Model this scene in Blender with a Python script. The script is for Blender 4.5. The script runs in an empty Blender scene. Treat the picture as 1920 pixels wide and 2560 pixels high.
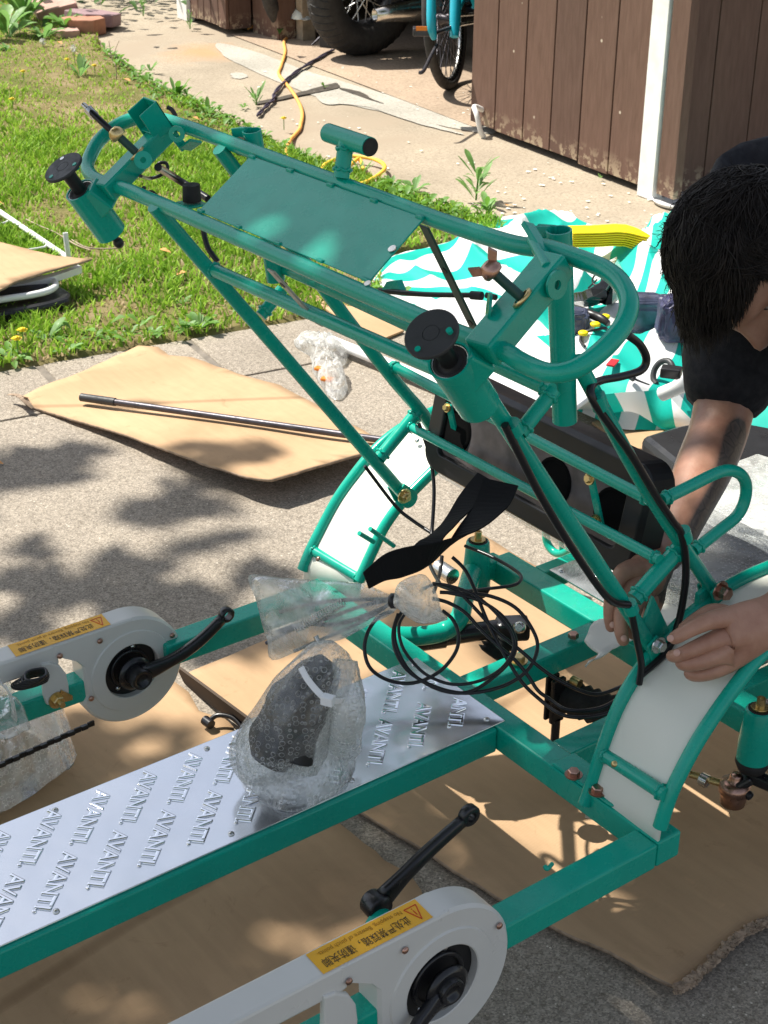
import bpy, bmesh, math, random
import numpy as np
from mathutils import Vector, Matrix, noise
random.seed(7); np.random.seed(7)
S = bpy.context.scene
COL = S.collection
R = math.radians

# ------------------------------------------------------------------ camera
CAM_H = 1.6; FPX = 3846.0
PITCH, ROLL, YAW = R(27.06), R(-0.5), R(143.0)
fw = Vector((math.cos(YAW)*math.cos(PITCH), math.sin(YAW)*math.cos(PITCH), -math.sin(PITCH)))
r0 = fw.cross(Vector((0,0,1))).normalized(); d0 = fw.cross(r0)
rt = (math.cos(ROLL)*r0 + math.sin(ROLL)*d0).normalized()
dn = (-math.sin(ROLL)*r0 + math.cos(ROLL)*d0).normalized()
CP = Vector((0,0,CAM_H))
cam = bpy.data.cameras.new('camera'); camo = bpy.data.objects.new('camera', cam); COL.objects.link(camo)
M = Matrix.Identity(4)
for i in range(3):
    M[i][0] = rt[i]; M[i][1] = -dn[i]; M[i][2] = -fw[i]; M[i][3] = CP[i]
camo.matrix_world = M
cam.sensor_fit = 'VERTICAL'; cam.sensor_height = 36.0; cam.lens = FPX/2560*36.0
cam.clip_start = 0.05; cam.clip_end = 400
cam.dof.use_dof = True; cam.dof.focus_distance = 2.25; cam.dof.aperture_fstop = 24
S.camera = camo

# ------------------------------------------------------------------ light
SUN_EL, SUN_AZ = R(57), R(24)          # SUN_AZ: direction the light travels towards
L = Vector((math.cos(SUN_EL)*math.cos(SUN_AZ), math.cos(SUN_EL)*math.sin(SUN_AZ), -math.sin(SUN_EL)))
w = bpy.data.worlds.new('World'); S.world = w; w.use_nodes = True
nt = w.node_tree; bg = nt.nodes['Background']
sky = nt.nodes.new('ShaderNodeTexSky'); sky.sky_type = 'NISHITA'; sky.sun_disc = False
sky.sun_elevation = SUN_EL; sky.sun_rotation = math.atan2(-L.x, -L.y) % (2*math.pi)
sky.air_density = 1.0; sky.dust_density = 1.5; sky.ozone_density = 0.6
hs = nt.nodes.new('ShaderNodeHueSaturation'); hs.inputs['Saturation'].default_value = 0.55   # camera white balance
nt.links.new(sky.outputs[0], hs.inputs['Color']); nt.links.new(hs.outputs[0], bg.inputs[0]); bg.inputs[1].default_value = 0.115
sl = bpy.data.lights.new('sun', 'SUN'); sl.energy = 5.0; sl.angle = R(0.53); sl.color = (1.0, 0.95, 0.86)
so = bpy.data.objects.new('sun', sl); COL.objects.link(so)
so.rotation_mode = 'QUATERNION'; so.rotation_quaternion = L.to_track_quat('-Z', 'Y')
vs = S.view_settings; vs.view_transform = 'Standard'; vs.look = 'None'; vs.gamma = 1.0; vs.exposure = 0.72
vs.use_curve_mapping = False
S.render.engine = 'CYCLES'
S.cycles.transparent_max_bounces = 16

# ------------------------------------------------------------------ helpers
def ray(px, py):
    return (px-960)/FPX*rt + (py-1280)/FPX*dn + fw
def at(px, py, x=None, y=None, z=None, d=None):
    """a point of the place, measured in the photograph on a known plane (metres)"""
    v = ray(px, py)
    if x is not None: t = (x-CP.x)/v.x
    elif y is not None: t = (y-CP.y)/v.y
    elif z is not None: t = (z-CP.z)/v.z
    else: t = d
    return CP + t*v
def atpl(px, py, p, n):
    v = ray(px, py); return CP + v*((p-CP).dot(n)/v.dot(n))

class MB:
    def __init__(s): s.v=[]; s.f=[]; s.sm=[]; s.uv=None
    def add(s, vs, fs, smooth=False):
        o=len(s.v); s.v += [tuple(q) for q in vs]; s.f += [tuple(i+o for i in f) for f in fs]; s.sm += [smooth]*len(fs)
    def box(s, c, sz, rot=None):
        c=Vector(c); h=[q/2 for q in sz]; P=[]
        for a in (-1,1):
            for b in (-1,1):
                for g in (-1,1):
                    q=Vector((a*h[0],b*h[1],g*h[2]))
                    if rot is not None: q = rot@q
                    P.append(c+q)
        s.add(P, [(0,1,3,2),(4,6,7,5),(0,4,5,1),(2,3,7,6),(0,2,6,4),(1,5,7,3)])
    def beam(s, p0, p1, w, h, up=(0,0,1), off=(0,0)):
        """rectangular section: w sideways, h along up"""
        p0=Vector(p0); p1=Vector(p1); t=(p1-p0).normalized(); sd=t.cross(Vector(up)).normalized(); u=sd.cross(t)
        P=[]
        for p in (p0,p1):
            for a,b in ((-1,-1),(1,-1),(1,1),(-1,1)):
                P.append(p + sd*(a*w/2+off[0]) + u*(b*h/2+off[1]))
        s.add(P, [(3,2,1,0),(4,5,6,7),(0,1,5,4),(1,2,6,5),(2,3,7,6),(3,0,4,7)])
    def prism(s, pts, ext):
        """closed polygon pts extruded by vector ext"""
        n=len(pts); e=Vector(ext)
        P=[Vector(p) for p in pts]+[Vector(p)+e for p in pts]
        s.add(P, [tuple(range(n))[::-1], tuple(range(n,2*n))]+[(i,(i+1)%n,n+(i+1)%n,n+i) for i in range(n)])
    def tube(s, pts, r, n=12, closed=False, caps=True, smooth=6, flat=None):
        P=[Vector(p) for p in pts]
        rr = r if isinstance(r,(list,tuple)) else [r]*len(P)
        if smooth and len(P)>2:
            P, rr = crom(P, rr, smooth, closed)
        m=len(P); T=[]
        for i in range(m):
            if closed: t=P[(i+1)%m]-P[i-1]
            else: t=P[min(i+1,m-1)]-P[max(i-1,0)]
            T.append(t.normalized())
        u=T[0].orthogonal().normalized(); rings=[]
        for i in range(m):
            u=(u-T[i]*u.dot(T[i])).normalized(); v=T[i].cross(u)
            rings.append([P[i]+(u*math.cos(a)+v*math.sin(a))*rr[i] for a in [2*math.pi*k/n for k in range(n)]])
        vs=[q for rg in rings for q in rg]; fs=[]
        for i in range(m if closed else m-1):
            j=(i+1)%m
            sh=0
            if closed and j==0:
                sh=min(range(n), key=lambda k:(rings[0][k]-rings[-1][0]).length)
            for k in range(n):
                fs.append((i*n+k, i*n+(k+1)%n, j*n+(k+1+sh)%n, j*n+(k+sh)%n))
        s.add(vs, fs, True)
        if caps and not closed:
            s.add(rings[0], [tuple(range(n))[::-1]]); s.add(rings[-1], [tuple(range(n))])
    def lathe(s, c, ax, prof, n=24, smooth=True):
        """profile [(radius, offset along axis)]; sharp corners where a point is doubled"""
        c=Vector(c); ax=Vector(ax).normalized(); u=ax.orthogonal().normalized(); v=ax.cross(u)
        seg=[[prof[0]]]
        for p in prof[1:]:
            if p==seg[-1][-1]: seg.append([p])
            else: seg[-1].append(p)
        for sg in seg:
            if len(sg)<2: continue
            vs=[]
            for (r_,h) in sg:
                for k in range(n):
                    a=2*math.pi*k/n; vs.append(c+ax*h+(u*math.cos(a)+v*math.sin(a))*max(r_,1e-5))
            fs=[(i*n+k,i*n+(k+1)%n,(i+1)*n+(k+1)%n,(i+1)*n+k) for i in range(len(sg)-1) for k in range(n)]
            s.add(vs,fs,smooth)
    def cyl(s, p0, p1, r, n=20, r1=None):
        p0=Vector(p0); p1=Vector(p1); h=(p1-p0).length; r1=r if r1 is None else r1
        s.lathe(p0, p1-p0, [(0,0),(r,0),(r,0),(r1,h),(r1,h),(0,h)], n)
    def ribbon(s, pts, w, side, th=0.0015, smooth=6):
        P=[Vector(p) for p in pts]; W=[w]*len(P) if not isinstance(w,(list,tuple)) else list(w)
        sd=[Vector(side)]*len(P) if not isinstance(side,list) else [Vector(q) for q in side]
        if smooth: 
            P2,W=crom(P,W,smooth,False); sx=[]
            for i in range(len(P2)):
                t=i/(len(P2)-1)*(len(sd)-1); k=min(int(t),len(sd)-2); sx.append(sd[k].lerp(sd[k+1],t-k))
            P=P2; sd=sx
        vs=[];fs=[];m=len(P)
        for i in range(m):
            t=(P[min(i+1,m-1)]-P[max(i-1,0)]).normalized(); q=(sd[i]-t*sd[i].dot(t)).normalized(); nn=t.cross(q)
            for a,b in ((-1,-1),(1,-1),(1,1),(-1,1)): vs.append(P[i]+q*a*W[i]/2+nn*b*th/2)
        for i in range(m-1):
            for k in range(4): fs.append((i*4+k,i*4+(k+1)%4,(i+1)*4+(k+1)%4,(i+1)*4+k))
        fs += [(3,2,1,0),(m*4-4,m*4-3,m*4-2,m*4-1)]
        s.add(vs,fs,False)
    def build(s, name, mat, parent=None, bevel=0, label=None):
        me=bpy.data.meshes.new(name); me.from_pydata(s.v,[],s.f)
        me.polygons.foreach_set('use_smooth', s.sm); me.materials.append(mat); me.validate(); me.update()
        bm=bmesh.new(); bm.from_mesh(me); bmesh.ops.recalc_face_normals(bm, faces=bm.faces); bm.to_mesh(me); bm.free()
        return link(name, me, parent, bevel, label)
def link(name, me, parent=None, bevel=0, label=None):
    o=bpy.data.objects.new(name, me); COL.objects.link(o)
    if parent is not None:
        o.parent=parent
        o.matrix_parent_inverse = world_of(parent).inverted()
    if bevel:
        b=o.modifiers.new('bevel','BEVEL'); b.width=bevel; b.segments=2; b.limit_method='ANGLE'; b.angle_limit=R(40)
    if label: o['label']=label
    return o
def world_of(o):
    m = Matrix.Translation(o.location) @ o.rotation_euler.to_matrix().to_4x4()
    if o.parent: m = world_of(o.parent) @ o.matrix_parent_inverse @ m
    return m
def crom(P, rr, k, closed):
    m=len(P); out=[]; ro=[]
    for i in range(m if closed else m-1):
        if closed: a,b,c,d=P[i-1],P[i],P[(i+1)%m],P[(i+2)%m]; rb,rc=rr[i],rr[(i+1)%m]
        else: a,b,c,d=P[max(i-1,0)],P[i],P[i+1],P[min(i+2,m-1)]; rb,rc=rr[i],rr[i+1]
        for j in range(k):
            t=j/k
            out.append(0.5*((2*b)+(c-a)*t+(2*a-5*b+4*c-d)*t*t+(3*b-a-3*c+d)*t**3)); ro.append(rb+(rc-rb)*t)
    if not closed: out.append(P[-1]); ro.append(rr[-1])
    return out, ro
def thing(name, label, cat, loc=(0,0,0), group=None):
    o=bpy.data.objects.new(name,None); COL.objects.link(o); o.location=loc; o.empty_display_size=.1
    o['label']=label; o['category']=cat
    if group: o['group']=group
    return o
def tag(o, label, cat, group=None):
    o['label']=label; o['category']=cat
    if group: o['group']=group
    return o
def kind(o,k): o['kind']=k; return o

# ------------------------------------------------------------------ materials
def mat(name, color=(.5,.5,.5), rough=.5, metal=0, spec=.5, coat=0, alpha=1, trans=0, ior=1.45):
    m=bpy.data.materials.new(name); m.use_nodes=True; b=m.node_tree.nodes['Principled BSDF']
    b.inputs['Base Color'].default_value=(*color,1); b.inputs['Roughness'].default_value=rough
    b.inputs['Metallic'].default_value=metal; b.inputs['Specular IOR Level'].default_value=spec
    b.inputs['Coat Weight'].default_value=coat; b.inputs['Coat Roughness'].default_value=.08
    b.inputs['Alpha'].default_value=alpha; b.inputs['Transmission Weight'].default_value=trans; b.inputs['IOR'].default_value=ior
    return m
def N(m, t, **kw):
    n=m.node_tree.nodes.new(t)
    for k,v in kw.items():
        if k in n.inputs.keys(): n.inputs[k].default_value=v
        else: setattr(n,k,v)
    return n
def lk(m,a,b): m.node_tree.links.new(a,b)
def ramp(m, src, stops, interp='LINEAR'):
    n=N(m,'ShaderNodeValToRGB'); n.color_ramp.interpolation=interp
    e=n.color_ramp.elements
    while len(e)<len(stops): e.new(.5)
    for i,(p,c) in enumerate(stops):
        e[i].position=p; e[i].color=(*c,1) if len(c)==3 else c
    lk(m,src,n.inputs[0]); return n
def coords(m, kind='Object', scale=(1,1,1), rot=(0,0,0)):
    t=N(m,'ShaderNodeTexCoord'); mp=N(m,'ShaderNodeMapping'); mp.inputs['Scale'].default_value=scale; mp.inputs['Rotation'].default_value=rot
    lk(m,t.outputs[kind],mp.inputs[0]); return mp.outputs[0]
def nz(m, co, scale, detail=4, rough=.55, dist=0):
    n=N(m,'ShaderNodeTexNoise'); n.inputs['Scale'].default_value=scale; n.inputs['Detail'].default_value=detail
    n.inputs['Roughness'].default_value=rough; n.inputs['Distortion'].default_value=dist; lk(m,co,n.inputs['Vector']); return n.outputs['Fac']
def bump(m, src, strength=.3, dist=.002):
    b=N(m,'ShaderNodeBump'); b.inputs['Strength'].default_value=strength; b.inputs['Distance'].default_value=dist
    lk(m,src,b.inputs['Height']); lk(m,b.outputs[0],m.node_tree.nodes['Principled BSDF'].inputs['Normal']); return b
def mixc(m, fac, a, b, mode='MIX'):
    n=N(m,'ShaderNodeMix'); n.data_type='RGBA'; n.blend_type=mode
    for s,v in ((n.inputs[0],fac),(n.inputs[6],a),(n.inputs[7],b)):
        if hasattr(v,'is_linked'): lk(m,v,s)
        elif isinstance(v,(int,float)): s.default_value=v
        else: s.default_value=(*v,1)
    return n.outputs[2]
def BC(m): return m.node_tree.nodes['Principled BSDF'].inputs['Base Color']
def RG(m): return m.node_tree.nodes['Principled BSDF'].inputs['Roughness']
MT={}
def varied(name, c, rough, amp=.15, scale=8, bmp=0, bscale=60, **kw):
    m=mat(name,c,rough,**kw); co=coords(m); f=nz(m,co,scale)
    a=tuple(q*(1-amp) for q in c); b=tuple(min(q*(1+amp),1) for q in c)
    r_=ramp(m,f,[(.3,a),(.7,b)]); lk(m,r_.outputs[0],BC(m))
    rr_=ramp(m,nz(m,co,scale*2.3,5,.65),[(.35,(rough*.85,)*3),(.7,(min(1,rough*1.35),)*3)]); lk(m,rr_.outputs[0],RG(m))
    if bmp: bump(m,nz(m,co,bscale),bmp,.001)
    return m
MT['teal']=varied('teal_paint',(.002,.355,.255),.25,.07,14,.015,25,spec=.40,coat=.14)
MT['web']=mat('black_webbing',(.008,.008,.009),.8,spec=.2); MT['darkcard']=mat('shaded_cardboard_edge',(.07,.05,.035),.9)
MT['tealdark']=varied('dark_green_metal',(.012,.06,.045),.35,.1,12)
MT['teal2']=MT['teal']
MT['white']=varied('white_plastic_cover',(.62,.61,.57),.32,.04,5,.03,40,coat=.15)
MT['whitepaint']=varied('white_gloss_paint',(.80,.80,.80),.3,.03,6)
MT['black']=varied('black_plastic',(.012,.012,.013),.38,.3,10)
MT['blackmetal']=varied('black_painted_metal',(.010,.010,.012),.3,.3,20,.1,90,coat=.2)
MT['flange']=varied('dark_grey_cast_metal',(.030,.032,.034),.5,.15,30,.25,220)
MT['rubber']=varied('rubber',(.018,.017,.017),.7,.3,30)
MT['cable']=mat('black_cable_sheath',(.010,.010,.012),.28)
MT['gold']=varied('zinc_yellow_plating',(.62,.47,.22),.3,.2,60,metal=1)
MT['pinkgold']=varied('oxidised_zinc',(.42,.25,.19),.3,.3,60,metal=1)
MT['steel']=varied('bright_steel',(.62,.62,.6),.25,.15,40,metal=1)
MT['darksteel']=varied('dark_steel',(.07,.065,.075),.38,.3,30,metal=.6)
MT['greystrap']=varied('grey_steel_strip',(.42,.42,.38),.4,.1,30,metal=.6)
MT['yellow']=mat('yellow_strap',(.90,.66,.0),.55)
MT['orange']=mat('orange_reflector',(.8,.22,.02),.3)
MT['red']=mat('red_tag',(.75,.02,.03),.5)
# cardboard
def cardboard(name, tint=1.0, rotz=0.0):
    c=(.525*tint,.355*tint,.210*tint)
    m=mat(name,c,.85,spec=.2); co=coords(m,'Object',(1,1,1),(0,0,rotz)); co2=coords(m,'Object',(2,14,2),(0,0,rotz))
    f=nz(m,co2,4,5,.6); g=nz(m,co,1.6,5,.6,.6)
    a=ramp(m,f,[(.25,tuple(q*.91 for q in c)),(.75,tuple(min(1,q*1.04) for q in c))])
    b=ramp(m,g,[(.35,(.80,.78,.76)),(.62,(1,1,1))])
    x=mixc(m,1.0,a.outputs[0],b.outputs[0],'MULTIPLY')
    w2=N(m,'ShaderNodeTexWave'); w2.inputs['Scale'].default_value=.42; w2.inputs['Distortion'].default_value=.25; w2.inputs['Detail'].default_value=1; lk(m,co,w2.inputs[0]); cs=ramp(m,w2.outputs['Fac'],[(.0,(.72,.70,.68)),(.0006,(.80,.78,.76)),(.0012,(1,1,1))]); x=mixc(m,1.0,x,cs.outputs[0],'MULTIPLY')
    sc=nz(m,co,11,6,.75,1.5); sf=ramp(m,sc,[(.30,(.84,.82,.80)),(.40,(1,1,1))]); x=mixc(m,1.0,x,sf.outputs[0],'MULTIPLY')
    lk(m,x,BC(m)); wv=N(m,'ShaderNodeTexWave'); wv.inputs['Scale'].default_value=62; wv.inputs['Distortion'].default_value=.3
    lk(m,co,wv.inputs[0]); bump(m,wv.outputs['Fac'],.10,.0012); return m
MT['card']=cardboard('cardboard',1.0,R(35)); MT['card2']=cardboard('cardboard_ground',.92,R(-8)); MT['card3']=cardboard('cardboard_on_grass',1.0,R(20))
m=MT['cardedge']=varied('torn_cardboard_edge',(.30,.22,.155),.9,.4,60,.6,200)
# concrete, exposed aggregate
def concrete(name, base, contrast=.25, cell=95, stain=None, speck=True):
    m=mat(name,base,.88,spec=.25); co=coords(m)
    v=N(m,'ShaderNodeTexVoronoi'); v.inputs['Scale'].default_value=cell; lk(m,co,v.inputs['Vector'])
    vb=N(m,'ShaderNodeRGBToBW'); lk(m,v.outputs['Color'],vb.inputs[0])
    a=ramp(m,vb.outputs[0],[(.1,tuple(q*(1-contrast) for q in base)),(.55,base),(.92,tuple(min(1,q*(1+contrast)) for q in base))])
    g=nz(m,co,2.2,7,.62); b=ramp(m,g,[(.3,(.80,.79,.77)),(.5,(.97,.96,.95)),(.7,(1.1,1.09,1.06))])
    x=mixc(m,1.0,a.outputs[0],b.outputs[0],'MULTIPLY')
    h=nz(m,co,75,4,.7); c=ramp(m,h,[(.36,(.68,.66,.63)),(.5,(1,1,1)),(.68,(1.08,1.08,1.06))]); x=mixc(m,.8,x,c.outputs[0],'MULTIPLY')
    if speck:
        v2=N(m,'ShaderNodeTexVoronoi'); v2.inputs['Scale'].default_value=48; lk(m,co,v2.inputs['Vector'])
        s=ramp(m,v2.outputs['Distance'],[(.0,(1,1,1)),(.07,(1,1,1)),(.10,(0,0,0))]); 
        x=mixc(m,s.outputs[0],x,(.62,.56,.47))
    if stain:
        for (sc,lo,hi,col) in stain:
            s=ramp(m,nz(m,co,sc,5,.6,.8),[(lo,(0,0,0)),(hi,(1,1,1))]); x=mixc(m,s.outputs[0],x,col)
    lk(m,x,BC(m)); bump(m,vb.outputs[0],.25,.0015); return m
MT['patio']=concrete('exposed_aggregate_concrete',(.318,.280,.232),.40,360)
MT['apron']=concrete('old_smooth_concrete',(.375,.320,.245),.12,200,stain=[(1.1,.50,.66,(.33,.27,.20))],speck=False)
MT['cement']=concrete('pale_cement_smear',(.44,.42,.37),.08,150,speck=False)
MT['garagefloor']=concrete('garage_floor',(.40,.31,.23),.10,100,speck=False)
MT['rust']=varied('rust_stained_concrete',(.52,.26,.10),.85,.3,12)
MT['dirt']=varied('dark_dirt_joint',(.06,.05,.038),.95,.4,30)
# soil
m=MT['soil']=mat('lawn_soil',(.16,.12,.07),.95,spec=.1); co=coords(m)
a=ramp(m,nz(m,co,3,6,.65),[(.3,(.10,.12,.03)),(.52,(.19,.16,.07)),(.7,(.30,.23,.14))]); lk(m,a.outputs[0],BC(m)); bump(m,nz(m,co,50,6,.7),.8,.01)
# grass blades with colour from attribute
m=MT['grass']=mat('grass_blades',(.1,.2,.03),.5,spec=.3); at_=N(m,'ShaderNodeAttribute'); at_.attribute_name='tint'
a=ramp(m,at_.outputs['Fac'],[(0,(.13,.27,.022)),(.42,(.29,.50,.045)),(.72,(.45,.64,.10)),(.78,(.50,.38,.20)),(1,(.66,.53,.34))]); lk(m,a.outputs[0],BC(m))
b_=m.node_tree.nodes['Principled BSDF']; b_.inputs['Subsurface Weight'].default_value=0
tr=N(m,'ShaderNodeBsdfTranslucent'); lk(m,a.outputs[0],tr.inputs[0]); mx=N(m,'ShaderNodeMixShader'); mx.inputs[0].default_value=.35
o_=m.node_tree.nodes['Material Output']; lk(m,b_.outputs[0],mx.inputs[1]); lk(m,tr.outputs[0],mx.inputs[2]); lk(m,mx.outputs[0],o_.inputs[0])
def leafmat(name,c,tr_=.35):
    m=varied(name,c,.5,.3,25); b=m.node_tree.nodes['Principled BSDF']; t=N(m,'ShaderNodeBsdfTranslucent'); t.inputs[0].default_value=(*[min(1,q*1.6) for q in c],1)
    x=N(m,'ShaderNodeMixShader'); x.inputs[0].default_value=tr_; o=m.node_tree.nodes['Material Output']
    lk(m,b.outputs[0],x.inputs[1]); lk(m,t.outputs[0],x.inputs[2]); lk(m,x.outputs[0],o.inputs[0]); return m
MT['leaf']=leafmat('weed_leaves',(.12,.26,.035)); MT['leaf2']=leafmat('pale_weed_leaves',(.17,.32,.09)); MT['treeleaf']=leafmat('tree_leaves',(.06,.13,.02),.25)
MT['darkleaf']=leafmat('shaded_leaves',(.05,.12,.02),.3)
MT['bark']=varied('bark',(.10,.075,.055),.9,.3,12,.8,30)
MT['petal']=mat('dandelion_petals',(.85,.62,.02),.6); MT['deadleaf']=varied('dry_leaf',(.55,.27,.09),.7,.3,40); MT['fluff']=mat('dandelion_fluff',(.7,.7,.66),.9,alpha=.55)
# brown boards
m=MT['brown']=mat('brown_board_paint',(.12,.085,.06),.7,spec=.3); co=coords(m,'Object',(6,6,1)); co1=coords(m)
f=nz(m,co,9,6,.6); a=ramp(m,f,[(.3,(.108,.062,.045)),(.7,(.142,.084,.063))])
v=N(m,'ShaderNodeTexVoronoi'); v.inputs['Scale'].default_value=8.5; lk(m,co1,v.inputs['Vector'])
s=ramp(m,v.outputs['Distance'],[(.0,(1,1,1)),(.045,(1,1,1)),(.06,(0,0,0))]); hid=ramp(m,nz(m,co1,3.3,2),[(.50,(0,0,0)),(.53,(1,1,1))])
fl=mixc(m,1.0,s.outputs[0],hid.outputs[0],'MULTIPLY')
oi=N(m,'ShaderNodeObjectInfo'); tv=ramp(m,oi.outputs['Random'],[(0,(.82,.82,.84)),(1,(1.12,1.10,1.08))]); aa=mixc(m,1.0,a.outputs[0],tv.outputs[0],'MULTIPLY')
x=mixc(m,fl,aa,(.50,.42,.33))
gz=N(m,'ShaderNodeNewGeometry'); sp=N(m,'ShaderNodeSeparateXYZ'); lk(m,gz.outputs['Position'],sp.inputs[0])
zr=ramp(m,sp.outputs[2],[(.03,(1,1,1)),(.12,(0,0,0))]); pn=ramp(m,nz(m,co1,22,5,.7),[(.50,(0,0,0)),(.56,(1,1,1))]); pf=mixc(m,1.0,zr.outputs[0],pn.outputs[0],'MULTIPLY')
x=mixc(m,pf,x,(.40,.31,.21)); lk(m,x,BC(m)); bump(m,f,.35,.004)
m=MT['whitewood']=varied('chipped_white_paint',(.80,.79,.75),.6,.1,16,.7,40)
MT['rawwood']=varied('raw_weathered_wood',(.34,.27,.19),.9,.3,20,.6,50)
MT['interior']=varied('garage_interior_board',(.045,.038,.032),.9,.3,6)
MT['roof']=varied('asphalt_shingle',(.08,.075,.07),.9,.3,20)
# aluminium
m=MT['alu']=mat('aluminium_sheet',(.80,.82,.85),.30,metal=.92); co=coords(m)
r_=ramp(m,nz(m,co,4,4),[(.3,(.10,.10,.10)),(.7,(.26,.26,.26))]); lk(m,r_.outputs[0],RG(m)); bump(m,nz(m,co,5,3,.5),.40,.014)
MT['aluemb']=mat('embossed_aluminium',(.90,.92,.95),.10,metal=1)
# fender plastic
m=MT['fender']=varied('milky_fender_plastic',(.74,.745,.66),.4,.03,5)
b=m.node_tree.nodes['Principled BSDF']; b.inputs['Subsurface Weight'].default_value=.25; b.inputs['Subsurface Radius'].default_value=(.02,.02,.02)
# clear films
def film(name, body=.18, rough=.12, crinkle=25, amt=.6, tint=(.95,.95,.93), bub=0, gl=.25, con=.5):
    m=bpy.data.materials.new(name); m.use_nodes=True; n=m.node_tree; n.nodes.clear(); out=N(m,'ShaderNodeOutputMaterial')
    tr=N(m,'ShaderNodeBsdfTransparent'); tr.inputs[0].default_value=(.96,.97,.96,1); gz_=N(m,'ShaderNodeBsdfGlossy'); gz_.inputs['Roughness'].default_value=rough
    df=N(m,'ShaderNodeBsdfDiffuse'); df.inputs[0].default_value=(*tint,1); tl=N(m,'ShaderNodeBsdfTranslucent'); tl.inputs[0].default_value=(*tint,1)
    co=coords(m); f=nz(m,co,crinkle,5,.65,1.2); h=f
    bp=N(m,'ShaderNodeBump'); bp.inputs['Strength'].default_value=amt; bp.inputs['Distance'].default_value=.02; lk(m,f,bp.inputs['Height']); nrm=bp.outputs[0]
    fac_extra=None
    if bub:
        v=N(m,'ShaderNodeTexVoronoi'); v.inputs['Scale'].default_value=bub; v.inputs['Randomness'].default_value=.35; lk(m,co,v.inputs['Vector'])
        rr=ramp(m,v.outputs['Distance'],[(0,(1,1,1)),(.30,(.75,.75,.75)),(.46,(0,0,0))])
        b2=N(m,'ShaderNodeBump'); b2.inputs['Strength'].default_value=.4; b2.inputs['Distance'].default_value=.004; lk(m,rr.outputs[0],b2.inputs['Height']); lk(m,nrm,b2.inputs['Normal']); nrm=b2.outputs[0]
        edge=ramp(m,v.outputs['Distance'],[(.30,(0,0,0)),(.40,(1,1,1)),(.47,(0,0,0))]); fac_extra=edge.outputs[0]
    for q in (gz_,df): lk(m,nrm,q.inputs['Normal'])
    a=N(m,'ShaderNodeMixShader'); a.inputs[0].default_value=.5; lk(m,df.outputs[0],a.inputs[1]); lk(m,tl.outputs[0],a.inputs[2])
    b=N(m,'ShaderNodeMixShader'); lk(m,tr.outputs[0],b.inputs[1]); lk(m,a.outputs[0],b.inputs[2])
    cr=ramp(m,nz(m,co,crinkle*1.5,4,.6,.8),[(.40,(body*(1-con),)*3),(.64,(min(1,body*(1+con*1.6)),)*3)]); fo=cr.outputs[0]
    if fac_extra is not None: fo=mixc(m,1.0,fo,mixc(m,.35,(0,0,0),fac_extra),'ADD')
    lk(m,fo,b.inputs[0])
    fr=N(m,'ShaderNodeFresnel'); fr.inputs[0].default_value=1.22; lk(m,nrm,fr.inputs['Normal'])
    mm=N(m,'ShaderNodeMath'); mm.operation='MULTIPLY_ADD'; mm.inputs[1].default_value=.38; mm.inputs[2].default_value=gl*.12; lk(m,fr.outputs[0],mm.inputs[0]); mm.use_clamp=True
    c=N(m,'ShaderNodeMixShader'); lk(m,mm.outputs[0],c.inputs[0]); lk(m,b.outputs[0],c.inputs[1]); lk(m,gz_.outputs[0],c.inputs[2]); lk(m,c.outputs[0],out.inputs[0]); return m
MT['film']=film('clear_poly_bag',.24,.12,11,.4,con=.7,gl=.5)
MT['film2']=film('milky_poly_bag',.45,.15,24,.7,con=.5,gl=.4)
MT['bubble']=film('bubble_wrap',.20,.16,9,.16,bub=110,con=.5,gl=.5)
MT['bubble2']=film('bubble_wrap_milky',.42,.18,10,.2,bub=110,con=.35,gl=.5)
MT['foam']=varied('white_foam_sheet',(.80,.79,.70),.8,.05,20,.6,60)
# skin, hair, cloth
m=MT['skin']=mat('skin',(.42,.225,.155),.42); co=coords(m); a=ramp(m,nz(m,co,30,5,.6),[(.3,(.34,.165,.11)),(.6,(.43,.235,.160)),(.8,(.50,.255,.185))]); lk(m,a.outputs[0],BC(m)); bump(m,nz(m,co,130,5,.75),.45,.0012)
b=m.node_tree.nodes['Principled BSDF']; b.inputs['Subsurface Weight'].default_value=.08; b.inputs['Subsurface Radius'].default_value=(.02,.008,.004)
MT['hair']=varied('dark_hair',(.014,.010,.008),.5,.5,60,spec=.3)
MT['shirt']=varied('black_cotton',(.010,.010,.014),.85,.2,30,.3,300)
MT['denim']=varied('dark_trousers',(.03,.035,.05),.9,.2,30,.3,300)
MT['ink']=varied('tattoo_ink',(.095,.075,.065),.55,.55,55)
MT['nail']=mat('finger_nail',(.55,.33,.26),.3)
# ------------------------------------------------------------------ ground
def sheet(name, pts, m, z0=-.1, bevel=0, parent=None):
    b=MB(); P=[(p[0],p[1],z0) for p in pts]; top=pts[0][2] if len(pts[0])>2 else 0
    b.prism(P,(0,0,top-z0)); return b.build(name,m,parent,bevel)
b=MB(); s_=90
b.add([(-s_,-s_,-.12),(s_,-s_,-.12),(s_,s_,-.12),(-s_,s_,-.12)],[(0,1,2,3)])
ground=kind(b.build('ground',MT['soil']),'structure')
g0=at(0,928,z=0); g1=at(700,808,z=0); U=(g1-g0).normalized(); V=Vector((U.y,-U.x,0))
def uv(u,v,z=0): q=g0+U*u+V*v; return (q.x,q.y,z)
def touv(p): q=p-g0; return q.dot(U),q.dot(V)
BAND=touv(at(660,930,z=0))[1]
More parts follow.
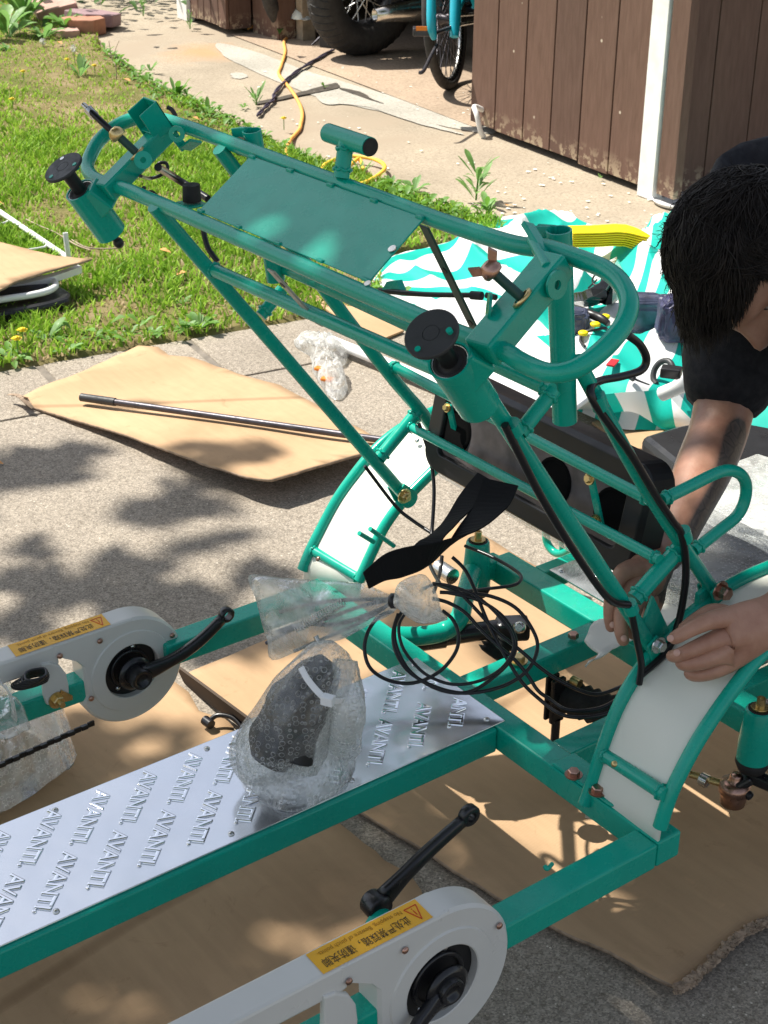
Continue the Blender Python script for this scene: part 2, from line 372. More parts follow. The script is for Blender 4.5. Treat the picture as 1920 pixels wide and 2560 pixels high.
# patio: slabs with joints
patio=bpy.data.objects.new('patio',None); COL.objects.link(patio); kind(patio,'structure')
j=.004
cuts=[-3.2, touv(at(122,940,z=0))[0], touv(at(502,878,z=0))[0], touv(at(502,878,z=0))[0]+.78, touv(at(502,878,z=0))[0]+1.6,3.4,4.6,5.8]
for a_,b_ in zip(cuts,cuts[1:]):
    sheet('concrete_slab',[uv(a_+.011,.0),uv(b_-.011,.0),uv(b_-.011,BAND-j),uv(a_+.011,BAND-j)],MT['patio'],bevel=.004,parent=patio)
for a_,b_ in ((-5,-.62),(-.62,3.05),(3.05,7.0)):
    for c_,d_ in ((BAND,3.55),(3.55,8.0)):
        sheet('concrete_slab',[uv(a_+j,c_+j),uv(b_-j,c_+j),uv(b_-j,d_-j),uv(a_+j,d_-j)],MT['patio'],bevel=.004,parent=patio)
b=MB(); b.add([uv(-5,0,-.005),uv(7,0,-.005),uv(7,8,-.005),uv(-5,8,-.005)],[(0,1,2,3)]); b.build('joint_mortar',varied('joint_mortar',(.19,.165,.135),.95,.25,30,.5,90),patio)
# lawn outline in world
up_px=[(-260,-40),(60,-30),(230,60),(262,130),(350,190),(425,232),(520,275),(600,312),(680,362),(760,408),(880,432),(1000,482),(1110,522),(1250,562)]
up_w=[at(a,b_,z=0) for a,b_ in up_px]
lo_w=[Vector(uv(-4,0)),Vector(uv(-1,0)),Vector(uv(0,0)),Vector(uv(.85,0)),Vector(uv(1.2,-.02)),at(960,640,z=0),at(1250,590,z=0)]
lawnpoly=[(p.x,p.y) for p in lo_w]+[(p.x,p.y) for p in reversed(up_w)]+[(-16,-3)]
LP=np.array(lawnpoly)
def inside(x,y,poly=LP):
    c=np.zeros(len(x),bool); n=len(poly)
    for i in range(n):
        x1,y1=poly[i]; x2,y2=poly[(i+1)%n]
        k=((y1>y)!=(y2>y)); xi=(x2-x1)*(y-y1)/((y2-y1) if y2!=y1 else 1e-9)+x1
        c ^= k&(x<xi)
    return c
# apron: everything between lawn, patio and garage
wa=at(535,91,z=0); wb=at(1174,320,z=0); wc=at(1606,485,z=0); wd=at(1728,489,z=0)
wdir=(wc-wb).normalized(); wdir.z=0
WN=Vector((wdir.y,-wdir.x,0))          # towards the yard
def wall(t,off=0,z=0): q=wb+wdir*t+WN*off; return Vector((q.x,q.y,z))
def wt(px,py): return (at(px,py,z=0)-wb).dot(wdir)
ap=[(p.x,p.y,0) for p in up_w[2:]]+[(lo_w[-1].x+.0,lo_w[-1].y,0),(lo_w[-2].x,lo_w[-2].y,0),tuple(uv(1.75,.002))]
q1=wall(5.0,2.0); q2=wall(5,-7); q3=wall(-6.4,-7); q4=wall(-6.0,.3)
pe=Vector(uv(7.0,.002)); 
apron=MB(); apts=ap+[(pe.x,pe.y,0),(q1.x,q1.y,0),(q1.x+.5,q1.y+2,0),(q2.x,q2.y,0),(q3.x,q3.y,0),(q4.x,q4.y,0)]
apron.prism([(a,b_,-.1) for a,b_,_ in apts],(0,0,.098)); apron=kind(apron.build('driveway_apron',MT['apron']),'structure')
def blob(name, px, m, z, jag=.03, parent=None):
    P=[at(a,b_,z=0) for a,b_ in px]; out,_=crom(P,[0]*len(P),5,True)
    vs=[(q.x+random.uniform(-jag,jag),q.y+random.uniform(-jag,jag),z) for q in out]
    b=MB(); b.add(vs,[tuple(range(len(vs)))]); o=b.build(name,m,parent); 
    bm=bmesh.new(); bm.from_mesh(o.data); bmesh.ops.triangulate(bm,faces=bm.faces); 
    for f in bm.faces:
        if f.normal.z<0: f.normal_flip()
    bm.to_mesh(o.data); bm.free(); return o
blob('cement_patch',[(545,108),(640,130),(760,175),(860,205),(980,240),(1120,275),(1210,300),(1235,335),(1120,318),(1000,290),(900,268),(800,245),(720,215),(640,180),(560,140)],MT['cement'],.0015,.004,apron)
blob('cement_patch',[(790,238),(850,228),(920,245),(1010,280),(1090,312),(1160,338),(1100,325),(1010,300),(930,272),(860,262),(815,262)],MT['cement'],.0035,.004,apron)
blob('cement_patch',[(575,185),(600,182),(618,190),(600,197),(580,195)],MT['cement'],.0015,.01,apron)
m=MT['apron']; g_=N(m,'ShaderNodeNewGeometry').outputs['Position']; rc=at(505,130,z=0); mp=N(m,'ShaderNodeMapping'); mp.vector_type='TEXTURE'; mp.inputs['Location'].default_value=rc; mp.inputs['Rotation'].default_value=(0,0,R(53)); mp.inputs['Scale'].default_value=(.34,.42,1); lk(m,g_,mp.inputs[0])
ln_=N(m,'ShaderNodeVectorMath'); ln_.operation='LENGTH'; lk(m,mp.outputs[0],ln_.inputs[0]); nz_=nz(m,g_,5.5,5,.65); ad=N(m,'ShaderNodeMath'); ad.operation='MULTIPLY_ADD'; lk(m,nz_,ad.inputs[0]); ad.inputs[1].default_value=1.3; lk(m,ln_.outputs['Value'],ad.inputs[2])
mk=ramp(m,ad.outputs[0],[(.80/2,(.62,.62,.62)),(1.45/2,(0,0,0))]); dv=N(m,'ShaderNodeMath'); dv.operation='MULTIPLY'; dv.inputs[1].default_value=.5; lk(m,ad.outputs[0],dv.inputs[0]); lk(m,dv.outputs[0],mk.inputs[0])
old_=BC(m).links[0].from_socket; lk(m,mixc(m,mk.outputs[0],old_,(.50,.26,.11)),BC(m))
blob('dirt_joint',[(640,258),(700,245),(780,225),(838,210),(845,222),(790,234),(710,250),(650,262)],MT['dirt'],.0055,.004,apron)
blob('dirt_joint',[(845,222),(900,232),(930,250),(960,262),(935,255),(890,240)],MT['dirt'],.0062,.003,apron)
# lawn soil, slightly bumpy
xs=np.linspace(-11.5,-2.0,150); ys=np.linspace(-1.0,6.6,130); gx,gy=np.meshgrid(xs,ys)
ins=inside(gx.ravel(),gy.ravel()).reshape(gx.shape)
b=MB(); idx={}
def lawnz(x,y): return .012+.012*noise.noise(Vector((x*2.2,y*2.2,0)))+.006*noise.noise(Vector((x*9,y*9,3)))
# outer rim follows the outline exactly
rim=[]; LPp=[Vector((a,b_,0)) for a,b_ in lawnpoly]
for i,pnt in enumerate(LPp):
    nx=LPp[(i+1)%len(LPp)]; k=max(1,int((nx-pnt).length/.12))
    for t in range(k):
        q_=pnt.lerp(nx,t/k); q_=q_+V*.03 if i<4 else q_+Vector((.03*noise.noise(q_*5),.04*noise.noise(q_*4+Vector((9,0,0))),0)); rim.append(q_)
bm=bmesh.new()
for p in rim: bm.verts.new((p.x,p.y,-.03))
for i in range(gx.shape[0]):
    for k in range(gx.shape[1]):
        if ins[i,k]: bm.verts.new((gx[i,k],gy[i,k],lawnz(gx[i,k],gy[i,k])))
from mathutils.geometry import delaunay_2d_cdt
vv=[v.co.copy() for v in bm.verts]; bm.free()
n_=len(rim)
res=delaunay_2d_cdt([Vector((v.x,v.y)) for v in vv],[(i,(i+1)%n_) for i in range(n_)],[],1,1e-5)
me=bpy.data.meshes.new('lawn_soil'); RIMS={(round(p.x,4),round(p.y,4)) for p in rim}
me.from_pydata([(q.x,q.y,-.03 if (round(q.x,4),round(q.y,4)) in RIMS else lawnz(q.x,q.y)) for q in res[0]],[],[tuple(f) for f in res[2]]); me.materials.append(MT['soil'])
lawn=kind(link('lawn_soil',me),'structure')
# grass blades (stuff)
def blades(name, n, poly_test, xr, yr, hfun, mat_, seed=1, wid=.0035, zfun=None):
    rg=np.random.RandomState(seed); x=rg.uniform(*xr,n); y=rg.uniform(*yr,n); k=poly_test(x,y); x=x[k];y=y[k]
    h,tint,keep=hfun(x,y,rg); x=x[keep];y=y[keep];h=h[keep];tint=tint[keep]; n=len(x)
    ang=rg.uniform(0,2*np.pi,n); lean=rg.uniform(.25,1.0,n)*h; la=rg.uniform(0,2*np.pi,n); wd=wid*rg.uniform(.6,1.5,n)
    z=np.array([lawnz(a,b_) for a,b_ in zip(x,y)])-.003 if zfun is None else zfun(x,y)
    cx,cy=np.cos(ang)*wd,np.sin(ang)*wd; lx,ly=np.cos(la)*lean,np.sin(la)*lean
    v=np.zeros((n,5,3)); v[:,0]=np.c_[x-cx,y-cy,z]; v[:,1]=np.c_[x+cx,y+cy,z]
    v[:,2]=np.c_[x+cx*.8+lx*.35,y+cy*.8+ly*.35,z+h*.6]; v[:,3]=np.c_[x-cx*.8+lx*.35,y-cy*.8+ly*.35,z+h*.6]; v[:,4]=np.c_[x+lx,y+ly,z+h*.92]
    me=bpy.data.meshes.new(name); me.vertices.add(n*5); me.vertices.foreach_set('co',v.ravel())
    fi=(np.arange(n)*5)[:,None]; loops=np.c_[fi+0,fi+1,fi+2,fi+3,fi+3,fi+2,fi+4].ravel(); me.loops.add(n*7); me.loops.foreach_set('vertex_index',loops)
    me.polygons.add(n*2); st=np.c_[np.arange(n)*7,np.arange(n)*7+4].ravel(); me.polygons.foreach_set('loop_start',st); me.polygons.foreach_set('loop_total',np.tile([4,3],n))
    me.update(); a=me.attributes.new('tint','FLOAT','POINT'); a.data.foreach_set('value',np.repeat(tint,5)); me.materials.append(mat_); me.validate()
    o=link(name,me); kind(o,'stuff'); return o
def nf(x,y,s,o=0): return np.array([noise.noise(Vector((a*s+o,b_*s,o))) for a,b_ in zip(x,y)])
def hf(x,y,rg):
    d=nf(x,y,1.0,4.2)+.5*nf(x,y,3.2,9); dist=(x+4.2)**2+(y-2.4)**2
    # distance above the path edge: dry and thin near the far edge
    far=np.clip((-(x)-6.2)/1.5,0,1)
    lush=np.clip(.50+1.15*d-.40*far,0.02,1); keep=rg.uniform(0,1,len(x))<(.25+.75*lush)
    h=.018+.036*lush*rg.uniform(.4,1.25,len(x)); tint=np.clip(rg.normal(.40,.2,len(x))+(.5-lush)*.35,0,.71); dry=rg.uniform(0,1,len(x))<(.10+.48*(1-lush)**1.3); tint[dry]=rg.uniform(.8,1,dry.sum()); h[dry]*=.55
    return h,tint,keep
vis=lambda x,y: inside(x,y)
grass=blades('lawn_grass',430000,vis,(-10.6,-3.0),(1.0,6.2),hf,MT['grass'],3)
# ------------------------------------------------------------------ garage
gar=thing('garage','brown board garage with an open doorway and a chipped white trim board','garage',(wb.x,wb.y,0))
HB=2.35
def board(t0,t1,off=0,z0=.03,z1=HB,th=.02,m=None,name='wall_board'):
    b=MB(); a=wall(t0,off); c=wall(t1,off); b.prism([(a.x,a.y,z0),(c.x,c.y,z0),(c.x-WN.x*th,c.y-WN.y*th,z0),(a.x-WN.x*th,a.y-WN.y*th,z0)],(0,0,z1-z0))
    return b.build(name,m or MT['brown'],gar,.002)
ts=[0]+[wt(*q) for q in ((1228,344),(1294,371),(1366,396),(1444,422),(1523,450),(1606,485))]
for a_,b_ in zip(ts,ts[1:]): board(a_+.004,b_-.004,0,z0=.02+random.uniform(0,.015))
tc=ts[-1]; td=wt(1728,489)
board(tc+.002,tc+.095,.03,z0=.0,th=.05,m=MT['whitewood'],name='white_trim_board')
board(tc+.13,tc+.20,.012,th=.03,name='corner_board'); board(tc+.206,td,.022,th=.04,name='corner_board')
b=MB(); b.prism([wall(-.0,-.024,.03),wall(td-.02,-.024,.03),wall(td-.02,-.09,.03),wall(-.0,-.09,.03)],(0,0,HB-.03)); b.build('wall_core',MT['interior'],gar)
# left pier
tl=[wt(*q) for q in ((330,66),(372,72),(405,76),(443,81),(487,86),(535,91))]
for a_,b_ in zip(tl,tl[1:]): board(a_+.004,b_-.004,0,z0=.02+random.uniform(0,.02))
board(tl[0]-.16,tl[0]-.01,.02,z0=.0,th=.05,m=MT['whitewood'],name='white_trim_board')
b=MB(); b.prism([wall(tl[0],-.024,.03),wall(tl[-1]-.004,-.024,.03),wall(tl[-1]-.004,-.16,.03),wall(tl[0],-.16,.03)],(0,0,HB-.03)); b.build('wall_core',MT['brown'],gar)
b=MB(); b.prism([wall(tl[-1]+.30,-.30,.0),wall(tl[-1]+.38,-.30,.0),wall(tl[-1]+.38,-.38,.0),wall(tl[-1]+.30,-.38,.0)],(0,0,HB)); b.build('door_post',MT['rawwood'],gar)
b=MB(); b.prism([wall(tl[-1],-.17,.0),wall(tl[-1]+.29,-.19,.0),wall(tl[-1]+.29,-.30,.0),wall(tl[-1],-.30,.0)],(0,0,HB)); b.build('door_jamb',MT['brown'],gar)
# header, roof, other walls
HZ=1.98
b=MB(); b.prism([wall(tl[-1],.0,HZ),wall(0,.0,HZ),wall(0,-.12,HZ),wall(tl[-1],-.12,HZ)],(0,0,HB-HZ)); b.build('door_header',MT['brown'],gar,.004)
b=MB(); b.prism([wall(tl[0]-.4,.12,HB+.01),wall(td+.2,.12,HB+.01),wall(td+.2,-6.6,HB+.01),wall(tl[0]-.4,-6.6,HB+.01)],(0,0,.12)); b.build('roof',MT['roof'],gar)
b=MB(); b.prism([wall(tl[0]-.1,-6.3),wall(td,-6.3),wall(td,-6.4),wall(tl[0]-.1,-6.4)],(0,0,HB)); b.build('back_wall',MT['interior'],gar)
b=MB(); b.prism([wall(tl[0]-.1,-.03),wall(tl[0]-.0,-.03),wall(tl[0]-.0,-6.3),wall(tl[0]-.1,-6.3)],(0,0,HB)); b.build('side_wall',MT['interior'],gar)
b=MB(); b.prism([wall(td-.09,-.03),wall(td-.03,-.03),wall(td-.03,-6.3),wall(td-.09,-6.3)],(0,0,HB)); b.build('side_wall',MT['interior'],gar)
for k in range(14):   # boards of the shaded side
    a_=-.005-k*.2; b=MB(); b.prism([wall(td-.02,a_-.003,.02),wall(td,a_-.003,.02),wall(td,a_-.197,.02),wall(td-.02,a_-.197,.02)],(0,0,HB-.02)); b.build('side_board',MT['brown'],gar,.002)
b=MB()
b.tube([wall(.10,.0,.10),wall(.11,.05,.12),wall(.16,.07,.10),wall(.18,.06,.03),wall(.18,.04,.0)],.012,8); b.build('bent_pipe',MT['whitewood'],gar)
# shadowy shed floor stuff deeper in
fl=MB(); fl.add([wall(tl[-1],-.02,.0035),wall(-.0,-.02,.0035),wall(-.0,-6.2,.0035),wall(tl[-1],-6.2,.0035)],[(0,1,2,3)]); kind(fl.build('garage_floor',MT['garagefloor']),'structure')
# ------------------------------------------------------------------ plants in the lawn
def leafmesh(b, base, dirv, ln, wd, lift, curl=.3):
    d=Vector((dirv[0],dirv[1],0)).normalized(); s=Vector((-d.y,d.x,0)); base=Vector(base)
    P=[]
    prof=[(0,.12),(.2,.5),(.38,.75),(.55,1.0),(.75,.8),(.9,.45),(1,.03)]
    for t,wf in prof:
        c=base+d*ln*t*(1-.15*t)+Vector((0,0,ln*(lift*t-curl*t*t)))
        k=wf*wd*random.uniform(.8,1.1)
        P.append((c-s*k+Vector((0,0,k*.35)),c,c+s*k+Vector((0,0,k*.35))))
    vs=[q for r_ in P for q in r_]; fs=[]
    for i in range(len(P)-1):
        for k in (0,1): fs.append((i*3+k,i*3+k+1,i*3+k+4,i*3+k+3))
    b.add(vs,fs,True)
def weed(px,py,size,n,label,mats='leaf',lift=.9,stem=0,grp='weeds along the path edge'):
    p=at(px,py,z=.01); t=thing('weed_plant',label,'weed',p,grp)
    for q in range(int(n*1.6)):
        b=MB(); a=random.uniform(0,2*math.pi); l_=size*.50*random.uniform(.55,1.15)
        base=p+Vector((math.cos(a),math.sin(a),0))*size*.05+Vector((0,0,random.uniform(0,stem*.7)))
        leafmesh(b,base,(math.cos(a),math.sin(a)),l_,l_*random.uniform(.11,.22),lift*random.uniform(.5,1.2),random.uniform(.2,.6))
        b.build('leaf',MT[mats if random.random()<.7 else 'leaf2'],t)
    if stem:
        b=MB(); b.tube([p,p+Vector((.01,0,stem*.6)),p+Vector((.015,.01,stem*.8))],[.004,.003,.002],6); b.build('stem',MT['leaf'],t)
    return t
W=[(440,240,.16,9,'spiky dandelion plant standing at the path edge above the upper left corner of the frame','leaf',1.4,0),
 (375,178,.10,8,'small ragged weed at the path edge beside the tall dry stalk','leaf2',1.2,0),
 (520,290,.13,8,'dark rosette of pointed leaves under the bend of the path','leaf',1.6,0),
 (470,262,.09,7,'low leafy clump just right of the spiky dandelion plant','leaf',1.0,0),
 (640,262,.12,8,'toothed dandelion leaves growing over the dark cord','leaf2',1.5,.05),
 (610,268,.08,6,'tiny low weed on the path joint left of the dark cord','leaf',.6,0),
 (812,218,.05,6,'tiny green tuft in the crack of the driveway','leaf',1.2,0),
 (655,345,.13,12,'broad glossy weed beside the yellow flower on the path edge','leaf',.9,0),
 (700,372,.13,11,'dense broad-leaved weed above the green panel','leaf',.9,0),
 (745,398,.12,10,'flat leafy weed left of the green T-shaped post','leaf',.9,0),
 (790,425,.10,9,'weed clump hugging the green T-shaped post','leaf',.8,0),
 (905,432,.11,10,'bright weed inside the coil of orange cord','leaf2',1.2,0),
 (980,465,.13,12,'round-leaved weed right of the coil of orange cord','leaf',.9,0),
 (1035,478,.13,12,'low broad-leaved weed between path and green tube','leaf2',.9,0),
 (1190,500,.16,14,'tall leafy weed standing at the striped fabric','leaf2',1.3,.16),
 (1215,540,.13,12,'bushy weed touching the edge of the striped fabric','leaf',1.0,.06),
 (1130,535,.10,9,'small weed left of the tall leafy weed','leaf',1.0,0),
 (1500,445,.03,6,'tiny tuft at the foot of the brown boards','leaf2',1.2,0),
 (1678,482,.05,7,'small bright weed at the garage corner','leaf2',1.5,0),
 (475,72,.07,8,'climbing weed at the foot of the left garage pier','leaf2',1.8,.12),
 (358,40,.07,8,'thin weed growing beside the left white trim board','leaf2',1.8,.12),
 (30,900,.16,8,'large dandelion rosette at the left edge of the patio','leaf',.7,0),
 (115,850,.14,8,'grey green weed above the patio edge','leaf2',.9,0),
 (165,880,.10,8,'flat weed touching the patio edge','leaf2',.6,0),
 (500,820,.13,14,'leafy clump by the patio edge left of the green leg','leaf',.8,0),
 (460,828,.09,8,'small leafy tuft near the patio joint','leaf',.8,0),
 (375,840,.08,6,'pale small weed in the grass above the cardboard','leaf2',.8,0),
 (325,835,.06,5,'tiny pale weed in the grass','leaf2',.8,0),
 (380,250,.09,8,'grey green weed in the lawn above the curved tube','leaf2',.8,0),
 (200,190,.14,9,'pale upright dandelion clump between two yellow flowers','leaf2',1.5,0),
 (60,60,.42,22,'large bright leafy plant in the upper left corner','leaf2',1.5,.15),
 (20,95,.34,14,'leafy shrub at the left edge below the garage','leaf2',1.2,.1),
 (110,95,.24,14,'clover like weed left of the pavers','leaf2',1.0,.0),
 (165,80,.24,16,'leafy weed growing in front of the pink paver','leaf',1.2,.05),
 (20,125,.13,9,'pale weed on the dry lawn at the left edge','leaf2',.8,0),
 (580,690,.07,7,'weed in the grass between the two green legs','leaf2',1,0),
 (350,700,.09,8,'weed in the lawn left of the green leg','leaf',1,0),
 (455,760,.07,7,'small weed beside the lower left green leg','leaf',.9,0),
 (60,760,.10,6,'small leafy weed under the cardboard on the grass','leaf2',.9,0)]
for a_,b_,s_,n__,lb,mm,lf,st in W: weed(a_,b_,s_,n__,lb,mm,lf,st)
def flower(px,py,lab,up=.05,r_=.018):
    p=at(px,py,z=.01); t=thing('dandelion_flower',lab,'flower',p,'yellow dandelions in the lawn')
    b=MB(); b.tube([p,p+Vector((0,0,up))],.002,5); b.build('stem',MT['leaf2'],t)
    for k in range(22):
        a=k*2.4; rr=r_*(.35+.65*k/22); b=MB(); c=p+Vector((0,0,up)); e=c+Vector((math.cos(a)*rr,math.sin(a)*rr,.008*(1.2-k/22)))
        s=Vector((-math.sin(a),math.cos(a),0))*r_*.14
        b.add([c-s*.3,c+s*.3,e+s,e-s],[(0,1,2,3)])
        if k==0: big=MB()
        big.add([c-s*.3,c+s*.3,e+s,e-s],[(0,1,2,3)])
    big.lathe(p+Vector((0,0,up-.004)),(0,0,1),[(0,0),(r_*.5,.004),(r_*.75,.009),(0,.013)],10); big.build('petals',MT['petal'],t)
for q in ((170,174,'yellow dandelion left of the tall dry stalk'),(238,190,'yellow dandelion nearest the tall dry stalk'),(33,276,'small yellow dandelion in the lush grass at the left'),
          (710,325,'yellow dandelion on the path edge left of the orange cord'),(46,890,'yellow dandelion beside the patio edge, the lower of two'),(60,868,'yellow dandelion beside the patio edge, the upper of two'),
          (60,205,'small yellow dandelion in the upper lawn'),(800,640+105,'yellow dandelion beside the cardboard under the frame')): flower(*q)
for (px,py,lb,h) in ((108,118,'white dandelion clock in the dry lawn near the left edge',.03),(188,165,'white dandelion clock above the left yellow flower',.09)):
    p=at(px,py,z=.01); b=MB(); 
    for k in range(70):
        v=Vector((random.gauss(0,1),random.gauss(0,1),random.gauss(0,1))).normalized(); c=p+Vector((0,0,h)); e=c+v*.02; s=v.orthogonal().normalized()*.003
        b.add([c,e-s,e+s],[(0,1,2)])
    t=thing('dandelion_clock',lb,'flower',p); b.build('seed_head',MT['fluff'],t); b=MB(); b.tube([p,p+Vector((0,0,h))],.0018,5); b.build('stem',MT['leaf2'],t)
for (px,py,lb) in ((155,110,'orange dry leaf in the lawn below the pavers'),(1273,512,'orange dry leaf on the path above the striped fabric'),(8,1160,'orange dry leaf on the patio at the left edge'),(500,300,'brown dry leaf in the grass right of the upper bracket'),
                   (10,510,'orange dry leaf in the grass at the left edge above the white pole'),(428,632,'orange dry leaf in the grass beside the left head tube'),(500,680,'orange dry leaf in the grass under the green tube'),(435,690,'tan dry leaf in the grass left of the green tube'),(326,203,'small orange dry leaf in the lawn by the stalk')):
    p=at(px,py,z=.03 if py<1000 else .004); b=MB(); a=random.uniform(0,6)
    leafmesh(b,p,(math.cos(a),math.sin(a)),.05,.014,.25,.1); tag(b.build('dry_leaf',MT['deadleaf']),lb,'leaf')
# tall dry stalk
p=at(292,205,z=0); t=thing('dry_stalk','tall thin dry stalk standing in the lawn by the path','plant',p)
b=MB(); b.tube([p,p+Vector((0,0,.08)),at(281,150,y=p.y),at(272,102,y=p.y)],[.003,.003,.002,.0015],6); b.tube([at(281,150,y=p.y),at(290,120,y=p.y),at(298,102,y=p.y)],.0014,5); b.build('stem',MT['rawwood'],t)
# petals and flakes littering the driveway: nobody could count them
fm=MB(); rg=random.Random(5)
for k in range(75):
    px=rg.uniform(1180,1640); py=rg.uniform(400,560); 
    if py<320+(px-1174)*.40: continue
    p=at(px,py,z=.003); r_=rg.uniform(.003,.010); n__=6; a0=rg.uniform(0,6)
    fm.add([p+Vector((math.cos(a0+2*math.pi*q/n__)*r_*rg.uniform(.6,1.3),math.sin(a0+2*math.pi*q/n__)*r_*rg.uniform(.5,1.1),rg.uniform(0,.002))) for q in range(n__)],[tuple(range(n__))])
for k in range(60):
    px=rg.uniform(620,1200); py=rg.uniform(160,420); p=at(px,py,z=.004); r_=rg.uniform(.003,.010); a0=rg.uniform(0,6)
    fm.add([p+Vector((math.cos(a0+2*math.pi*q/6)*r_*rg.uniform(.6,1.3),math.sin(a0+2*math.pi*q/6)*r_*rg.uniform(.5,1.1),rg.uniform(0,.002))) for q in range(6)],[tuple(range(6))])
kind(fm.build('fallen_blossom',MT['foam']),'stuff')
# shaded shrub behind the pavers
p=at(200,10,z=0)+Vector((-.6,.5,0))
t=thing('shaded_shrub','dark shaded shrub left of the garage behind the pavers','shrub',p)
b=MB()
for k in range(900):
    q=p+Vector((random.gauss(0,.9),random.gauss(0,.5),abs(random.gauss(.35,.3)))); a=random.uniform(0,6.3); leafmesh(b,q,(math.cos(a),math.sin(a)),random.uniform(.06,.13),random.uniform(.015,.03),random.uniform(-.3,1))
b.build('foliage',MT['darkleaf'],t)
# pavers
def paver(px,py,ang,r_,h,lab,m,n=6,tilt=0,z=0):
    c=at(px,py,z=z); rot=Matrix.Rotation(ang,3,'Z')@Matrix.Rotation(tilt,3,'X'); P=[c+rot@Vector((math.cos(2*math.pi*k/n)*r_*random.uniform(.9,1.1),math.sin(2*math.pi*k/n)*r_*.8,0)) for k in range(n)]
    b=MB(); b.prism(P,rot@Vector((0,0,h))); o=b.build('paver_stone',m,None,.006); tag(o,lab,'paver','loose pavers at the head of the lawn'); return o
pk=varied('pink_paver',(.46,.29,.24),.85,.15,20,.5,60); pr=varied('red_paver',(.40,.19,.12),.85,.15,20,.5,60); pv=varied('purple_paver',(.28,.18,.19),.7,.15,20,.5,60)
paver(148,50,.4,.20,.13,'big pink paver leaning at the back of the loose stones',pk,4,.35)
paver(232,60,.2,.19,.07,'purple grey hexagonal paver tipped on its neighbours',pv,6,-.10,.02)
paver(214,84,.9,.13,.09,'red brown paver in front of the purple one',pr,6)
paver(168,95,.5,.09,.05,'small half buried pink paver, the nearest of the stones',pk,5)

# low leafy ground cover along the path and patio edges: nobody could count the leaves
gc=MB(); rg=random.Random(8); edgeP=up_w[3:]
def edge_pt():
    i=rg.randrange(len(edgeP)-1); return edgeP[i].lerp(edgeP[i+1],rg.random())
for k in range(1250):
    if k<1050:
        p=edge_pt(); cen=Vector((-4.6,2.2,0)); q=p+(cen-p).normalized()*abs(rg.gauss(0,.14)) 
        if noise.noise(q*2.2)<-.12: continue
    else:
        p=Vector(uv(rg.uniform(-.6,1.3),0)); q=p-V*abs(rg.gauss(0,.07))
        if noise.noise(q*3)<.12: continue
    a=rg.uniform(0,6.3); l_=rg.uniform(.02,.055); leafmesh(gc,(q.x,q.y,rg.uniform(.012,.035)),(math.cos(a),math.sin(a)),l_,l_*rg.uniform(.18,.34),rg.uniform(.2,.9),.3)
kind(gc.build('ground_cover',MT['leaf']),'stuff')
# ------------------------------------------------------------------ the green four-wheeled cycle
qc=thing('pedal_quadricycle','half assembled teal green four-wheeled pedal cycle frame standing on cardboard','pedal cycle',(-1.456,1.2,.0))
TE=MT['teal']; XR,XL=-1.165,-1.75
ZP=.33
def part(b,name,m=TE,bevel=0,parent=None,label=None): return b.build(name,m,parent or qc,bevel,label)
def tubep(name,pts,r,m=TE,parent=None,**kw):
    b=MB(); b.tube(pts,r,kw.pop('n',16),**kw); o=part(b,name,m,0,parent)
    if name in ('leg_crossbar','seat_rail','back_rail','fender_stay','tee_post') or (name=='grab_loop'):
        for e,f_ in ((Vector(pts[0]),Vector(pts[1])),(Vector(pts[-1]),Vector(pts[-2]))):
            d_=(f_-e).normalized(); u_=d_.orthogonal().normalized(); v_=d_.cross(u_); w=MB(); c_=e+d_*.0098
            w.tube([c_+(u_*math.cos(a)+v_*math.sin(a))*(r*1.04)+d_*(.0012*math.sin(a*7)) for a in [2*math.pi*q/28 for q in range(28)]],[.0021+.0006*math.sin(q*2.3) for q in range(28)],6,closed=True,smooth=0)
            part(w,'weld_bead',m,0,o)
    return o
def beamp(name,p0,p1,w,h,m=TE,bv=.003,parent=None,up=(0,0,1)):
    b=MB(); b.beam(p0,p1,w,h,up); return part(b,name,m,bv,parent)
def bolt(p,ax,r=.008,h=.007,m='gold',parent=None,washer=True,stud=0):
    p=Vector(p); ax=Vector(ax).normalized(); b=MB(); z_=0
    if washer: b.cyl(p,p+ax*.002,r*1.45,18); z_=.002
    b.lathe(p+ax*z_,ax,[(0,0),(r,0),(r,h*.8),(r*.85,h),(r*.85,h),(0,h)],6,False)
    if stud: b.cyl(p+ax*(z_+h),p+ax*(z_+h+stud),r*.5,10)
    return part(b,'bolt',MT[m],0,parent)
def screw(p,ax,r=.004,m='steel',parent=None,name='screw'):
    b=MB(); b.lathe(p,ax,[(r,0),(r*.9,r*.35),(r*.45,r*.62),(0,r*.7)],12); return part(b,name,MT[m],0,parent)
BH=.04
# floor rails and cross members
xn=-1.358; xf=-1.555; ye=1.243
beamp('floor_rail',(xn+.0,-.6,ZP-BH/2),(xn+.0,ye-.022,ZP-BH/2),.022,BH)
beamp('floor_rail',(xf-.0,-.6,ZP-BH/2),(xf-.0,ye-.022,ZP-BH/2),.022,BH)
xo_n=-1.052; xo_f=-1.835
# front cross member with mitred corners (seen from above, one beam)
beamp('cross_member',(xo_f-.02,ye+.0,ZP-BH/2+.0015),(xo_n+.02,ye+.0,ZP-BH/2+.0015),.042,BH)
beamp('side_rail',(xo_n,.928,ZP-BH/2),(xo_n,ye-.022,ZP-BH/2),.040,BH-.001)
beamp('side_rail',(xo_n,-.5,ZP-BH/2-.02),(xo_n,.805,ZP-BH/2-.02),.036,BH-.004)
beamp('side_rail',(xo_f,.950,ZP-BH/2),(xo_f,ye-.022,ZP-BH/2),.040,BH-.001)
beamp('side_rail',(xo_f-.018,-.5,ZP-BH/2-.02),(xo_f-.018,.838,ZP-BH/2-.02),.036,BH-.004)
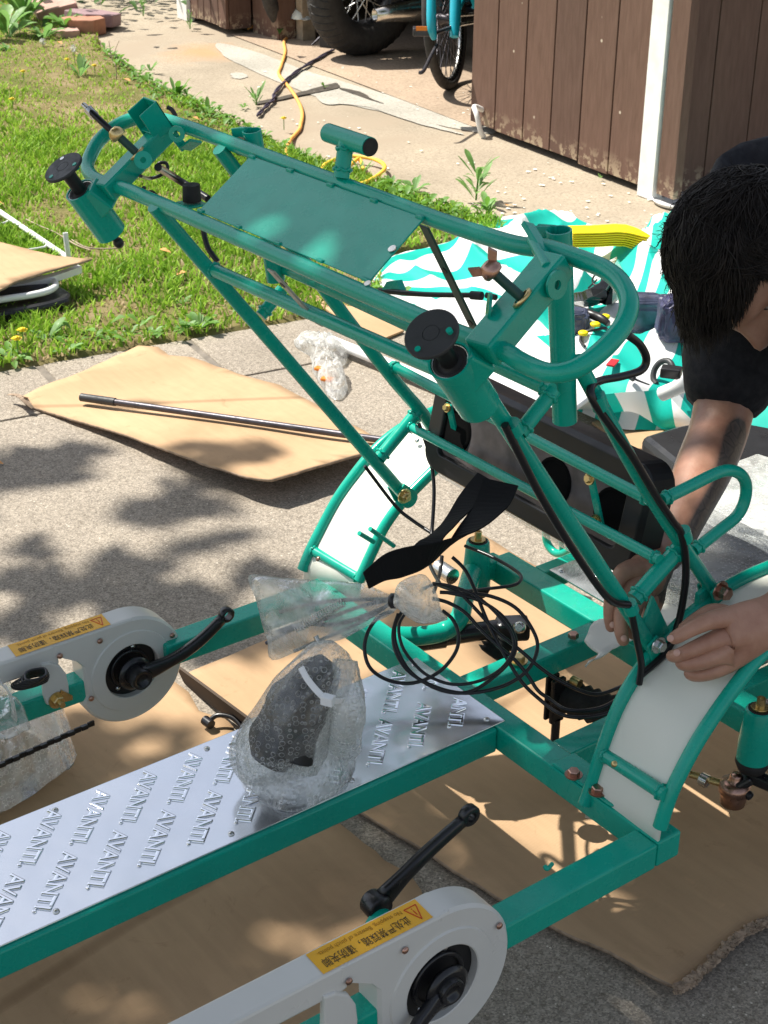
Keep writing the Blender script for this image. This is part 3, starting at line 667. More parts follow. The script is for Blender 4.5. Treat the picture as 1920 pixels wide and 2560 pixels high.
# second cross member (i) and the rails joining them
yi=1.56
beamp('axle_beam',(-1.74,yi,ZP-BH/2),(-1.13,yi,ZP-BH/2),.046,BH)
beamp('centre_rail',(-1.468,ye+.022,ZP-BH/2-.001),(-1.468,yi-.024,ZP-BH/2-.001),.040,BH-.002)
beamp('centre_rail',(-1.262,ye+.022,ZP-BH/2-.001),(-1.262,yi-.024,ZP-BH/2-.001),.040,BH-.002)
# forward frame with its own floor plate
beamp('front_rail',(-1.66,yi+.023,ZP-BH/2),(-1.66,2.35,ZP-BH/2),.028,BH)
beamp('front_rail',(-1.22,yi+.023,ZP-BH/2),(-1.22,2.35,ZP-BH/2),.028,BH)
b=MB(); b.box((-1.44,1.97,ZP+.002),(.41,.76,.003)); fp=part(b,'front_floor_plate',MT['alu'])
screw((-1.63,1.605,ZP+.0036),(0,0,1),.006,parent=fp)
b=MB()
for k in range(15):
    yy=1.66+k*.045
    b.box((-1.47+.01*(k%2),yy,ZP+.006),(.24,.017,.006),Matrix.Rotation(.15,3,'Z'))
part(b,'embossed_rib',MT['aluemb'],.003,fp)
tubep('tow_hook',[at(1368,1300,y=1.95),at(1366,1350,y=1.95),at(1385,1380,y=1.95),at(1410,1382,y=1.95),at(1432,1368,y=1.95)],.0085)
tubep('hook_bar',[at(1403,1345,y=1.95),at(1404,1375,y=1.95)],.005)
# floor plate with embossed word rows
b=MB(); b.box(((xn+xf)/2,.32,ZP+.0022),(xn-xf+.010,1.84,.0028)); plate=part(b,'floor_plate',MT['alu'],.0008)
def textmesh(s,size,ext=0,bev=0):
    cu=bpy.data.curves.new('t','FONT'); cu.body=s; cu.size=size; cu.extrude=ext; cu.bevel_depth=bev; cu.bevel_resolution=1; cu.resolution_u=3; cu.align_x='LEFT'
    o=bpy.data.objects.new('t',cu); COL.objects.link(o); dg=bpy.context.evaluated_depsgraph_get(); me=bpy.data.meshes.new_from_object(o.evaluated_get(dg)); bpy.data.objects.remove(o); bpy.data.curves.remove(cu); return me
wordmesh={}
def word(s):
    if s not in wordmesh:
        me=textmesh(s,.0280,.0003,.0013); me.materials.clear(); me.materials.append(MT['aluemb'])
        for p in me.polygons: p.use_smooth=False
        wordmesh[s]=me
    return wordmesh[s]
full=word('AVANTI.'); wfull=max(v.co.x for v in full.vertices)
sx=.113/wfull
def wordat(x,y,s):
    a=math.atan2(-.187,.184); 
    o=link('embossed_word',word(s)); o.parent=plate; o.matrix_parent_inverse=world_of(plate).inverted()
    o.location=(x-.0025,y-.0025,ZP+.0040); o.rotation_euler=(0,0,a); o.scale=(sx,1.0,1)
    return o
adv={c:i for i,c in enumerate('AVANTI.')}
for k in range(-14,3):
    y0=1.191+.0707*k
    for wn in (0,1):
        X0=-1.547+wn*.0885; Y0=y0-wn*.0925
        # only the letters that fall on the plate
        s='AVANTI.'; st=0
        for i in range(7):
            fx=X0+.0753*(i/7); fy=Y0-.0765*(i/7)
            if fy>1.225: st=i+1
        if st>=7 or Y0<-.1: continue
        fx=X0+.0753*(st/7); fy=Y0-.0765*(st/7)
        if Y0-.09<-.3: continue
        wordat(fx,fy,s[st:])
for (x_,y_) in [(-1.37,1.22),(-1.545,1.225),(-1.368,.98),(-1.545,.86),(-1.368,.79),(-1.545,.63),(-1.368,.545),(-1.368,.30),(-1.545,.38)]:
    screw((x_,y_,ZP+.0036),(0,0,1),.0045,parent=plate,name='rivet')
# ---------------- chain cases
def z7(a,b_): return (a*.25316, 1500+b_*.25316)
def chain_case(xface,cy,cz,r_,near):
    th=.046; xb=xface-th
    P0=[]
    ref=Vector((0,.893,.300))
    for (a,b_) in ((490,400),(490,640)): 
        q=at(*z7(a,b_),x=-1.835); P0.append(((q.y-ref.y)/.0895*r_,(q.z-ref.z)/.0895*r_))
    left=[(P0[0][0],r_*.995),(P0[0][0],r_*.60),(-r_*1.0,r_*.56),(-r_*.88,r_*.40),(-r_*.86,-.02)]
    arc=[(math.cos(a)*r_,math.sin(a)*r_) for a in [math.radians(200+i*(450-200)/60) for i in range(61)]]
    outl=left+arc     # closed polygon around the centre
    def rad(th_):
        dx,dy=math.cos(th_),math.sin(th_); best=1e9
        for i in range(len(outl)):
            x1,y1=outl[i]; x2,y2=outl[(i+1)%len(outl)]; ex,ey=x2-x1,y2-y1; den=dx*ey-dy*ex
            if abs(den)<1e-12: continue
            t=(x1*ey-y1*ex)/den; u=(x1*dy-y1*dx)/den
            if t>0 and -1e-6<=u<=1+1e-6: best=min(best,t)
        return best
    angs=sorted(set([2*math.pi*i/120 for i in range(120)]+[math.atan2(y,x)%(2*math.pi) for x,y in left]))
    hr=r_*.505; b=MB()
    def pt(rr,a,x): return (x,cy+math.cos(a)*rr,cz+math.sin(a)*rr)
    n=len(angs); rings=[]
    prof=[('h',hr,xface-.012),('h',hr,xface-.001),('h',hr+.0015,xface),('h',hr+.022,xface),('h',hr+.0235,xface-.0025),('h',hr+.026,xface-.0025),('o',-.004,xface-.0025),('o',0,xface-.0065),('o',0,xb+.004),('o',-.004,xb),('h',hr,xb)]
    for kind_,v,x in prof: rings.append([pt((v if kind_=='h' else rad(a)+v),a,x) for a in angs])
    vs=[q for g in rings for q in g]; fs=[(i*n+k,i*n+(k+1)%n,(i+1)*n+(k+1)%n,(i+1)*n+k) for i in range(len(rings)-1) for k in range(n)]
    b.add(vs,fs,False)
    cc=part(b,'chain_case',MT['white'])
    # long arm
    zt=cz+r_; y1=cy-r_*1.28
    b=MB(); b.beam((xface-th/2-.001,-.8,zt-.0185),(xface-th/2-.001,y1,zt-.0185),th-.004,.037); part(b,'case_arm',MT['white'],.004,cc)
    b=MB(); b.beam((xface-th/2-.0008,y1-.001,zt-.010),(xface-th/2-.0008,cy+.01,zt-.010),th-.004,.0195); part(b,'case_top',MT['white'],.003,cc)
    # hole interior
    b=MB(); b.cyl((xface-.028,cy,cz),(xface-.0125,cy,cz),hr+.001,40); part(b,'chainring_cover',MT['black'],0,cc)
    b=MB(); b.lathe((xface-.0125,cy,cz),(1,0,0),[(hr*.72,0),(hr*.72,.004),(hr*.66,.006),(hr*.60,.004),(hr*.60,.0)],40); part(b,'chainring',MT['blackmetal'],0,cc)
    for a in (235,-60,75): 
        a=R(a); screw((xface-.0122,cy+math.cos(a)*hr*.8,cz+math.sin(a)*hr*.8),(1,0,0),.0042,parent=cc)
    for (u,v) in ((P0[0][0]+.010,r_*.78),(-r_*.55,r_*.80) ,(r_*.80,r_*.42),(-r_*.80,-.022)):
        screw((xface+.0001,cy+u,cz+v),(1,0,0),.0046,'pinkgold',parent=cc)
    # bracket and bolt below the arm
    yb=cy-r_*1.22
    def rel(px_,py_,dx=0):
        q=at(px_,py_,x=-1.828); k_=r_/.0905; return Vector((xface+dx,cy+(q.y-.895)*k_,cz+(q.z-.300)*k_))
    b=MB(); b.prism([rel(*q,dx=.001) for q in ((103,1660),(125,1656),(150,1664),(166,1685),(172,1712),(174,1745),(160,1758),(118,1764),(110,1740))],(-.010,0,0)); part(b,'case_bracket',MT['white'],.003,cc)
    bolt(rel(141,1748,.002),(1,0,0),.0095,.008,'gold',cc,True,.009)
    b=MB(); b.prism([rel(*q,dx=.002) for q in ((150,1722),(178,1736),(178,1746),(156,1752),(148,1740))],(.003,0,0)); part(b,'chain_tensioner',MT['gold'],0,cc)
    # lower chain run
    b=MB(); y=cy-.06; z=cz-r_*.93
    k=0
    while y>-.3:
        a=Vector((xface-.024,y,z-.0005*(k%2))); c_=a+Vector((0,-.0125,-.0012))
        b.box((a+c_)/2,(.0075 if k%2 else .0045,.0118,.0075 if k%2 else .0092)); y-=.0115; z-=.0009; k+=1
    part(b,'chain',MT['blackmetal'],.0012,cc)
    return cc
def sticker(cc,q,zt,lab):
    b=MB(); P=[Vector((p.x,p.y,zt+.0008)) for p in q]; b.add(P,[(0,1,2,3)]); st=part(b,'warning_sticker',MT['sticker'],0,cc)
    a=P[1]; # right far corner near the triangle; reading runs towards -y, up is +x
    xm,xM=(P[0].x+P[1].x)/2,(P[2].x+P[3].x)/2; y0=P[1].y; y1=P[0].y; W_=xM-xm; Ln=y0-y1
    def txt(s,size,yy,xx,m,sxx=1):
        me=textmesh(s,size); me.materials.clear(); me.materials.append(m); o=link('sticker_text',me); o.parent=cc; o.matrix_parent_inverse=world_of(cc).inverted()
        o.location=(xx,yy,zt+.0013); o.rotation_euler=(0,0,R(-90)); wid=max(v.co.x for v in me.vertices) if len(me.vertices) else 1
        o.scale=(sxx/wid,1,1); return o
    txt('此处严禁踩踏，谨防夹脚',W_*.42,y0-Ln*.17,xm+W_*.50,MT['inkblack'],Ln*.78)
    txt('No stepping. Beware of pinch points.',W_*.26,y0-Ln*.17,xm+W_*.16,MT['inkbrown'],Ln*.76)
    tr=[(y0-Ln*.035,xm+W_*.22),(y0-Ln*.145,xm+W_*.22),(y0-Ln*.09,xm+W_*.86)]
    b=MB()
    for i in range(3):
        p0=Vector((tr[i][1],tr[i][0],zt+.0013)); p1=Vector((tr[(i+1)%3][1],tr[(i+1)%3][0],zt+.0013)); b.beam(p0,p1,.0013,.0002)
    b.beam((xm+W_*.40,y0-Ln*.09,zt+.0013),(xm+W_*.62,y0-Ln*.09,zt+.0013),.0012,.0002); b.box((xm+W_*.32,y0-Ln*.09,zt+.0013),(.0014,.0014,.0002))
    part(b,'warning_triangle',MT['stickred'],0,cc)
MT['sticker']=varied('orange_sticker',(.82,.42,.015),.35,.08,20); MT['inkblack']=mat('ink_black',(.03,.025,.02),.6); MT['inkbrown']=mat('ink_brown',(.35,.16,.01),.6); MT['stickred']=mat('sticker_red',(.62,.05,.01),.5)
rn,rf=.1040,.0905
cyn,czn=.866,.300; cyf,czf=.895,.300
ccn=chain_case(-1.027,cyn,czn,rn,True); ccf=chain_case(-1.828,cyf,czf,rf,False)
zt=czn+rn; ex=-1.027
sticker(ccn,[Vector((ex-.041,at(765,2389,z=zt).y,0)),Vector((ex-.041,at(1046,2257,z=zt).y,0)),Vector((ex-.005,at(1078,2290,z=zt).y,0)),Vector((ex-.005,at(801,2429,z=zt).y,0))],zt,'')
zt=czf+rf; ex=-1.828
sticker(ccf,[Vector((ex-.041,at(*z7(35,415),z=zt).y,0)),Vector((ex-.041,at(*z7(985,125),z=zt).y,0)),Vector((ex-.005,at(*z7(1050,205),z=zt).y,0)),Vector((ex-.005,at(*z7(105,510),z=zt).y,0))],zt,'')
# ---------------- cranks
def crank(hub,tip,ax,name='crank_arm',eye=.0145,bend=.0):
    hub=Vector(hub); tip=Vector(tip); ax=Vector(ax).normalized(); d=(tip-hub); t=d.normalized(); s=ax.cross(t)
    b=MB()
    b.lathe(hub-ax*.012,ax,[(0,0),(.0165,0),(.0175,.003),(.0175,.021),(.016,.024),(.016,.024),(.011,.024),(.011,.018),(0,.018)],24)
    # arm: tapering section with rounded edges
    rings=[];m=14
    for i in range(m+1):
        q=i/m; c=hub+t*(.012+(d.length-.022)*q)+ax*(.0+.010*math.sin(q*math.pi*.9)*bend+.006*q)+s*(.010*math.sin(q*math.pi)*(-1))
        wd=.0145*(1-q)+.0085*q if q<.25 else .0105-.002*q; hh=.0080-.0015*q
        if q<.25: wd=.0150-(.0150-.0102)*(q/.25)
        ring=[]
        for k in range(12):
            a=2*math.pi*k/12; ca,sa=math.cos(a),math.sin(a); e=.6
            ring.append(c+s*wd*math.copysign(abs(ca)**e,ca)+ax*hh*math.copysign(abs(sa)**e,sa))
        rings.append(ring)
    vs=[q for g in rings for q in g]; n=12
    fs=[(i*n+k,i*n+(k+1)%n,(i+1)*n+(k+1)%n,(i+1)*n+k) for i in range(m) for k in range(n)]
    b.add(vs,fs+[tuple(range(n))[::-1],tuple(range(m*n,m*n+n))],True)
    # eye with a real hole
    e0=tip-ax*.006+ax*.004
    b.lathe(e0,ax,[(.0072,0),(eye-.002,0),(eye,.002),(eye,.011),(eye-.002,.013),(.0072,.013),(.0072,.013),(.0072,0)],24)
    c=part(b,name,MT['blackmetal'],0); return c
hx=-1.165
crank(at(940,2262,x=hx),at(1178,2042,x=hx),(-1,0,0),bend=-.5)
b=MB(); b.cyl((hx+.010,cyn,czn),(-1.075,cyn,czn),.021,24); part(b,'bottom_bracket',TE)
cr=crank((-1.020,cyn,czn),at(985,2640,x=-1.012),(1,0,0),bend=.3)
cr=crank((xo_f+.028,cyf,czf),at(562,1533,x=-1.79),(1,0,0),bend=.3,eye=.0125)
b=MB(); b.cyl((xo_f-.02,cyf,czf),(xo_f-.10,cyf,czf),.021,24); part(b,'bottom_bracket',TE)
b=MB(); b.lathe((-1.022,cyn,czn),(1,0,0),[(0,0),(.030,0),(.030,.004),(.024,.007),(.024,.007),(0,.007)],30); part(b,'chainring_hub',MT['blackmetal'])
b=MB(); b.lathe((-1.822,cyf,czf),(1,0,0),[(0,0),(.028,0),(.028,.004),(.022,.007),(.022,.007),(0,.007)],30); part(b,'chainring_hub',MT['blackmetal'])
# small weld tabs on the near side rail
tubep('weld_tab',[at(1380,2160,z=ZP),at(1368,2172,z=ZP+.004),at(1362,2165,z=ZP+.006)],.003,n=8)
# ---------------- mudguards (fenders) with tube edges
ri=[(1462,2010),(1478,1965),(1492,1920),(1512,1860),(1548,1765),(1590,1690),(1640,1625),(1700,1560),(1760,1510),(1830,1462),(1920,1420),(2010,1392)]
ro=[(1650,2068),(1668,2010),(1690,1955),(1740,1860),(1795,1775),(1850,1700),(1900,1640),(1980,1570),(2060,1520)]
XRo=-1.035
RI=[at(a,b_,x=XR) for a,b_ in ri]; RO=[at(a,b_,x=XRo) for a,b_ in ro]
tubep('fender_tube',RI,.0100); tubep('fender_tube',RO,.0098)
XLn,XLf=-1.755,-1.885
ln=[(898,1452),(912,1420),(935,1370),(960,1318),(1000,1262),(1045,1215),(1100,1160),(1150,1105),(1200,1070),(1270,1040)]
lf_=[(757,1425),(775,1380),(800,1330),(840,1255),(880,1197),(930,1135),(985,1085),(1050,1045),(1120,1015)]
LN=[at(a,b_,x=XLn) for a,b_ in ln]; LF=[at(a,b_,x=XLf) for a,b_ in lf_]
tubep('fender_tube',LN,.0092); tubep('fender_tube',LF,.0100)
def fend(A,B,low,inset=.010,ext=None):
    a,_=crom(A,[0]*len(A),6,False); c,_=crom(B,[0]*len(B),6,False)
    n=40; 
    def samp(P,t):
        L_=[0]; 
        for i in range(1,len(P)): L_.append(L_[-1]+(P[i]-P[i-1]).length)
        s=t*L_[-1]
        for i in range(1,len(P)):
            if L_[i]>=s: return P[i-1].lerp(P[i],(s-L_[i-1])/max(1e-9,L_[i]-L_[i-1]))
        return P[-1]
    vs=[];m_=9
    for i in range(n+1):
        t=i/n; p=samp(a,t); q=samp(c,t)
        for k in range(m_):
            s=k/(m_-1); r_=p.lerp(q,s); r_=r_+Vector((0,0,-.004+.004*math.sin(s*math.pi)))
            if i==0: r_=r_+Vector((0,-.0,-low))
            vs.append(r_)
    fs=[(i*m_+k,i*m_+k+1,(i+1)*m_+k+1,(i+1)*m_+k) for i in range(n) for k in range(m_-1)]
    b=MB(); b.add(vs,fs,True); o=part(b,'mudguard',MT['fender']); s=o.modifiers.new('s','SOLIDIFY'); s.thickness=.003; s.offset=0; return o
fend([RI[0]+Vector((0,.004,.01))]+RI[1:],RO,.03); fend(LN,LF,.03)
tubep('fender_stay',[at(1505,1883,x=XR),at(1665,1988,x=XRo)],.0095)
tubep('fender_stay',[at(777,1373,x=XLf),at(905,1448,x=XLn)],.0085)
tubep('fender_stay',[at(1018,1086,x=XLf),at(1112,1148,x=XLn)],.0085)
for (a,b_) in ((1538,1915),(1600,1955)): screw(at(a,b_,x=-1.10)+Vector((0,-.002,.004)),(0,-.8,.6),.0045,'gold')
for (a,b_) in ((803,1400),(843,1424)): screw(at(a,b_,x=-1.83)+Vector((0,-.006,.004)),(0,-.8,.6),.0045,'pinkgold')
for (a,b_) in ((1050,1105),(1093,1126)): screw(at(a,b_,x=-1.82)+Vector((0,-.006,.004)),(0,-.8,.6),.0045,'steel')
for x0,P,ex_ in ((XR,((1572,1730),(1590,1775)),1),): 
    for (a,b_) in P: tubep('cable_hook',[at(a,b_,x=x0)+Vector((.0,0,.008)),at(a+25,b_+12,x=x0)+Vector((.0,0,.012)),at(a+34,b_+6,x=x0+.0)+Vector((0,0,.012))],.004,n=8)
for (a,b_,c_,d_) in ((898,1333,935,1355),(925,1322,985,1365)): tubep('cable_hook',[at(a,b_,x=XLn+.02),at((a+c_)/2,(b_+d_)/2,x=XLn+.018),at(c_,d_,x=XLn+.02)],.004,n=8)
# foot plate and bolts on the cross member
b=MB(); fpz=ZP+.003; b.prism([(-1.235,1.222,fpz),(-1.235,1.264,fpz),(-1.12,1.264,fpz),(-1.105,1.243,fpz),(-1.12,1.222,fpz)],(0,0,.004)); part(b,'foot_plate',TE,.002)
bolt(at(1434,1938,z=ZP+.006),(0,0,1),.0085,.007,'pinkgold'); bolt(at(1494,1980,z=ZP+.008),(0,0,1),.0085,.007,'pinkgold')
bolt(at(1433,1593,z=ZP+.003),(0,0,1),.0085,.008,'pinkgold',washer=False); bolt(at(1296,1652,z=ZP+.003),(0,0,1),.010,.008,'gold')
# ---------------- upright legs
A0=at(1196,958,x=XR); A1=at(1633,1622,x=XR); B0=at(1442,900,x=XR); B1=at(1786,1482,x=XR)
tubep('upright_leg',[A0,A1],.0100,smooth=0); tubep('upright_leg',[B0,at(1612,1215,x=XR),B1],.0097,smooth=4)
fA0=at(385,515,x=XL); fA1=at(1012,1240,x=XL); fB0=at(548,372,x=XL); fB1=at(1062,1048,x=XL)
tubep('upright_leg',[fA0,fA1],.0100,smooth=0); tubep('upright_leg',[fB0,at(945,900,x=XL),at(1058,1035,x=XL),at(1100,1110,x=XL)],.0100,smooth=4)
# clevises at the feet
def clevis(p,dirv,ax=(1,0,0)):
    d=Vector(dirv).normalized(); s=d.cross(Vector(ax)).normalized(); p=Vector(p); b=MB()
    for o in (-.014,.010):
        b=MB(); q=[p-d*.030-s*.010,p-d*.030+s*.010]+[p+(d*math.cos(a)+s*math.sin(a))*.016 for a in [R(90-i*20) for i in range(10)]]
        b.prism([v+Vector((o,0,0)) for v in q],(.004,0,0))
        part(b,'clevis_plate',TE,.001)
dA=(A1-A0).normalized(); dB=(B1-at(1612,1215,x=XR)).normalized(); dFA=(fA1-fA0).normalized()
clevis(A1,dA); clevis(B1+dB*.006,dB); clevis(fA1,dFA)
bolt(at(1010,1240,x=XL+.022),(1,0,0),.0085,.007,'gold',stud=.004); bolt(at(1800,1476,x=XR+.020),(1,0,0),.0095,.014,'pinkgold',stud=0); bolt(at(1645,1612,x=XR+.018),(1,0,0),.008,.008,'steel')
b=MB(); g=A1; b.prism([g+Vector((-.003,.0,-.012)),g+Vector((-.003,.035,.004)),g+Vector((-.003,-.012,.085)),g+Vector((-.003,-.026,.05))],(.006,0,0)); part(b,'gusset_plate',TE,.001)
b=MB(); g=B1; b.prism([g+Vector((-.004,-.012,.02)),g+Vector((-.004,.02,0)),g+Vector((-.004,.01,-.045)),g+Vector((-.004,-.035,-.040)),g+Vector((-.004,-.035,.01))],(.008,0,0)); part(b,'gusset_plate',TE,.001)
# cross bars between the legs of each side
tubep('leg_crossbar',[at(1586,1498,x=XR),at(1697,1372,x=XR)],.0112,smooth=0)
tubep('leg_crossbar',[at(1300,1082,x=XR),at(1385,975,x=XR)],.0090,smooth=0)
tubep('leg_crossbar',[at(948,1146,x=XL),at(1045,1028,x=XL)],.0105,smooth=0)
tubep('leg_crossbar',[at(652,790,x=XL),at(706,724,x=XL)],.0090,smooth=0)
# hand hold loop
tubep('grab_loop',[at(1655,1250,x=XR),at(1720,1218,x=XR),at(1800,1180,x=XR),at(1842,1180,x=XR),at(1864,1206,x=XR),at(1862,1250,x=XR),at(1842,1290,x=XR),at(1800,1325,x=XR),at(1735,1376,x=XR)],.0080)
# long rails between the two sides
tubep('seat_rail',[at(980,914,x=XL),at(1628,1252,x=XR)],.0078,smooth=0)
tubep('seat_rail',[at(1021,1064,x=XL),at(1650,1400,x=XR)],.0075,smooth=0)
tubep('back_rail',[at(528,672,x=XL),at(1190,965,x=XR)],.0092,smooth=0)
tubep('back_rail',[at(690,660,x=XL),at(1378,976,x=XR)],.0088,smooth=0)
# brackets holding the back pad
def flatbar(p0,p1,w,th,up,m=TE,name='mounting_strap',parent=None):
    b=MB(); b.beam(p0,p1,w,th,up); return part(b,name,m,.0008,parent)
def ylz(px,py,y): return at(px,py,y=y)
s=flatbar(at(1122,1010,x=-1.655),at(1146,1122,x=-1.655),.013,.004,(0,-1,.2)); s2=flatbar(at(1477,1192,x=-1.315),at(1502,1312,x=-1.315),.013,.004,(0,-1,.2))
for q in ((1124,1018),(1140,1105)): bolt(at(*q,x=-1.655)+Vector((0,-.004,0)),(0,-1,.3),.005,.005,'gold')
for q in ((1480,1195),(1495,1300)): bolt(at(*q,x=-1.315)+Vector((0,-.004,0)),(0,-1,.3),.006,.005,'gold')
MT['void']=mat('dark_recess',(.004,.004,.004),.9,spec=.1)
# black moulded seat back between the rails
gy=1.372; tilt=Vector((0,.20,.98)).normalized(); nb=Vector((0,-.98,.20)).normalized()
def pad(px,py,off=0): return atpl(px,py,Vector((0,1.352,.70))-nb*off,nb)
cs=[pad(1068,905),pad(1530,1140),pad(1640,1238),pad(1637,1358),pad(1560,1340),pad(1120,1100)]
# rectangle in pad plane: x from -1.70 to -1.19
def pq(x,h,off=0): return Vector((x,1.358,.574))+tilt*h-nb*off
X0_,X1_=-1.705,-1.258; H_=.150
def rrect(x0,x1,h0,h1,r_,off,seg=6):
    P=[]
    for cx_,ch,a0 in ((x1-r_,h1-r_,0),(x0+r_,h1-r_,90),(x0+r_,h0+r_,180),(x1-r_,h0+r_,270)):
        for k in range(seg+1):
            a=R(a0+90*k/seg); P.append(pq(cx_+math.cos(a)*r_,ch+math.sin(a)*r_,off))
    return P
b=MB(); loops=[rrect(X0_,X1_,0,H_,.030,0),rrect(X0_-.006,X1_+.006,-.006,H_+.006,.034,.010),rrect(X0_-.006,X1_+.006,-.006,H_+.006,.034,.052),rrect(X0_,X1_,0,H_,.03,.060)]
inn=[rrect(X0_+.028,X1_-.030,.026,H_-.026,.012,0),rrect(X0_+.030,X1_-.032,.028,H_-.028,.012,.007)]
n=len(loops[0]); allr=[inn[1],inn[0]]+loops; vs=[q for g in allr for q in g]
fs=[(i*n+k,i*n+(k+1)%n,(i+1)*n+(k+1)%n,(i+1)*n+k) for i in range(len(allr)-1) for k in range(n)]
b.add(vs,fs+[tuple(range((len(allr)-1)*n,len(allr)*n))],False); sb=part(b,'seat_back_shell',MT['black'],.002)
b=MB(); b.add(inn[1],[tuple(range(n))]); m=varied('brushed_dark_panel',(.10,.085,.085),.35,.4,30); 
bp_=part(b,'seat_back_panel',m,0,sb)
for hx_ in (-1.650,-1.430,-1.310):
    b=MB(); c=pq(hx_,.072,.0068); b.lathe(c,nb,[(.036,.0005),(.032,.0035),(.029,.001)],30); b.lathe(c,nb,[(0,.0012),(.030,.0012)],30); part(b,'pad_hole',MT['void'],0,sb)
# ---------------- the tilted upper frame
T1=Vector((0,1.055,1.108)); T2=Vector((0,.953,1.044)); E_=(T1-T2).normalized(); NN=Vector((0,-E_.z,E_.y))
def onF(px,py,off=0): return atpl(px,py,T1+NN*off,NN)
loop=[(480,322),(560,352),(700,404),(900,478),(1100,552),(1260,604),(1330,618),(1372,622),(1456,650),(1515,675),(1556,712),(1573,762),(1553,821),(1498,882),(1435,923),(1372,932),(1309,908),(1254,875),(1150,835),(1050,793),(900,729),(700,641),(500,553),(390,505),(305,470),(272,461),(236,446),(219,424),(223,396),(248,352),(295,313),(350,294),(400,298)]
tubep('frame_loop',[onF(a,b_) for a,b_ in loop],.0099,closed=True,smooth=4)
# panel on top
pc=[onF(628,392,.006),onF(1062,548,.006),onF(924,708,.006),onF(498,530,.006)]
b=MB(); b.prism(pc,NN*.002); pan=part(b,'top_panel',TE,.0008)
for k in range(5):
    for e0,e1 in ((pc[0],pc[1]),(pc[3],pc[2])):
        b=MB(); q=e0.lerp(e1,(k+.02)/4.05); q=q.lerp((pc[0]+pc[2])/2,.02)+NN*.0025; b.box(q,(.012,.005,.004)); part(b,'weld_tab',TE,.001,pan)
for q in ((980,577+50),): 
    b=MB(); c=onF(981,627-4,.0090); b.cyl(c,c+NN*.0015,.005,14); part(b,'rivet',MT['steel'],0,pan)
b=MB(); c=onF(921,712,.008); b.cyl(c,c+NN*.003,.004,12); part(b,'rivet',MT['steel'],0,pan)
# cross channels
def chan(p0,p1,w,h,name='cross_channel'):
    b=MB(); b.beam(p0,p1,w,h,NN); return part(b,name,TE,.003)
c0=onF(1203,884,.004); c1=onF(1393,655,.004); chan(c0,c1,.035,.030)
c0f=onF(262,482,.002); c1f=onF(425,316,.002); chan(c0f,c1f,.026,.028)
# steering heads
def head(top,lenn,r_,disc_off,disc_r,ax=None):
    ax=NN if ax is None else ax.normalized(); top=Vector(top); bt=top-ax*lenn; b=MB()
    b.lathe(bt,ax,[(0,0),(r_,0),(r_,0),(r_,lenn),(r_,lenn),(r_*.90,lenn),(r_*.90,lenn),(r_*.90,lenn-.006),(r_*.90,lenn-.006),(0,lenn-.006)],40); h=part(b,'steering_head',TE)
    b=MB(); b.lathe(top,ax,[(r_*.86,-.006),(r_*.86,-.0022),(r_*.70,-.002),(r_*.70,-.002),(r_*.62,-.004),(r_*.58,-.004),(r_*.5,-.004),(r_*.42,-.001),(r_*.42,-.001),(0,-.001)],36); part(b,'bearing',MT['rubber'],0,h)
    b=MB(); b.lathe(top,ax,[(r_*.885,-.005),(r_*.87,-.0015),(r_*.83,-.0015),(r_*.82,-.005)],36); part(b,'bearing_ring',MT['steel'],0,h)
    b=MB(); b.cyl(top-ax*.005,top+ax*(disc_off-.004),.0095,20); part(b,'flange_stem',MT['black'],0,h)
    dc=top+ax*disc_off; b=MB(); b.lathe(dc-ax*.0045,ax,[(0,0),(disc_r*.5,0),(disc_r-.002,.001),(disc_r,.002),(disc_r,.005),(disc_r-.001,.006),(disc_r-.001,.006),(.0092,.006),(.0092,.006),(.0090,.0052),(.0084,.0052),(.0082,.006),(.0082,.006),(0,.006)],48); fl=part(b,'flange_plate',MT['flange'],0,h)
    for k in range(3):
        u=Vector((1,0,0)); v=ax.cross(u); a=R(150+120*k); c=dc+(u*math.cos(a)+v*math.sin(a))*disc_r*.74
        b=MB(); b.cyl(c-ax*.007,c+ax*.0022,.0032,14); part(b,'flange_hole',MT['teal'] if k else MT['steel'],0,fl)
    b=MB(); b.cyl(bt,bt-ax*.014,.005,14); b.lathe(bt-ax*.020,ax,[(0,-.008),(.005,-.006),(.0072,-.002),(.0072,.003),(.005,.007),(0,.009)],16); part(b,'ball_joint',MT['black'],0,h)
    return h
topn=onF(1123,901,.014); head(topn,.088,.0228,.050,.0282,Vector((.19,-.625,.757)))
topf=onF(199,474,.014); head(topf,.080,.0218,.040,.0285)
b=MB(); c=onF(1205,890,.0); b.beam(c,topn-NN*.030,.026,.032,NN); part(b,'head_gusset',TE,.003)
b=MB(); c=onF(262,482,.0); b.beam(c,topf-NN*.030,.030,.040,NN); part(b,'head_gusset',TE,.003)
# vertical post sleeves behind
def sleeve(top,bot,r_,lab=None):
    top=Vector(top); bot=Vector(bot); ax=(top-bot).normalized(); L_=(top-bot).length; b=MB()
    b.lathe(bot,ax,[(0,0),(r_,0),(r_,0),(r_,L_),(r_,L_),(r_-.002,L_),(r_-.002,L_),(r_-.002,L_-.03),(0,L_-.03)],30); s=part(b,'post_sleeve',TE)
    b=MB(); e=top-ax*.012; b.beam(e+Vector((-r_*.6,-r_*.3,0)),e+Vector((-r_*2.1,-r_*1.0,-.004)),.005,.030,(0,0,1)); b.beam(e+Vector((-r_*.6,r_*.3,0)),e+Vector((-r_*2.0,-r_*.3,-.002)),.004,.028,(0,0,1)); part(b,'clamp_ear',TE,.001,s)
    bolt(e+Vector((-.004,-r_-.004,-.008)),(0.3,-1,.2),.0085,.007,'pinkgold',s); return s
xs_=-1.182; sleeve(at(1397,575,x=xs_),at(1412,1052,x=xs_),.0145)
sleeve(at(629,326,x=-1.735),at(690,700,x=-1.735),.0130)
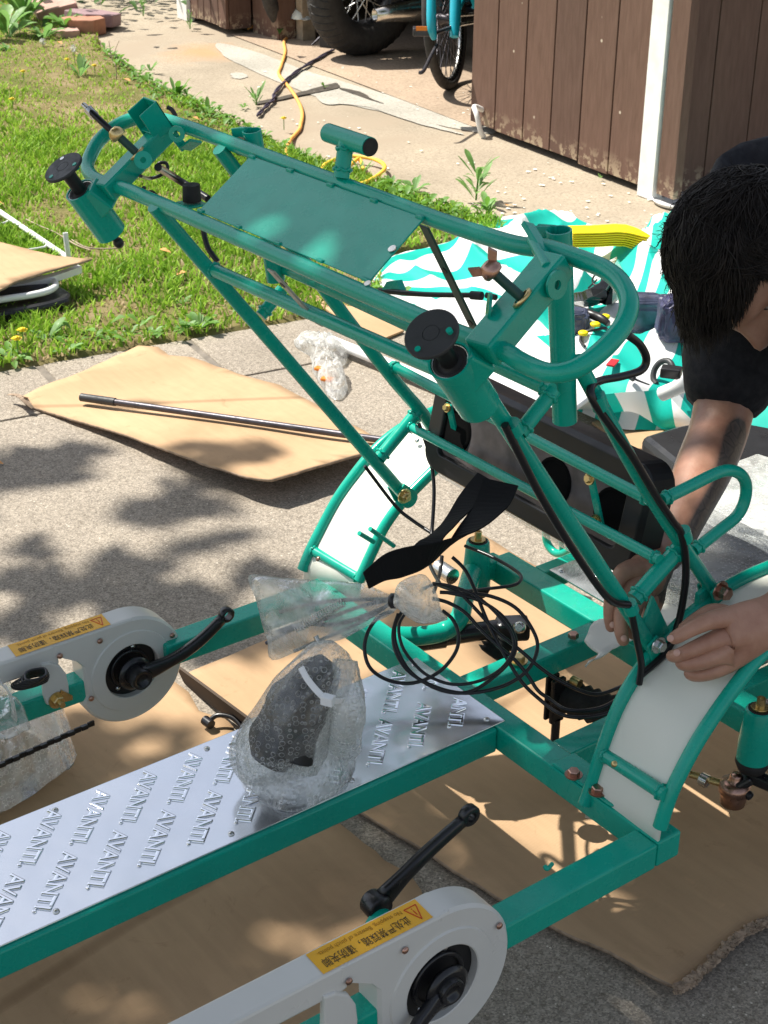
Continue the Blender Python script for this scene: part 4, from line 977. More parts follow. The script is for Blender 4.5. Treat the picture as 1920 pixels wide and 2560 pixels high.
# T-shaped post
tb=onF(853,445,.010); tt=at(866,352,y=tb.y+.012)
tubep('tee_post',[tb,tt],.0098,smooth=0)
b=MB(); d=Vector((1,0,0)); L0=at(820,332,y=tb.y+.014); L1=at(925,362,y=tb.y+.014); L1.z=L0.z; L1.y=L0.y; b.cyl(L0,L1,.0116,26); tp=part(b,'tee_bar',TE)
b=MB(); b.cyl(L1,L1+d*.002,.0106,24); part(b,'end_cap',MT['rubber'],0,tp)
# flat straps with slots under the frame
def strap(p0,p1,w,m,holes):
    s=flatbar(p0,p1,w,.003,(0,-.8,.5),m,'flat_strap'); t=(p1-p0); 
    for h in holes:
        c=p0+t*h; b=MB(); n_=Vector((0,-.8,.5)); n_=(n_-t.normalized()*n_.dot(t.normalized())).normalized(); b.cyl(c-n_*.003,c+n_*.0022,.0045,12); part(b,'bolt_hole',MT['black'],0,s)
strap(at(676,655,x=-1.50)+Vector((0,0,-.01)),at(800,812,x=-1.50),.015,MT['greystrap'],(.25,.83))
strap(at(1060,565,x=-1.385),at(1190,830,x=-1.385),.017,MT['tealdark'],(.4,.9))
# upper left bracket stub
bk=onF(397,330,.006); b=MB(); q=Matrix.Rotation(R(0),3,'Z'); ux=Vector((1,0,0)); 
P=[bk+ux*a+E_*c for a,c in ((-.018,-.016),(.018,-.016),(.018,.016),(-.018,.016))]
for i in range(4):
    if i==0: continue
    p0,p1=P[i],P[(i+1)%4]; nrm=((p0+p1)/2-bk).normalized(); b.prism([p0,p1,p1+NN*.045,p0+NN*.045],-nrm*.0025)
part(b,'bracket_channel',TE,.0008)
b=MB(); b.box(bk+NN*.012,(.034,.030,.002),Matrix.Rotation(math.atan2(E_.z,E_.y),3,'X')); part(b,'bracket_floor',TE,.0008)
# tabs and lugs
def lug(p,n_,r_=.012,th=.003,hole=.005,m=TE):
    n_=Vector(n_).normalized(); b=MB(); b.lathe(Vector(p)-n_*th/2,n_,[(hole,0),(r_,0),(r_,0),(r_,th),(r_,th),(hole,th),(hole,th),(hole,0)],24); return part(b,'lug',m)
lug(onF(1392,712,.006),(1,.1,.1),.015); lug(onF(1222,768,.02),(-.6,-.8,.1),.015); lug(onF(358,400+0,.024),(.8,-.5,.3),.012,hole=.004); lug(onF(442,335,.02),(.7,-.7,0),.011)
flatbar(onF(440,345,-.01),onF(462,372,-.03),.012,.004,(1,0,0),name='bent_tab'); flatbar(onF(462,372,-.03),onF(490,352,-.02),.020,.004,(0,.3,1),name='bent_tab')
flatbar(onF(1318,560,.02),onF(1368,640,.006),.016,.006,(1,0,0),name='welded_pin')
b=MB(); q=onF(1365,665,.012); b.tube([onF(1329,598,.012),onF(1368,668,.016)],.006,10,smooth=0); part(b,'welded_pin',TE)
# clamp bolts with wing nuts
def clampbolt(base,topp,m='pinkgold',wing=True):
    base=Vector(base); topp=Vector(topp); ax=(topp-base).normalized(); b=MB(); b.lathe(base,ax,[(0,0),(.0125,0),(.0125,.003),(.009,.0035)],20); w_=part(b,'washer',MT['gold'])
    b=MB(); b.cyl(base,topp,.0055,12); part(b,'threaded_stud',MT['tealdark'],0)
    b=MB(); b.lathe(topp-ax*.004,ax,[(0,0),(.010,0),(.0115,.004),(.010,.010),(.006,.015),(0,.016)],16)
    if wing:
        s=ax.orthogonal().normalized(); 
        for sg in (-1,1): b.prism([topp+s*sg*.006,topp+s*sg*.006+ax*.012,topp+s*sg*.015+ax*.020,topp+s*sg*.018+ax*.010],ax.cross(s)*.005)
    part(b,'wing_nut' if wing else 'dome_nut',MT[m],.0008)
clampbolt(onF(1308,748,.022),onF(1308,748,.022)+NN*.032+Vector((-.022,-.006,0)),'pinkgold',True)
clampbolt(onF(345,386,.020),onF(345,386,.020)+NN*.030+Vector((-.016,-.004,0)),'gold',False)
b=MB(); p=onF(480,502,-.03); b.cyl(p,p+Vector((0,0,.022)),.0125,20,.0115); part(b,'rubber_stop',MT['rubber']); b=MB(); b.box(p+Vector((0,0,-.004)),(.034,.03,.003)); part(b,'stop_bracket',TE,.0008)
# dark rod across, cable stop
b=MB(); b.tube([at(948,726,d=2.16),at(1060,736,d=2.10),at(1178,738,d=2.05)],[.0042,.0036,.0036],10); part(b,'gas_rod',MT['cable'])
b=MB(); b.cyl(at(1178,738,d=2.05),at(1205,740,d=2.04),.0058,12); b.cyl(at(1216,738,d=2.03),at(1240,744,d=2.02),.004,12); part(b,'cable_adjuster',MT['flange'])
b=MB(); q=at(955,724,d=2.15); b.prism([q,q+Vector((.03,.01,.004)),q+Vector((.02,.01,.016)),q+Vector((.005,.004,.012))],(0,.01,0)); part(b,'bent_tab',TE)
# ---------------- steering knuckles, tie rod, springs
kl=at(1195,1352,z=.375); kr=at(1900,1772,z=.375)
for kp,sgn in ((kl,-1),(kr,1)):
    b=MB(); b.lathe(kp,(0,0,-1),[(.011,0),(.0185,0),(.020,.003),(.024,.055),(.024,.085),(.024,.085),(0,.085)],30); h=part(b,'kingpin_tube',TE)
    b=MB(); b.lathe(kp,(0,0,1),[(.0165,-.001),(.0165,.001),(.0165,.001),(0,.001)],24); part(b,'kingpin_seal',MT['rubber'],0,h)
    b=MB(); b.lathe(kp,(0,0,1),[(0,.001),(.0135,.001),(.0125,.004),(.0125,.004),(.0065,.004),(.0065,.004),(.0062,.018),(.0062,.018),(.004,.018),(.004,.018),(.004,.012),(0,.012)],18); part(b,'kingpin_nut',MT['gold'],0,h)
    b=MB(); b.lathe(kp-Vector((0,0,.085)),(0,0,-1),[(0,0),(.023,0),(.025,.006),(.020,.018),(0,.018)],24); part(b,'kingpin_boot',MT['rubber'],0,h)
    j_=Vector((-1.74 if sgn<0 else -1.13,yi,ZP-.02)); b=MB(); b.beam(j_,kp-Vector((0,0,.055)),.034,.036); part(b,'knuckle_arm',TE,.003)
b=MB(); k1=at(1838,1960,z=.245); k2=kr-Vector((0,0,.115)); b.beam(k2,k1,.030,.014); b.beam(k2,k2+Vector((.12,.03,0)),.02,.018); b.beam(k1,at(1880,1995,z=.235),.012,.012); part(b,'steering_arm',MT['blackmetal'],.004)
b=MB(); b.lathe(k1,(0,0,1),[(0,.018),(.007,.018),(.009,.014),(.009,.006),(.012,.004),(.012,.004),(.022,.002),(.023,-.012),(.020,-.014),(.020,-.014),(.018,-.034),(.014,-.037),(0,-.037)],24); part(b,'ball_joint',MT['pinkgold'])
b=MB(); e=at(1725,1935,z=.24); b.cyl(k1+Vector((0,0,-.006)),e,.0055,12); part(b,'tie_rod',MT['gold'])
b=MB(); b.cyl(at(1770,1955,z=.24),at(1752,1946,z=.24),.010,8); part(b,'tie_rod_nut',MT['steel'])
# black telescopic shaft
s0=at(1000,1607,z=.285); s1=at(1240,1572,z=.285); s2_=at(1110,1592,z=.285)
b=MB(); b.cyl(s0,s2_,.0185,24); b.cyl(s2_,s1,.0155,24); part(b,'telescopic_shaft',MT['blackmetal'])
b=MB(); c=at(1292,1570,z=.285); b.beam(s1,c+(c-s1).normalized()*.02,.036,.034); part(b,'shaft_knuckle',MT['blackmetal'],.006)
b=MB(); b.lathe(at(1300,1568,z=.31),(.5,-.8,.35),[(0,0),(.010,0),(.010,.006),(.006,.008),(.006,.008),(0,.008)],16); part(b,'steel_bolt',MT['steel'])
def bellows(p0,p1,r_,n_,name='rubber_bellows',ind=.72):
    p0=Vector(p0); p1=Vector(p1); L_=(p1-p0).length; pr=[(0,0)]
    for i in range(n_*2+1): pr.append((r_ if i%2 else r_*ind, L_*i/(n_*2)))
    b=MB(); b.lathe(p0,p1-p0,pr,26); return part(b,name,MT['rubber'])
bellows(at(1228,1640,z=.24),at(1262,1590,z=.27),.028,5); bellows(at(1408,1738,z=.24),at(1560,1792,z=.24),.029,7,ind=.84)
b=MB(); q=at(1398,1690,z=.29); b.box(q+Vector((0,0,-.045)),(.008,.026,.08)); b.box(q+Vector((-.014,0,-.045)),(.006,.026,.08)); b.cyl(q+Vector((0,0,-.08)),q+Vector((0,0,-.17)),.007,12); b.cyl(q+Vector((.01,.0,-.16)),q+Vector((.01,0,-.172)),.022,18); part(b,'spring_bracket',MT['blackmetal'],.002)
b=MB(); b.cyl(at(1430,1700,z=.28),at(1450,1710,z=.28),.008,8); part(b,'gold_nut',MT['gold'])
# curved steering pipe near the cables
tubep('curved_pipe',[at(1180,1430,z=.33),at(1160,1500,z=.33),at(1148,1545,z=.32),at(1110,1578,z=.30),at(1050,1590,z=.30),at(985,1590,z=.30)],.016)
b=MB(); b.cyl(at(1095,1418,z=.30),at(1132,1442,z=.30),.0145,16); part(b,'steel_pipe',MT['steel']); b=MB(); b.cyl(at(1160,1555,z=.27),at(1192,1570,z=.27),.007,10); part(b,'brass_fitting',MT['gold'])
# ---------------- cables
def cab(pts,r_=.0028,name='brake_cable',zf=None,m='cable',**kw):
    P=[]
    for q in pts:
        if len(q)==2: P.append(at(q[0],q[1],z=(.352+max(0,(1745-q[1]))*.00045) if zf is None else zf))
        else: P.append(at(q[0],q[1],**q[2]))
    return tubep(name,P,r_,MT[m],n=8,**kw)
z9=lambda L_: [(880+a*.31344,1280+b_*.31344) for a,b_ in L_]
cab(z9([(330,790),(220,830),(130,950),(100,1100),(150,1250),(300,1345),(500,1362),(700,1270),(825,1120),(850,980),(805,860),(720,785)]))
cab(z9([(395,800),(345,900),(348,1050),(430,1230),(560,1350),(750,1432),(950,1430),(1150,1300),(1285,1150),(1300,1000),(1200,830),(1000,700),(750,640)]))
cab(z9([(370,810),(330,950),(345,1100),(440,1260),(640,1385),(900,1445),(1200,1390),(1400,1260),(1480,1080),(1430,920),(1300,760),(1100,670),(900,650),(700,640)]))
cab(z9([(640,570),(760,590),(870,655),(1000,790),(1150,950),(1350,1110),(1500,1240)])+[(1405,1705),(1480,1735),(1540,1722),(1600,1685),(1650,1620)])
cab(z9([(800,360),(900,460),(980,620),(1050,800),(1130,980),(1230,1160),(1350,1350)])+[(1345,1745),(1400,1785),(1460,1793),(1530,1778),(1585,1730),(1603,1680),(1602,1640),(1594,1590),(1583,1540)])
cab(z9([(900,270),(1100,350),(1280,450),(1350,520),(1300,580),(1100,610),(850,630),(680,580)]),zf=.40)
cab([(1047,1058,dict(x=-1.72)),(1072,1132,dict(x=-1.70)),(1085,1216,dict(x=-1.68)),(1080,1326,dict(x=-1.65)),(1072,1400,dict(x=-1.6)),(1100,1460)],.0030)
cab([(912,1165,dict(x=-1.74)),(987,1263,dict(x=-1.72)),(1030,1300,dict(x=-1.70)),(1078,1332,dict(x=-1.66))],.0030)
cab([(1105,1390,dict(x=-1.6)),(1100,1430,dict(x=-1.58)),(1085,1480)],.0030)
off=dict(x=XR+.017)
cab([(1262,1062,off),(1300,1140,off),(1360,1255,off),(1440,1385,off),(1520,1495,off),(1572,1512,off)],.0050,'brake_hose')
cab([(1578,1530,off),(1592,1600,off),(1603,1660,off),(1598,1710,off)],.0046,'brake_hose')
cab([(1570,838,dict(x=XR+.0)),(1600,862,dict(x=XR)),(1616,898,dict(x=XR)),(1602,926,dict(x=XR)),(1550,942,dict(x=XR)),(1500,952,dict(x=XR)),(1476,972,dict(x=XR+.01)),(1488,1010,off),(1530,1070,off),(1580,1140,off),(1640,1240,off),(1680,1300,off),(1703,1335,off),(1714,1400,off),(1712,1470,off),(1695,1560,off),(1665,1630,off),(1600,1690,off)],.0050,'brake_hose')
for (a,b_,c_,d_) in ((1278,1058,1290,1082),(1492,988,1502,1020),(1572,1508,1580,1528),(1706,1325,1714,1350)):
    b=MB(); p=at(a,b_,x=XR+.014); q=at(c_,d_,x=XR+.014); b.cyl(p,q,.0098,20); part(b,'cable_guide',TE)
b=MB(); b.tube([at(219,272,d=2.18),at(262,312,d=2.17),at(300,346,d=2.17),at(331,376,d=2.16)],.0048,10); part(b,'cable_end',MT['cable']); b=MB(); b.cyl(at(219,272,d=2.18),at(238,292,d=2.18),.0068,12); b.cyl(at(208,262,d=2.185),at(219,272,d=2.18),.004,10); part(b,'cable_ferrule',MT['steel'])
b=MB(); b.tube([onF(395,418,-.01),at(440,446,d=2.25),at(520,497,d=2.22)],.0055,10); part(b,'gas_rod',MT['cable'])
tubep('loose_cable',[onF(352,440,0),at(372,446,d=2.22),at(398,440,d=2.22),at(418,424,d=2.22),at(415,408,d=2.22),at(398,408,d=2.22),at(392,420,d=2.22)],.0026,MT['cable'],n=8)
tubep('loose_cable',[onF(360,470,0),at(350,490,d=2.2),at(375,480,d=2.2),at(390,490,d=2.2),at(400,520,d=2.2)],.0030,MT['cable'],n=8)
tubep('loose_cable',[at(508,575,d=2.2),at(520,620,d=2.2),at(545,655,d=2.2)],.0042,MT['cable'],n=8)
tubep('loose_cable',[at(418,268,d=2.25),at(430,275,d=2.25),at(440,292,d=2.25)],.0035,MT['cable'],n=8)
# bundle of thin cable lying on the far rail
b=MB()
for k in range(6):
    cx_,cy_=74+3*k,1706-4*k; b.tube([at(cx_+(44-3*k)*math.cos(a)+3*math.sin(3*a+k),cy_+13*math.sin(a)-.25*(44-3*k)*math.cos(a),z=.352+.005*k) for a in [2*math.pi*q/12 for q in range(12)]],.0021,8,closed=True)
part(b,'coiled_cable',MT['cable'])
for dx_,dy_,dz_,rr_ in ((14,-8,.012,.0024),):
    cab([(a+dx_,c+dy_,dict(z=.352+dz_+max(0,(1745-c))*.00045)) for a,c in z9([(520,640),(640,600),(820,640),(980,720),(1130,860),(1230,1000),(1240,1130),(1150,1270),(980,1370),(760,1400),(560,1330),(430,1210),(350,1080),(330,930),(390,820)])],rr_)
cab(z9([(640,690),(760,720),(900,800),(1020,930),(1180,1080),(1300,1180),(1400,1300),(1480,1420)])+[(1370,1745),(1420,1775),(1500,1770),(1560,1735),(1590,1700)],.0028)
# webbing strap
sd=Vector((.75,-.35,.5))
b=MB(); b.ribbon([at(1253,1205,d=2.12),at(1228,1262,d=2.10),at(1177,1320,d=2.06),at(1127,1362,d=2.03),at(1072,1389,d=2.0),at(1009,1406,d=1.98),at(962,1420,d=1.97),at(915,1452,d=1.96)],[.050,.050,.050,.048,.046,.046,.040,.028],[Vector((.8,.55,.0)),Vector((.65,.6,.35)),Vector((.35,.5,.8)),Vector((.1,.25,.95)),Vector((.05,.2,.97))],.0018); part(b,'webbing_strap',MT['web'])
b=MB(); b.ribbon([at(1218,1195,d=2.14),at(1177,1240,d=2.13),at(1145,1285,d=2.11),at(1108,1325,d=2.08),at(1080,1350,d=2.06),at(1055,1380,d=2.05)],.036,[Vector((.8,.55,.2)),Vector((.6,.6,.5)),Vector((.7,.6,.3))],.0018); part(b,'webbing_strap',MT['web'])
from mathutils.geometry import delaunay_2d_cdt as CDT
def inpoly(p,poly):
    x,y=p; c=False; n=len(poly)
    for i in range(n):
        x1,y1=poly[i]; x2,y2=poly[(i+1)%n]
        if (y1>y)!=(y2>y) and x<(x2-x1)*(y-y1)/(y2-y1)+x1: c=not c
    return c
def sheetobj(name,px,zf,m,label,cat,step=.05,jag=0,th=.006,zb=0,group=None,edge=None,parent=None,smooth_edge=True):
    """a bendable sheet: outline measured at height zb, zf(x,y) gives its height"""
    P=[]
    for a,b_ in px:
        p=at(a,b_,z=zb)
        for _ in range(6): p=at(a,b_,z=zf(p.x,p.y))
        P.append(p)
    out=[]
    for i,p in enumerate(P):
        q=P[(i+1)%len(P)]; k=max(1,int((q-p).length/ (step*.5)))
        for t in range(k):
            r_=p.lerp(q,t/k); 
            if jag: n_=Vector(((q-p).y,-(q-p).x,0)).normalized(); r_=r_+n_*jag*noise.noise(r_*18)
            out.append((r_.x,r_.y))
    xs=[p[0] for p in out]; ys=[p[1] for p in out]; inn_=[]
    x=min(xs)
    while x<max(xs):
        y=min(ys)
        while y<max(ys):
            q=(x+random.uniform(-.1,.1)*step,y+random.uniform(-.1,.1)*step)
            if inpoly(q,out): inn_.append(q)
            y+=step
        x+=step
    n=len(out); r_=CDT([Vector(q) for q in out+inn_],[(i,(i+1)%n) for i in range(n)],[],1,1e-6)
    vs=[(v.x,v.y,zf(v.x,v.y)) for v in r_[0]]; b=MB(); b.add(vs,[tuple(f) for f in r_[2]],True)
    o=b.build(name,m,parent); 
    bm=bmesh.new(); bm.from_mesh(o.data)
    for f in bm.faces:
        if f.normal.z<0: f.normal_flip()
    bm.to_mesh(o.data); bm.free()
    if edge: o.data.materials.append(edge)
    s=o.modifiers.new('thick','SOLIDIFY'); s.thickness=th; s.offset=-1
    if edge: s.material_offset_rim=1
    if label: tag(o,label,cat,group)
    return o
def nn(x,y,s,o=0): return noise.noise(Vector((x*s+o,y*s,o)))
# ---- cardboard
LT=[at(673,1197,z=0),at(50,985,z=0)]
def zL(x,y):
    u,v=touv(Vector((x,y,0))); k=max(0,(v-.34)/.62); return .010+.046*k+.006*nn(x,y,3)*k
cL=sheetobj('cardboard_sheet',[(52,992),(80,976),(220,922),(345,864),(395,867),(420,889),(480,892),(700,962),(965,1105),(960,1118),(820,1158),(740,1182),(680,1198),(640,1196),(520,1162),(400,1118),(250,1066),(120,1030),(64,1010)],zL,MT['card'],'tan cardboard sheet lying on the patio under the black rod','cardboard',.05,.006,.006,0,'cardboard sheets',MT['cardedge'])
fg=MB()
for k in range(5):
    p=at(70+3*k,1000+5*k,z=.02); fg.ribbon([p,p+Vector((-.03,-.015,.008+.003*k)),p+Vector((-.055,-.03+.01*k,.004))],.010,Vector((.3,-1,0)),.0015)
fg.build('torn_flap',MT['cardedge'],cL)
def zA(x,y): 
    return .012+.006*nn(x,y,2.5,3)+ .020*max(0,min(1,(x+1.20)/.25))*(1)+.012*nn(x,y,1.2,7)
cA=sheetobj('cardboard_sheet',[(455,1690),(640,1610),(900,1480),(1010,1385),(1150,1305),(1400,1450),(1700,1650),(2050,1850),(2080,2180),(1935,2290),(1860,2322),(1800,2372),(1740,2432),(1690,2464),(1640,2446),(1520,2380),(1280,2262),(1100,2150),(900,2025),(640,1835)],zA,MT['card2'],'large cardboard sheet under the front axle with a ragged corrugated right edge','cardboard',.05,.006,.007,0,'cardboard sheets',MT['cardedge'])
def zB(x,y): return .008+.008*nn(x,y,2.2,11)+.006*nn(x,y,6,2)
cB=sheetobj('cardboard_sheet',[(-400,1850),(0,1745),(200,1690),(300,1640),(430,1700),(470,1730),(500,1775),(560,1800),(610,1860),(720,1950),(835,2060),(905,2110),(960,2150),(1000,2170),(1050,2225),(1075,2300),(1000,2400),(800,2560),(600,2750),(-300,3100)],zB,MT['card2'],'wide cardboard sheet under the floor plate and the near chain case','cardboard',.05,.012,.006,0,'cardboard sheets',MT['cardedge'])
# torn flutes at the ragged edge of the front sheet
e=MB(); pts=[at(a,b_,z=.03) for a,b_ in ((1690,2464),(1740,2432),(1800,2372),(1860,2322),(1935,2290))]; ep,_=crom(pts,[0]*5,26,False)
for rep in range(4):
  for i,p in enumerate(ep[:-1]):
    t=(ep[i+1]-p).normalized(); s=Vector((t.y,-t.x,0)); p=p.lerp(ep[i+1],random.random()); p.z=zA(p.x,p.y)-.003*rep+.004; q=p-s*random.uniform(.0,.004)
    e.box(q+s*random.uniform(0,.008),(random.uniform(.004,.011),random.uniform(.003,.007),random.uniform(.002,.005)),Matrix.Rotation(random.uniform(0,3),3,'Z')@Matrix.Rotation(random.uniform(-.8,.8),3,'X'))
o=e.build('torn_edge',MT['flute'] if 'flute' in MT else MT['cardedge'],cA); kind(o,'stuff')
# upturned torn strip between the sheets
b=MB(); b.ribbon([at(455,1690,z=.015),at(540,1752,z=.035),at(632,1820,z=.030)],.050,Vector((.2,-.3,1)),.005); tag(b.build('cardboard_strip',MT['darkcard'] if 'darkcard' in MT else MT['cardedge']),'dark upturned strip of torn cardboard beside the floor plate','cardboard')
b=MB(); b.tube([at(520,1805,z=.02),at(545,1788,z=.03),at(585,1796,z=.03),at(610,1826,z=.02)],.0045,8); b.cyl(at(512,1800,z=.02),at(528,1812,z=.02),.009,10); tag(b.build('cable_stub',MT['cable']),'short black cable end on the torn cardboard left of the bubble wrapped bundle','cable')
# ---- black rod on the cardboard
t=thing('steel_rod','long dark steel rod with a worn end lying on the left cardboard','rod',at(550,1040,z=.03))
r0_=at(203,993,z=.032); r1_=at(800,1076,z=.05); r1_=at(970,1102,z=.075)
b=MB(); b.cyl(r0_.lerp(r1_,.12),r1_,.0085,16); b.build('rod_shaft',MT['darksteel'],t)
b=MB(); b.cyl(r0_,r0_.lerp(r1_,.12),.0108,16); b.build('rod_end',MT['worn'] if 'worn' in MT else MT['flange'],t)
# ---- things on the grass at the left
t=thing('seat_cushion','black seat cushion with white piping lying on the grass under cardboard','cushion',at(60,745,z=0))
def rr(cx_,cy_,hx_,hy_,r_,z,rot,seg=8):
    P=[]
    for sx_,sy_,a0 in ((1,1,0),(-1,1,90),(-1,-1,180),(1,-1,270)):
        for k in range(seg+1):
            a=R(a0+90*k/seg); q=Vector((sx_*(hx_-r_)+math.cos(a)*r_,sy_*(hy_-r_)+math.sin(a)*r_,0)); q=Matrix.Rotation(rot,3,'Z')@q; P.append(Vector((cx_+q.x,cy_+q.y,z)))
    return P
c=at(40,748,z=0); rot_=R(47)
def slab(P0,h,in_,m,name,parent):
    b=MB(); cen=sum(P0,Vector())/len(P0); L_=[[cen+(p-cen)*(1-in_) for p in P0],P0,[p+Vector((0,0,h*.6)) for p in P0],[cen+(p-cen)*(1-in_)+Vector((0,0,h)) for p in P0]]
    n=len(P0); vs=[q for g in L_ for q in g]; fs=[(i*n+k,i*n+(k+1)%n,(i+1)*n+(k+1)%n,(i+1)*n+k) for i in range(3) for k in range(n)]+[tuple(range(3*n,4*n))]
    b.add(vs,fs,True); return b.build(name,m,parent)
b=MB(); P=[at(a,b_,z=.05) for a,b_ in ((-120,800),(0,778),(90,762),(150,748),(176,738),(170,722),(130,706),(60,700),(-120,700))]; PQ,_=crom(P,[0]*9,4,True)
b.prism([q-Vector((0,0,.049)) for q in PQ],(0,0,.046)); b.build('cushion_body',MT['black'],t,.012)
b=MB(); b.tube([at(a,b_,z=.068) for a,b_ in ((-120,775),(-40,757),(20,746),(75,738),(118,728),(138,716),(134,702),(112,696),(70,697),(0,710),(-120,735))],.0105,12,closed=True); b.build('piping',MT['whitepaint'],t)
b=MB(); P=[at(a,b_,z=.058) for a,b_ in ((-100,765),(20,738),(90,728),(120,714),(100,704),(0,715),(-100,745))]; b.prism(P,(0,0,.004)); b.build('cushion_top',mat('dark_violet_vinyl',(.03,.025,.05),.4),t)
b=MB(); b.ribbon([at(-20,728,z=.05),at(60,712,z=.06),at(130,695,z=.075),at(200,672,z=.08)],.022,Vector((.2,-.3,1)),.02); tag(b.build('white_bar',MT['whitepaint']),'white flat bar sticking out under the cardboard on the grass','bar')
def zG(x,y): return .115+.012*nn(x,y,2)
cG=sheetobj('cardboard_sheet',[(-200,560),(-60,592),(0,605),(70,622),(140,640),(229,647),(204,655),(141,671),(86,687),(39,704),(-5,727),(-200,810)],lambda x,y:zG(x,y),MT['card3'],'cardboard sheet on the grass covering a cushion and a white bar','cardboard',.05,.006,.006,.10,'cardboard sheets',MT['cardedge'])
t=thing('white_pole_frame','white painted pole with a short upright stub lying on the grass','pole',at(90,590,z=0))
b=MB(); b.tube([at(-60,495,z=.05),at(0,530,z=.05),at(178,650,z=.03)],.0095,12,smooth=0); b.build('pole',MT['whitepaint'],t)
p=at(172,648,z=.03); q=at(163,582,y=p.y); b=MB(); b.lathe(p,q-p,[(.0085,0),(.0085,(q-p).length),(.0085,(q-p).length),(.006,(q-p).length),(.006,(q-p).length),(.006,(q-p).length-.01),(0,(q-p).length-.01)],16); b.build('upright_stub',MT['whitepaint'],t)
for A_ in ([(20,552),(10,557),(-10,560)],[(116,612),(108,618),(70,624)]): b=MB(); b.tube([at(a,b_,z=.045) for a,b_ in A_],.0035,8); b.build('bent_wire',MT['whitepaint'],t)
for i,A_ in enumerate(([(65,548),(100,565),(140,582),(190,612),(225,625)],[(180,600),(215,618),(255,622),(300,620)])):
    b=MB(); b.tube([at(a,b_,z=.035) for a,b_ in A_],.0028,6); tag(b.build('dry_twig',MT['rawwood']),['long pale dry twig in the grass above the white stub','pale dry twig in the grass right of the white stub'][i],'twig')
# ---- orange extension cord and dark twisted cord
cordm=varied('orange_cord',(.85,.40,.10),.5,.1,10); yel=cordm
b=MB(); b.tube([at(a,b_,z=.008) for a,b_ in ((745,80),(712,100),(713,130),(703,165),(697,185),(712,205),(730,228),(748,258),(756,285),(752,312),(748,325),(735,340))]+[at(725,352,z=.02),at(715,385,z=.03),at(735,410,z=.02)],.0085,8); tag(b.build('extension_cord',cordm),'orange extension cord winding down the driveway into the grass','cord')
b=MB(); b.tube([at(a,b_,z=.03) for a,b_ in ((800,430),(815,410),(860,392),(900,392),(935,398),(958,410),(960,425),(935,445),(900,460),(865,462),(840,455))]+[at(890,400,z=.04),at(903,405,z=.03),at(908,425,z=.02)],.0085,8); tag(b.build('extension_cord',mat('yellow_orange_cord',(.88,.52,.06),.5)),'loop of yellow orange cord lying in the weeds behind the T-shaped post','cord')
b=MB()
base_=[at(a,b_,z=.006) for a,b_ in ((832,128),(790,152),(745,180),(715,205),(688,235),(684,252),(665,270),(645,292))]; bp,_=crom(base_,[0]*8,10,False)
for ph in (0,math.pi):
    pts=[]
    for i,p in enumerate(bp):
        a=i*.42+ph; pts.append(p+Vector((math.cos(a)*.0055,math.cos(a)*.0035,.007+math.sin(a)*.003)))
    b.tube(pts,.0055,6,smooth=0)
tag(b.build('twisted_cord',mat('dark_purple_cord',(.045,.035,.06),.6)),'dark twisted cord crossing the orange cord on the driveway','cord')
# ---- small poly bag with orange sachets
def pillow(name,px,zb,thk,m,label,cat,step=.02,crink=.01,parent=None,depth=None,seed=0,nrm=None):
    """closed crumpled bag: outline measured at height zb or view depth"""
    fn=(lambda a,b_: at(a,b_,z=zb)) if depth is None else (lambda a,b_: at(a,b_,d=depth(a,b_)))
    cpx=sum(a for a,_ in px)/len(px); cpy=sum(b_ for _,b_ in px)/len(px)
    oo,_=crom([Vector((a,b_,0)) for a,b_ in px],[0]*len(px),4,True); n=len(oo); rings=9; top=[];bot=[]
    up=Vector((0,0,1)) if nrm is None else Vector(nrm).normalized()
    for sgn,lst in ((1,top),(-1,bot)):
        for r_ in range(rings+1):
            k=1-r_/rings
            for q in oo:
                a=cpx+(q.x-cpx)*k; b2=cpy+(q.y-cpy)*k; p=fn(a,b2)
                h=thk*math.sqrt(max(0,1-k**2.2))*(1.0 if sgn>0 else .15)
                w_=noise.noise(Vector((p.x*28+seed,p.y*28,p.z*28+5*sgn)))*crink*(0.3+min(1,(1-k)*3))+noise.noise(Vector((p.x*75+seed,p.y*75,p.z*60)))*crink*.4
                lst.append(p+up*(sgn*h+w_*(1 if sgn>0 else .2)))
    vs=top+bot; N_=len(top); fs=[]
    for o_ in (0,N_):
        for r_ in range(rings):
            for k in range(n): fs.append((o_+r_*n+k,o_+r_*n+(k+1)%n,o_+(r_+1)*n+(k+1)%n,o_+(r_+1)*n+k))
    for k in range(n): fs.append((k,(k+1)%n,N_+(k+1)%n,N_+k))
    b=MB(); b.add(vs,fs,True); o=b.build(name,m,parent)
    if label: tag(o,label,cat)
    return o
t=thing('small_poly_bag','crumpled clear bag with orange sachets on the patio between the green legs','bag',at(805,920,z=0))
pillow('bag_skin',[(735,862),(752,842),(790,836),(815,850),(868,880),(866,905),(850,925),(868,960),(865,985),(848,1000),(822,990),(800,960),(782,930),(775,890)],.004,.045,MT['film2'],None,None,crink=.03,parent=t)
for (a,b_) in ((802,922),(818,948)):
    b=MB(); c=at(a,b_,z=.03); b.box(c,(.035,.02,.010),Matrix.Rotation(.6,3,'Z')); b.build('sachet',MT['orange'],t,.004)
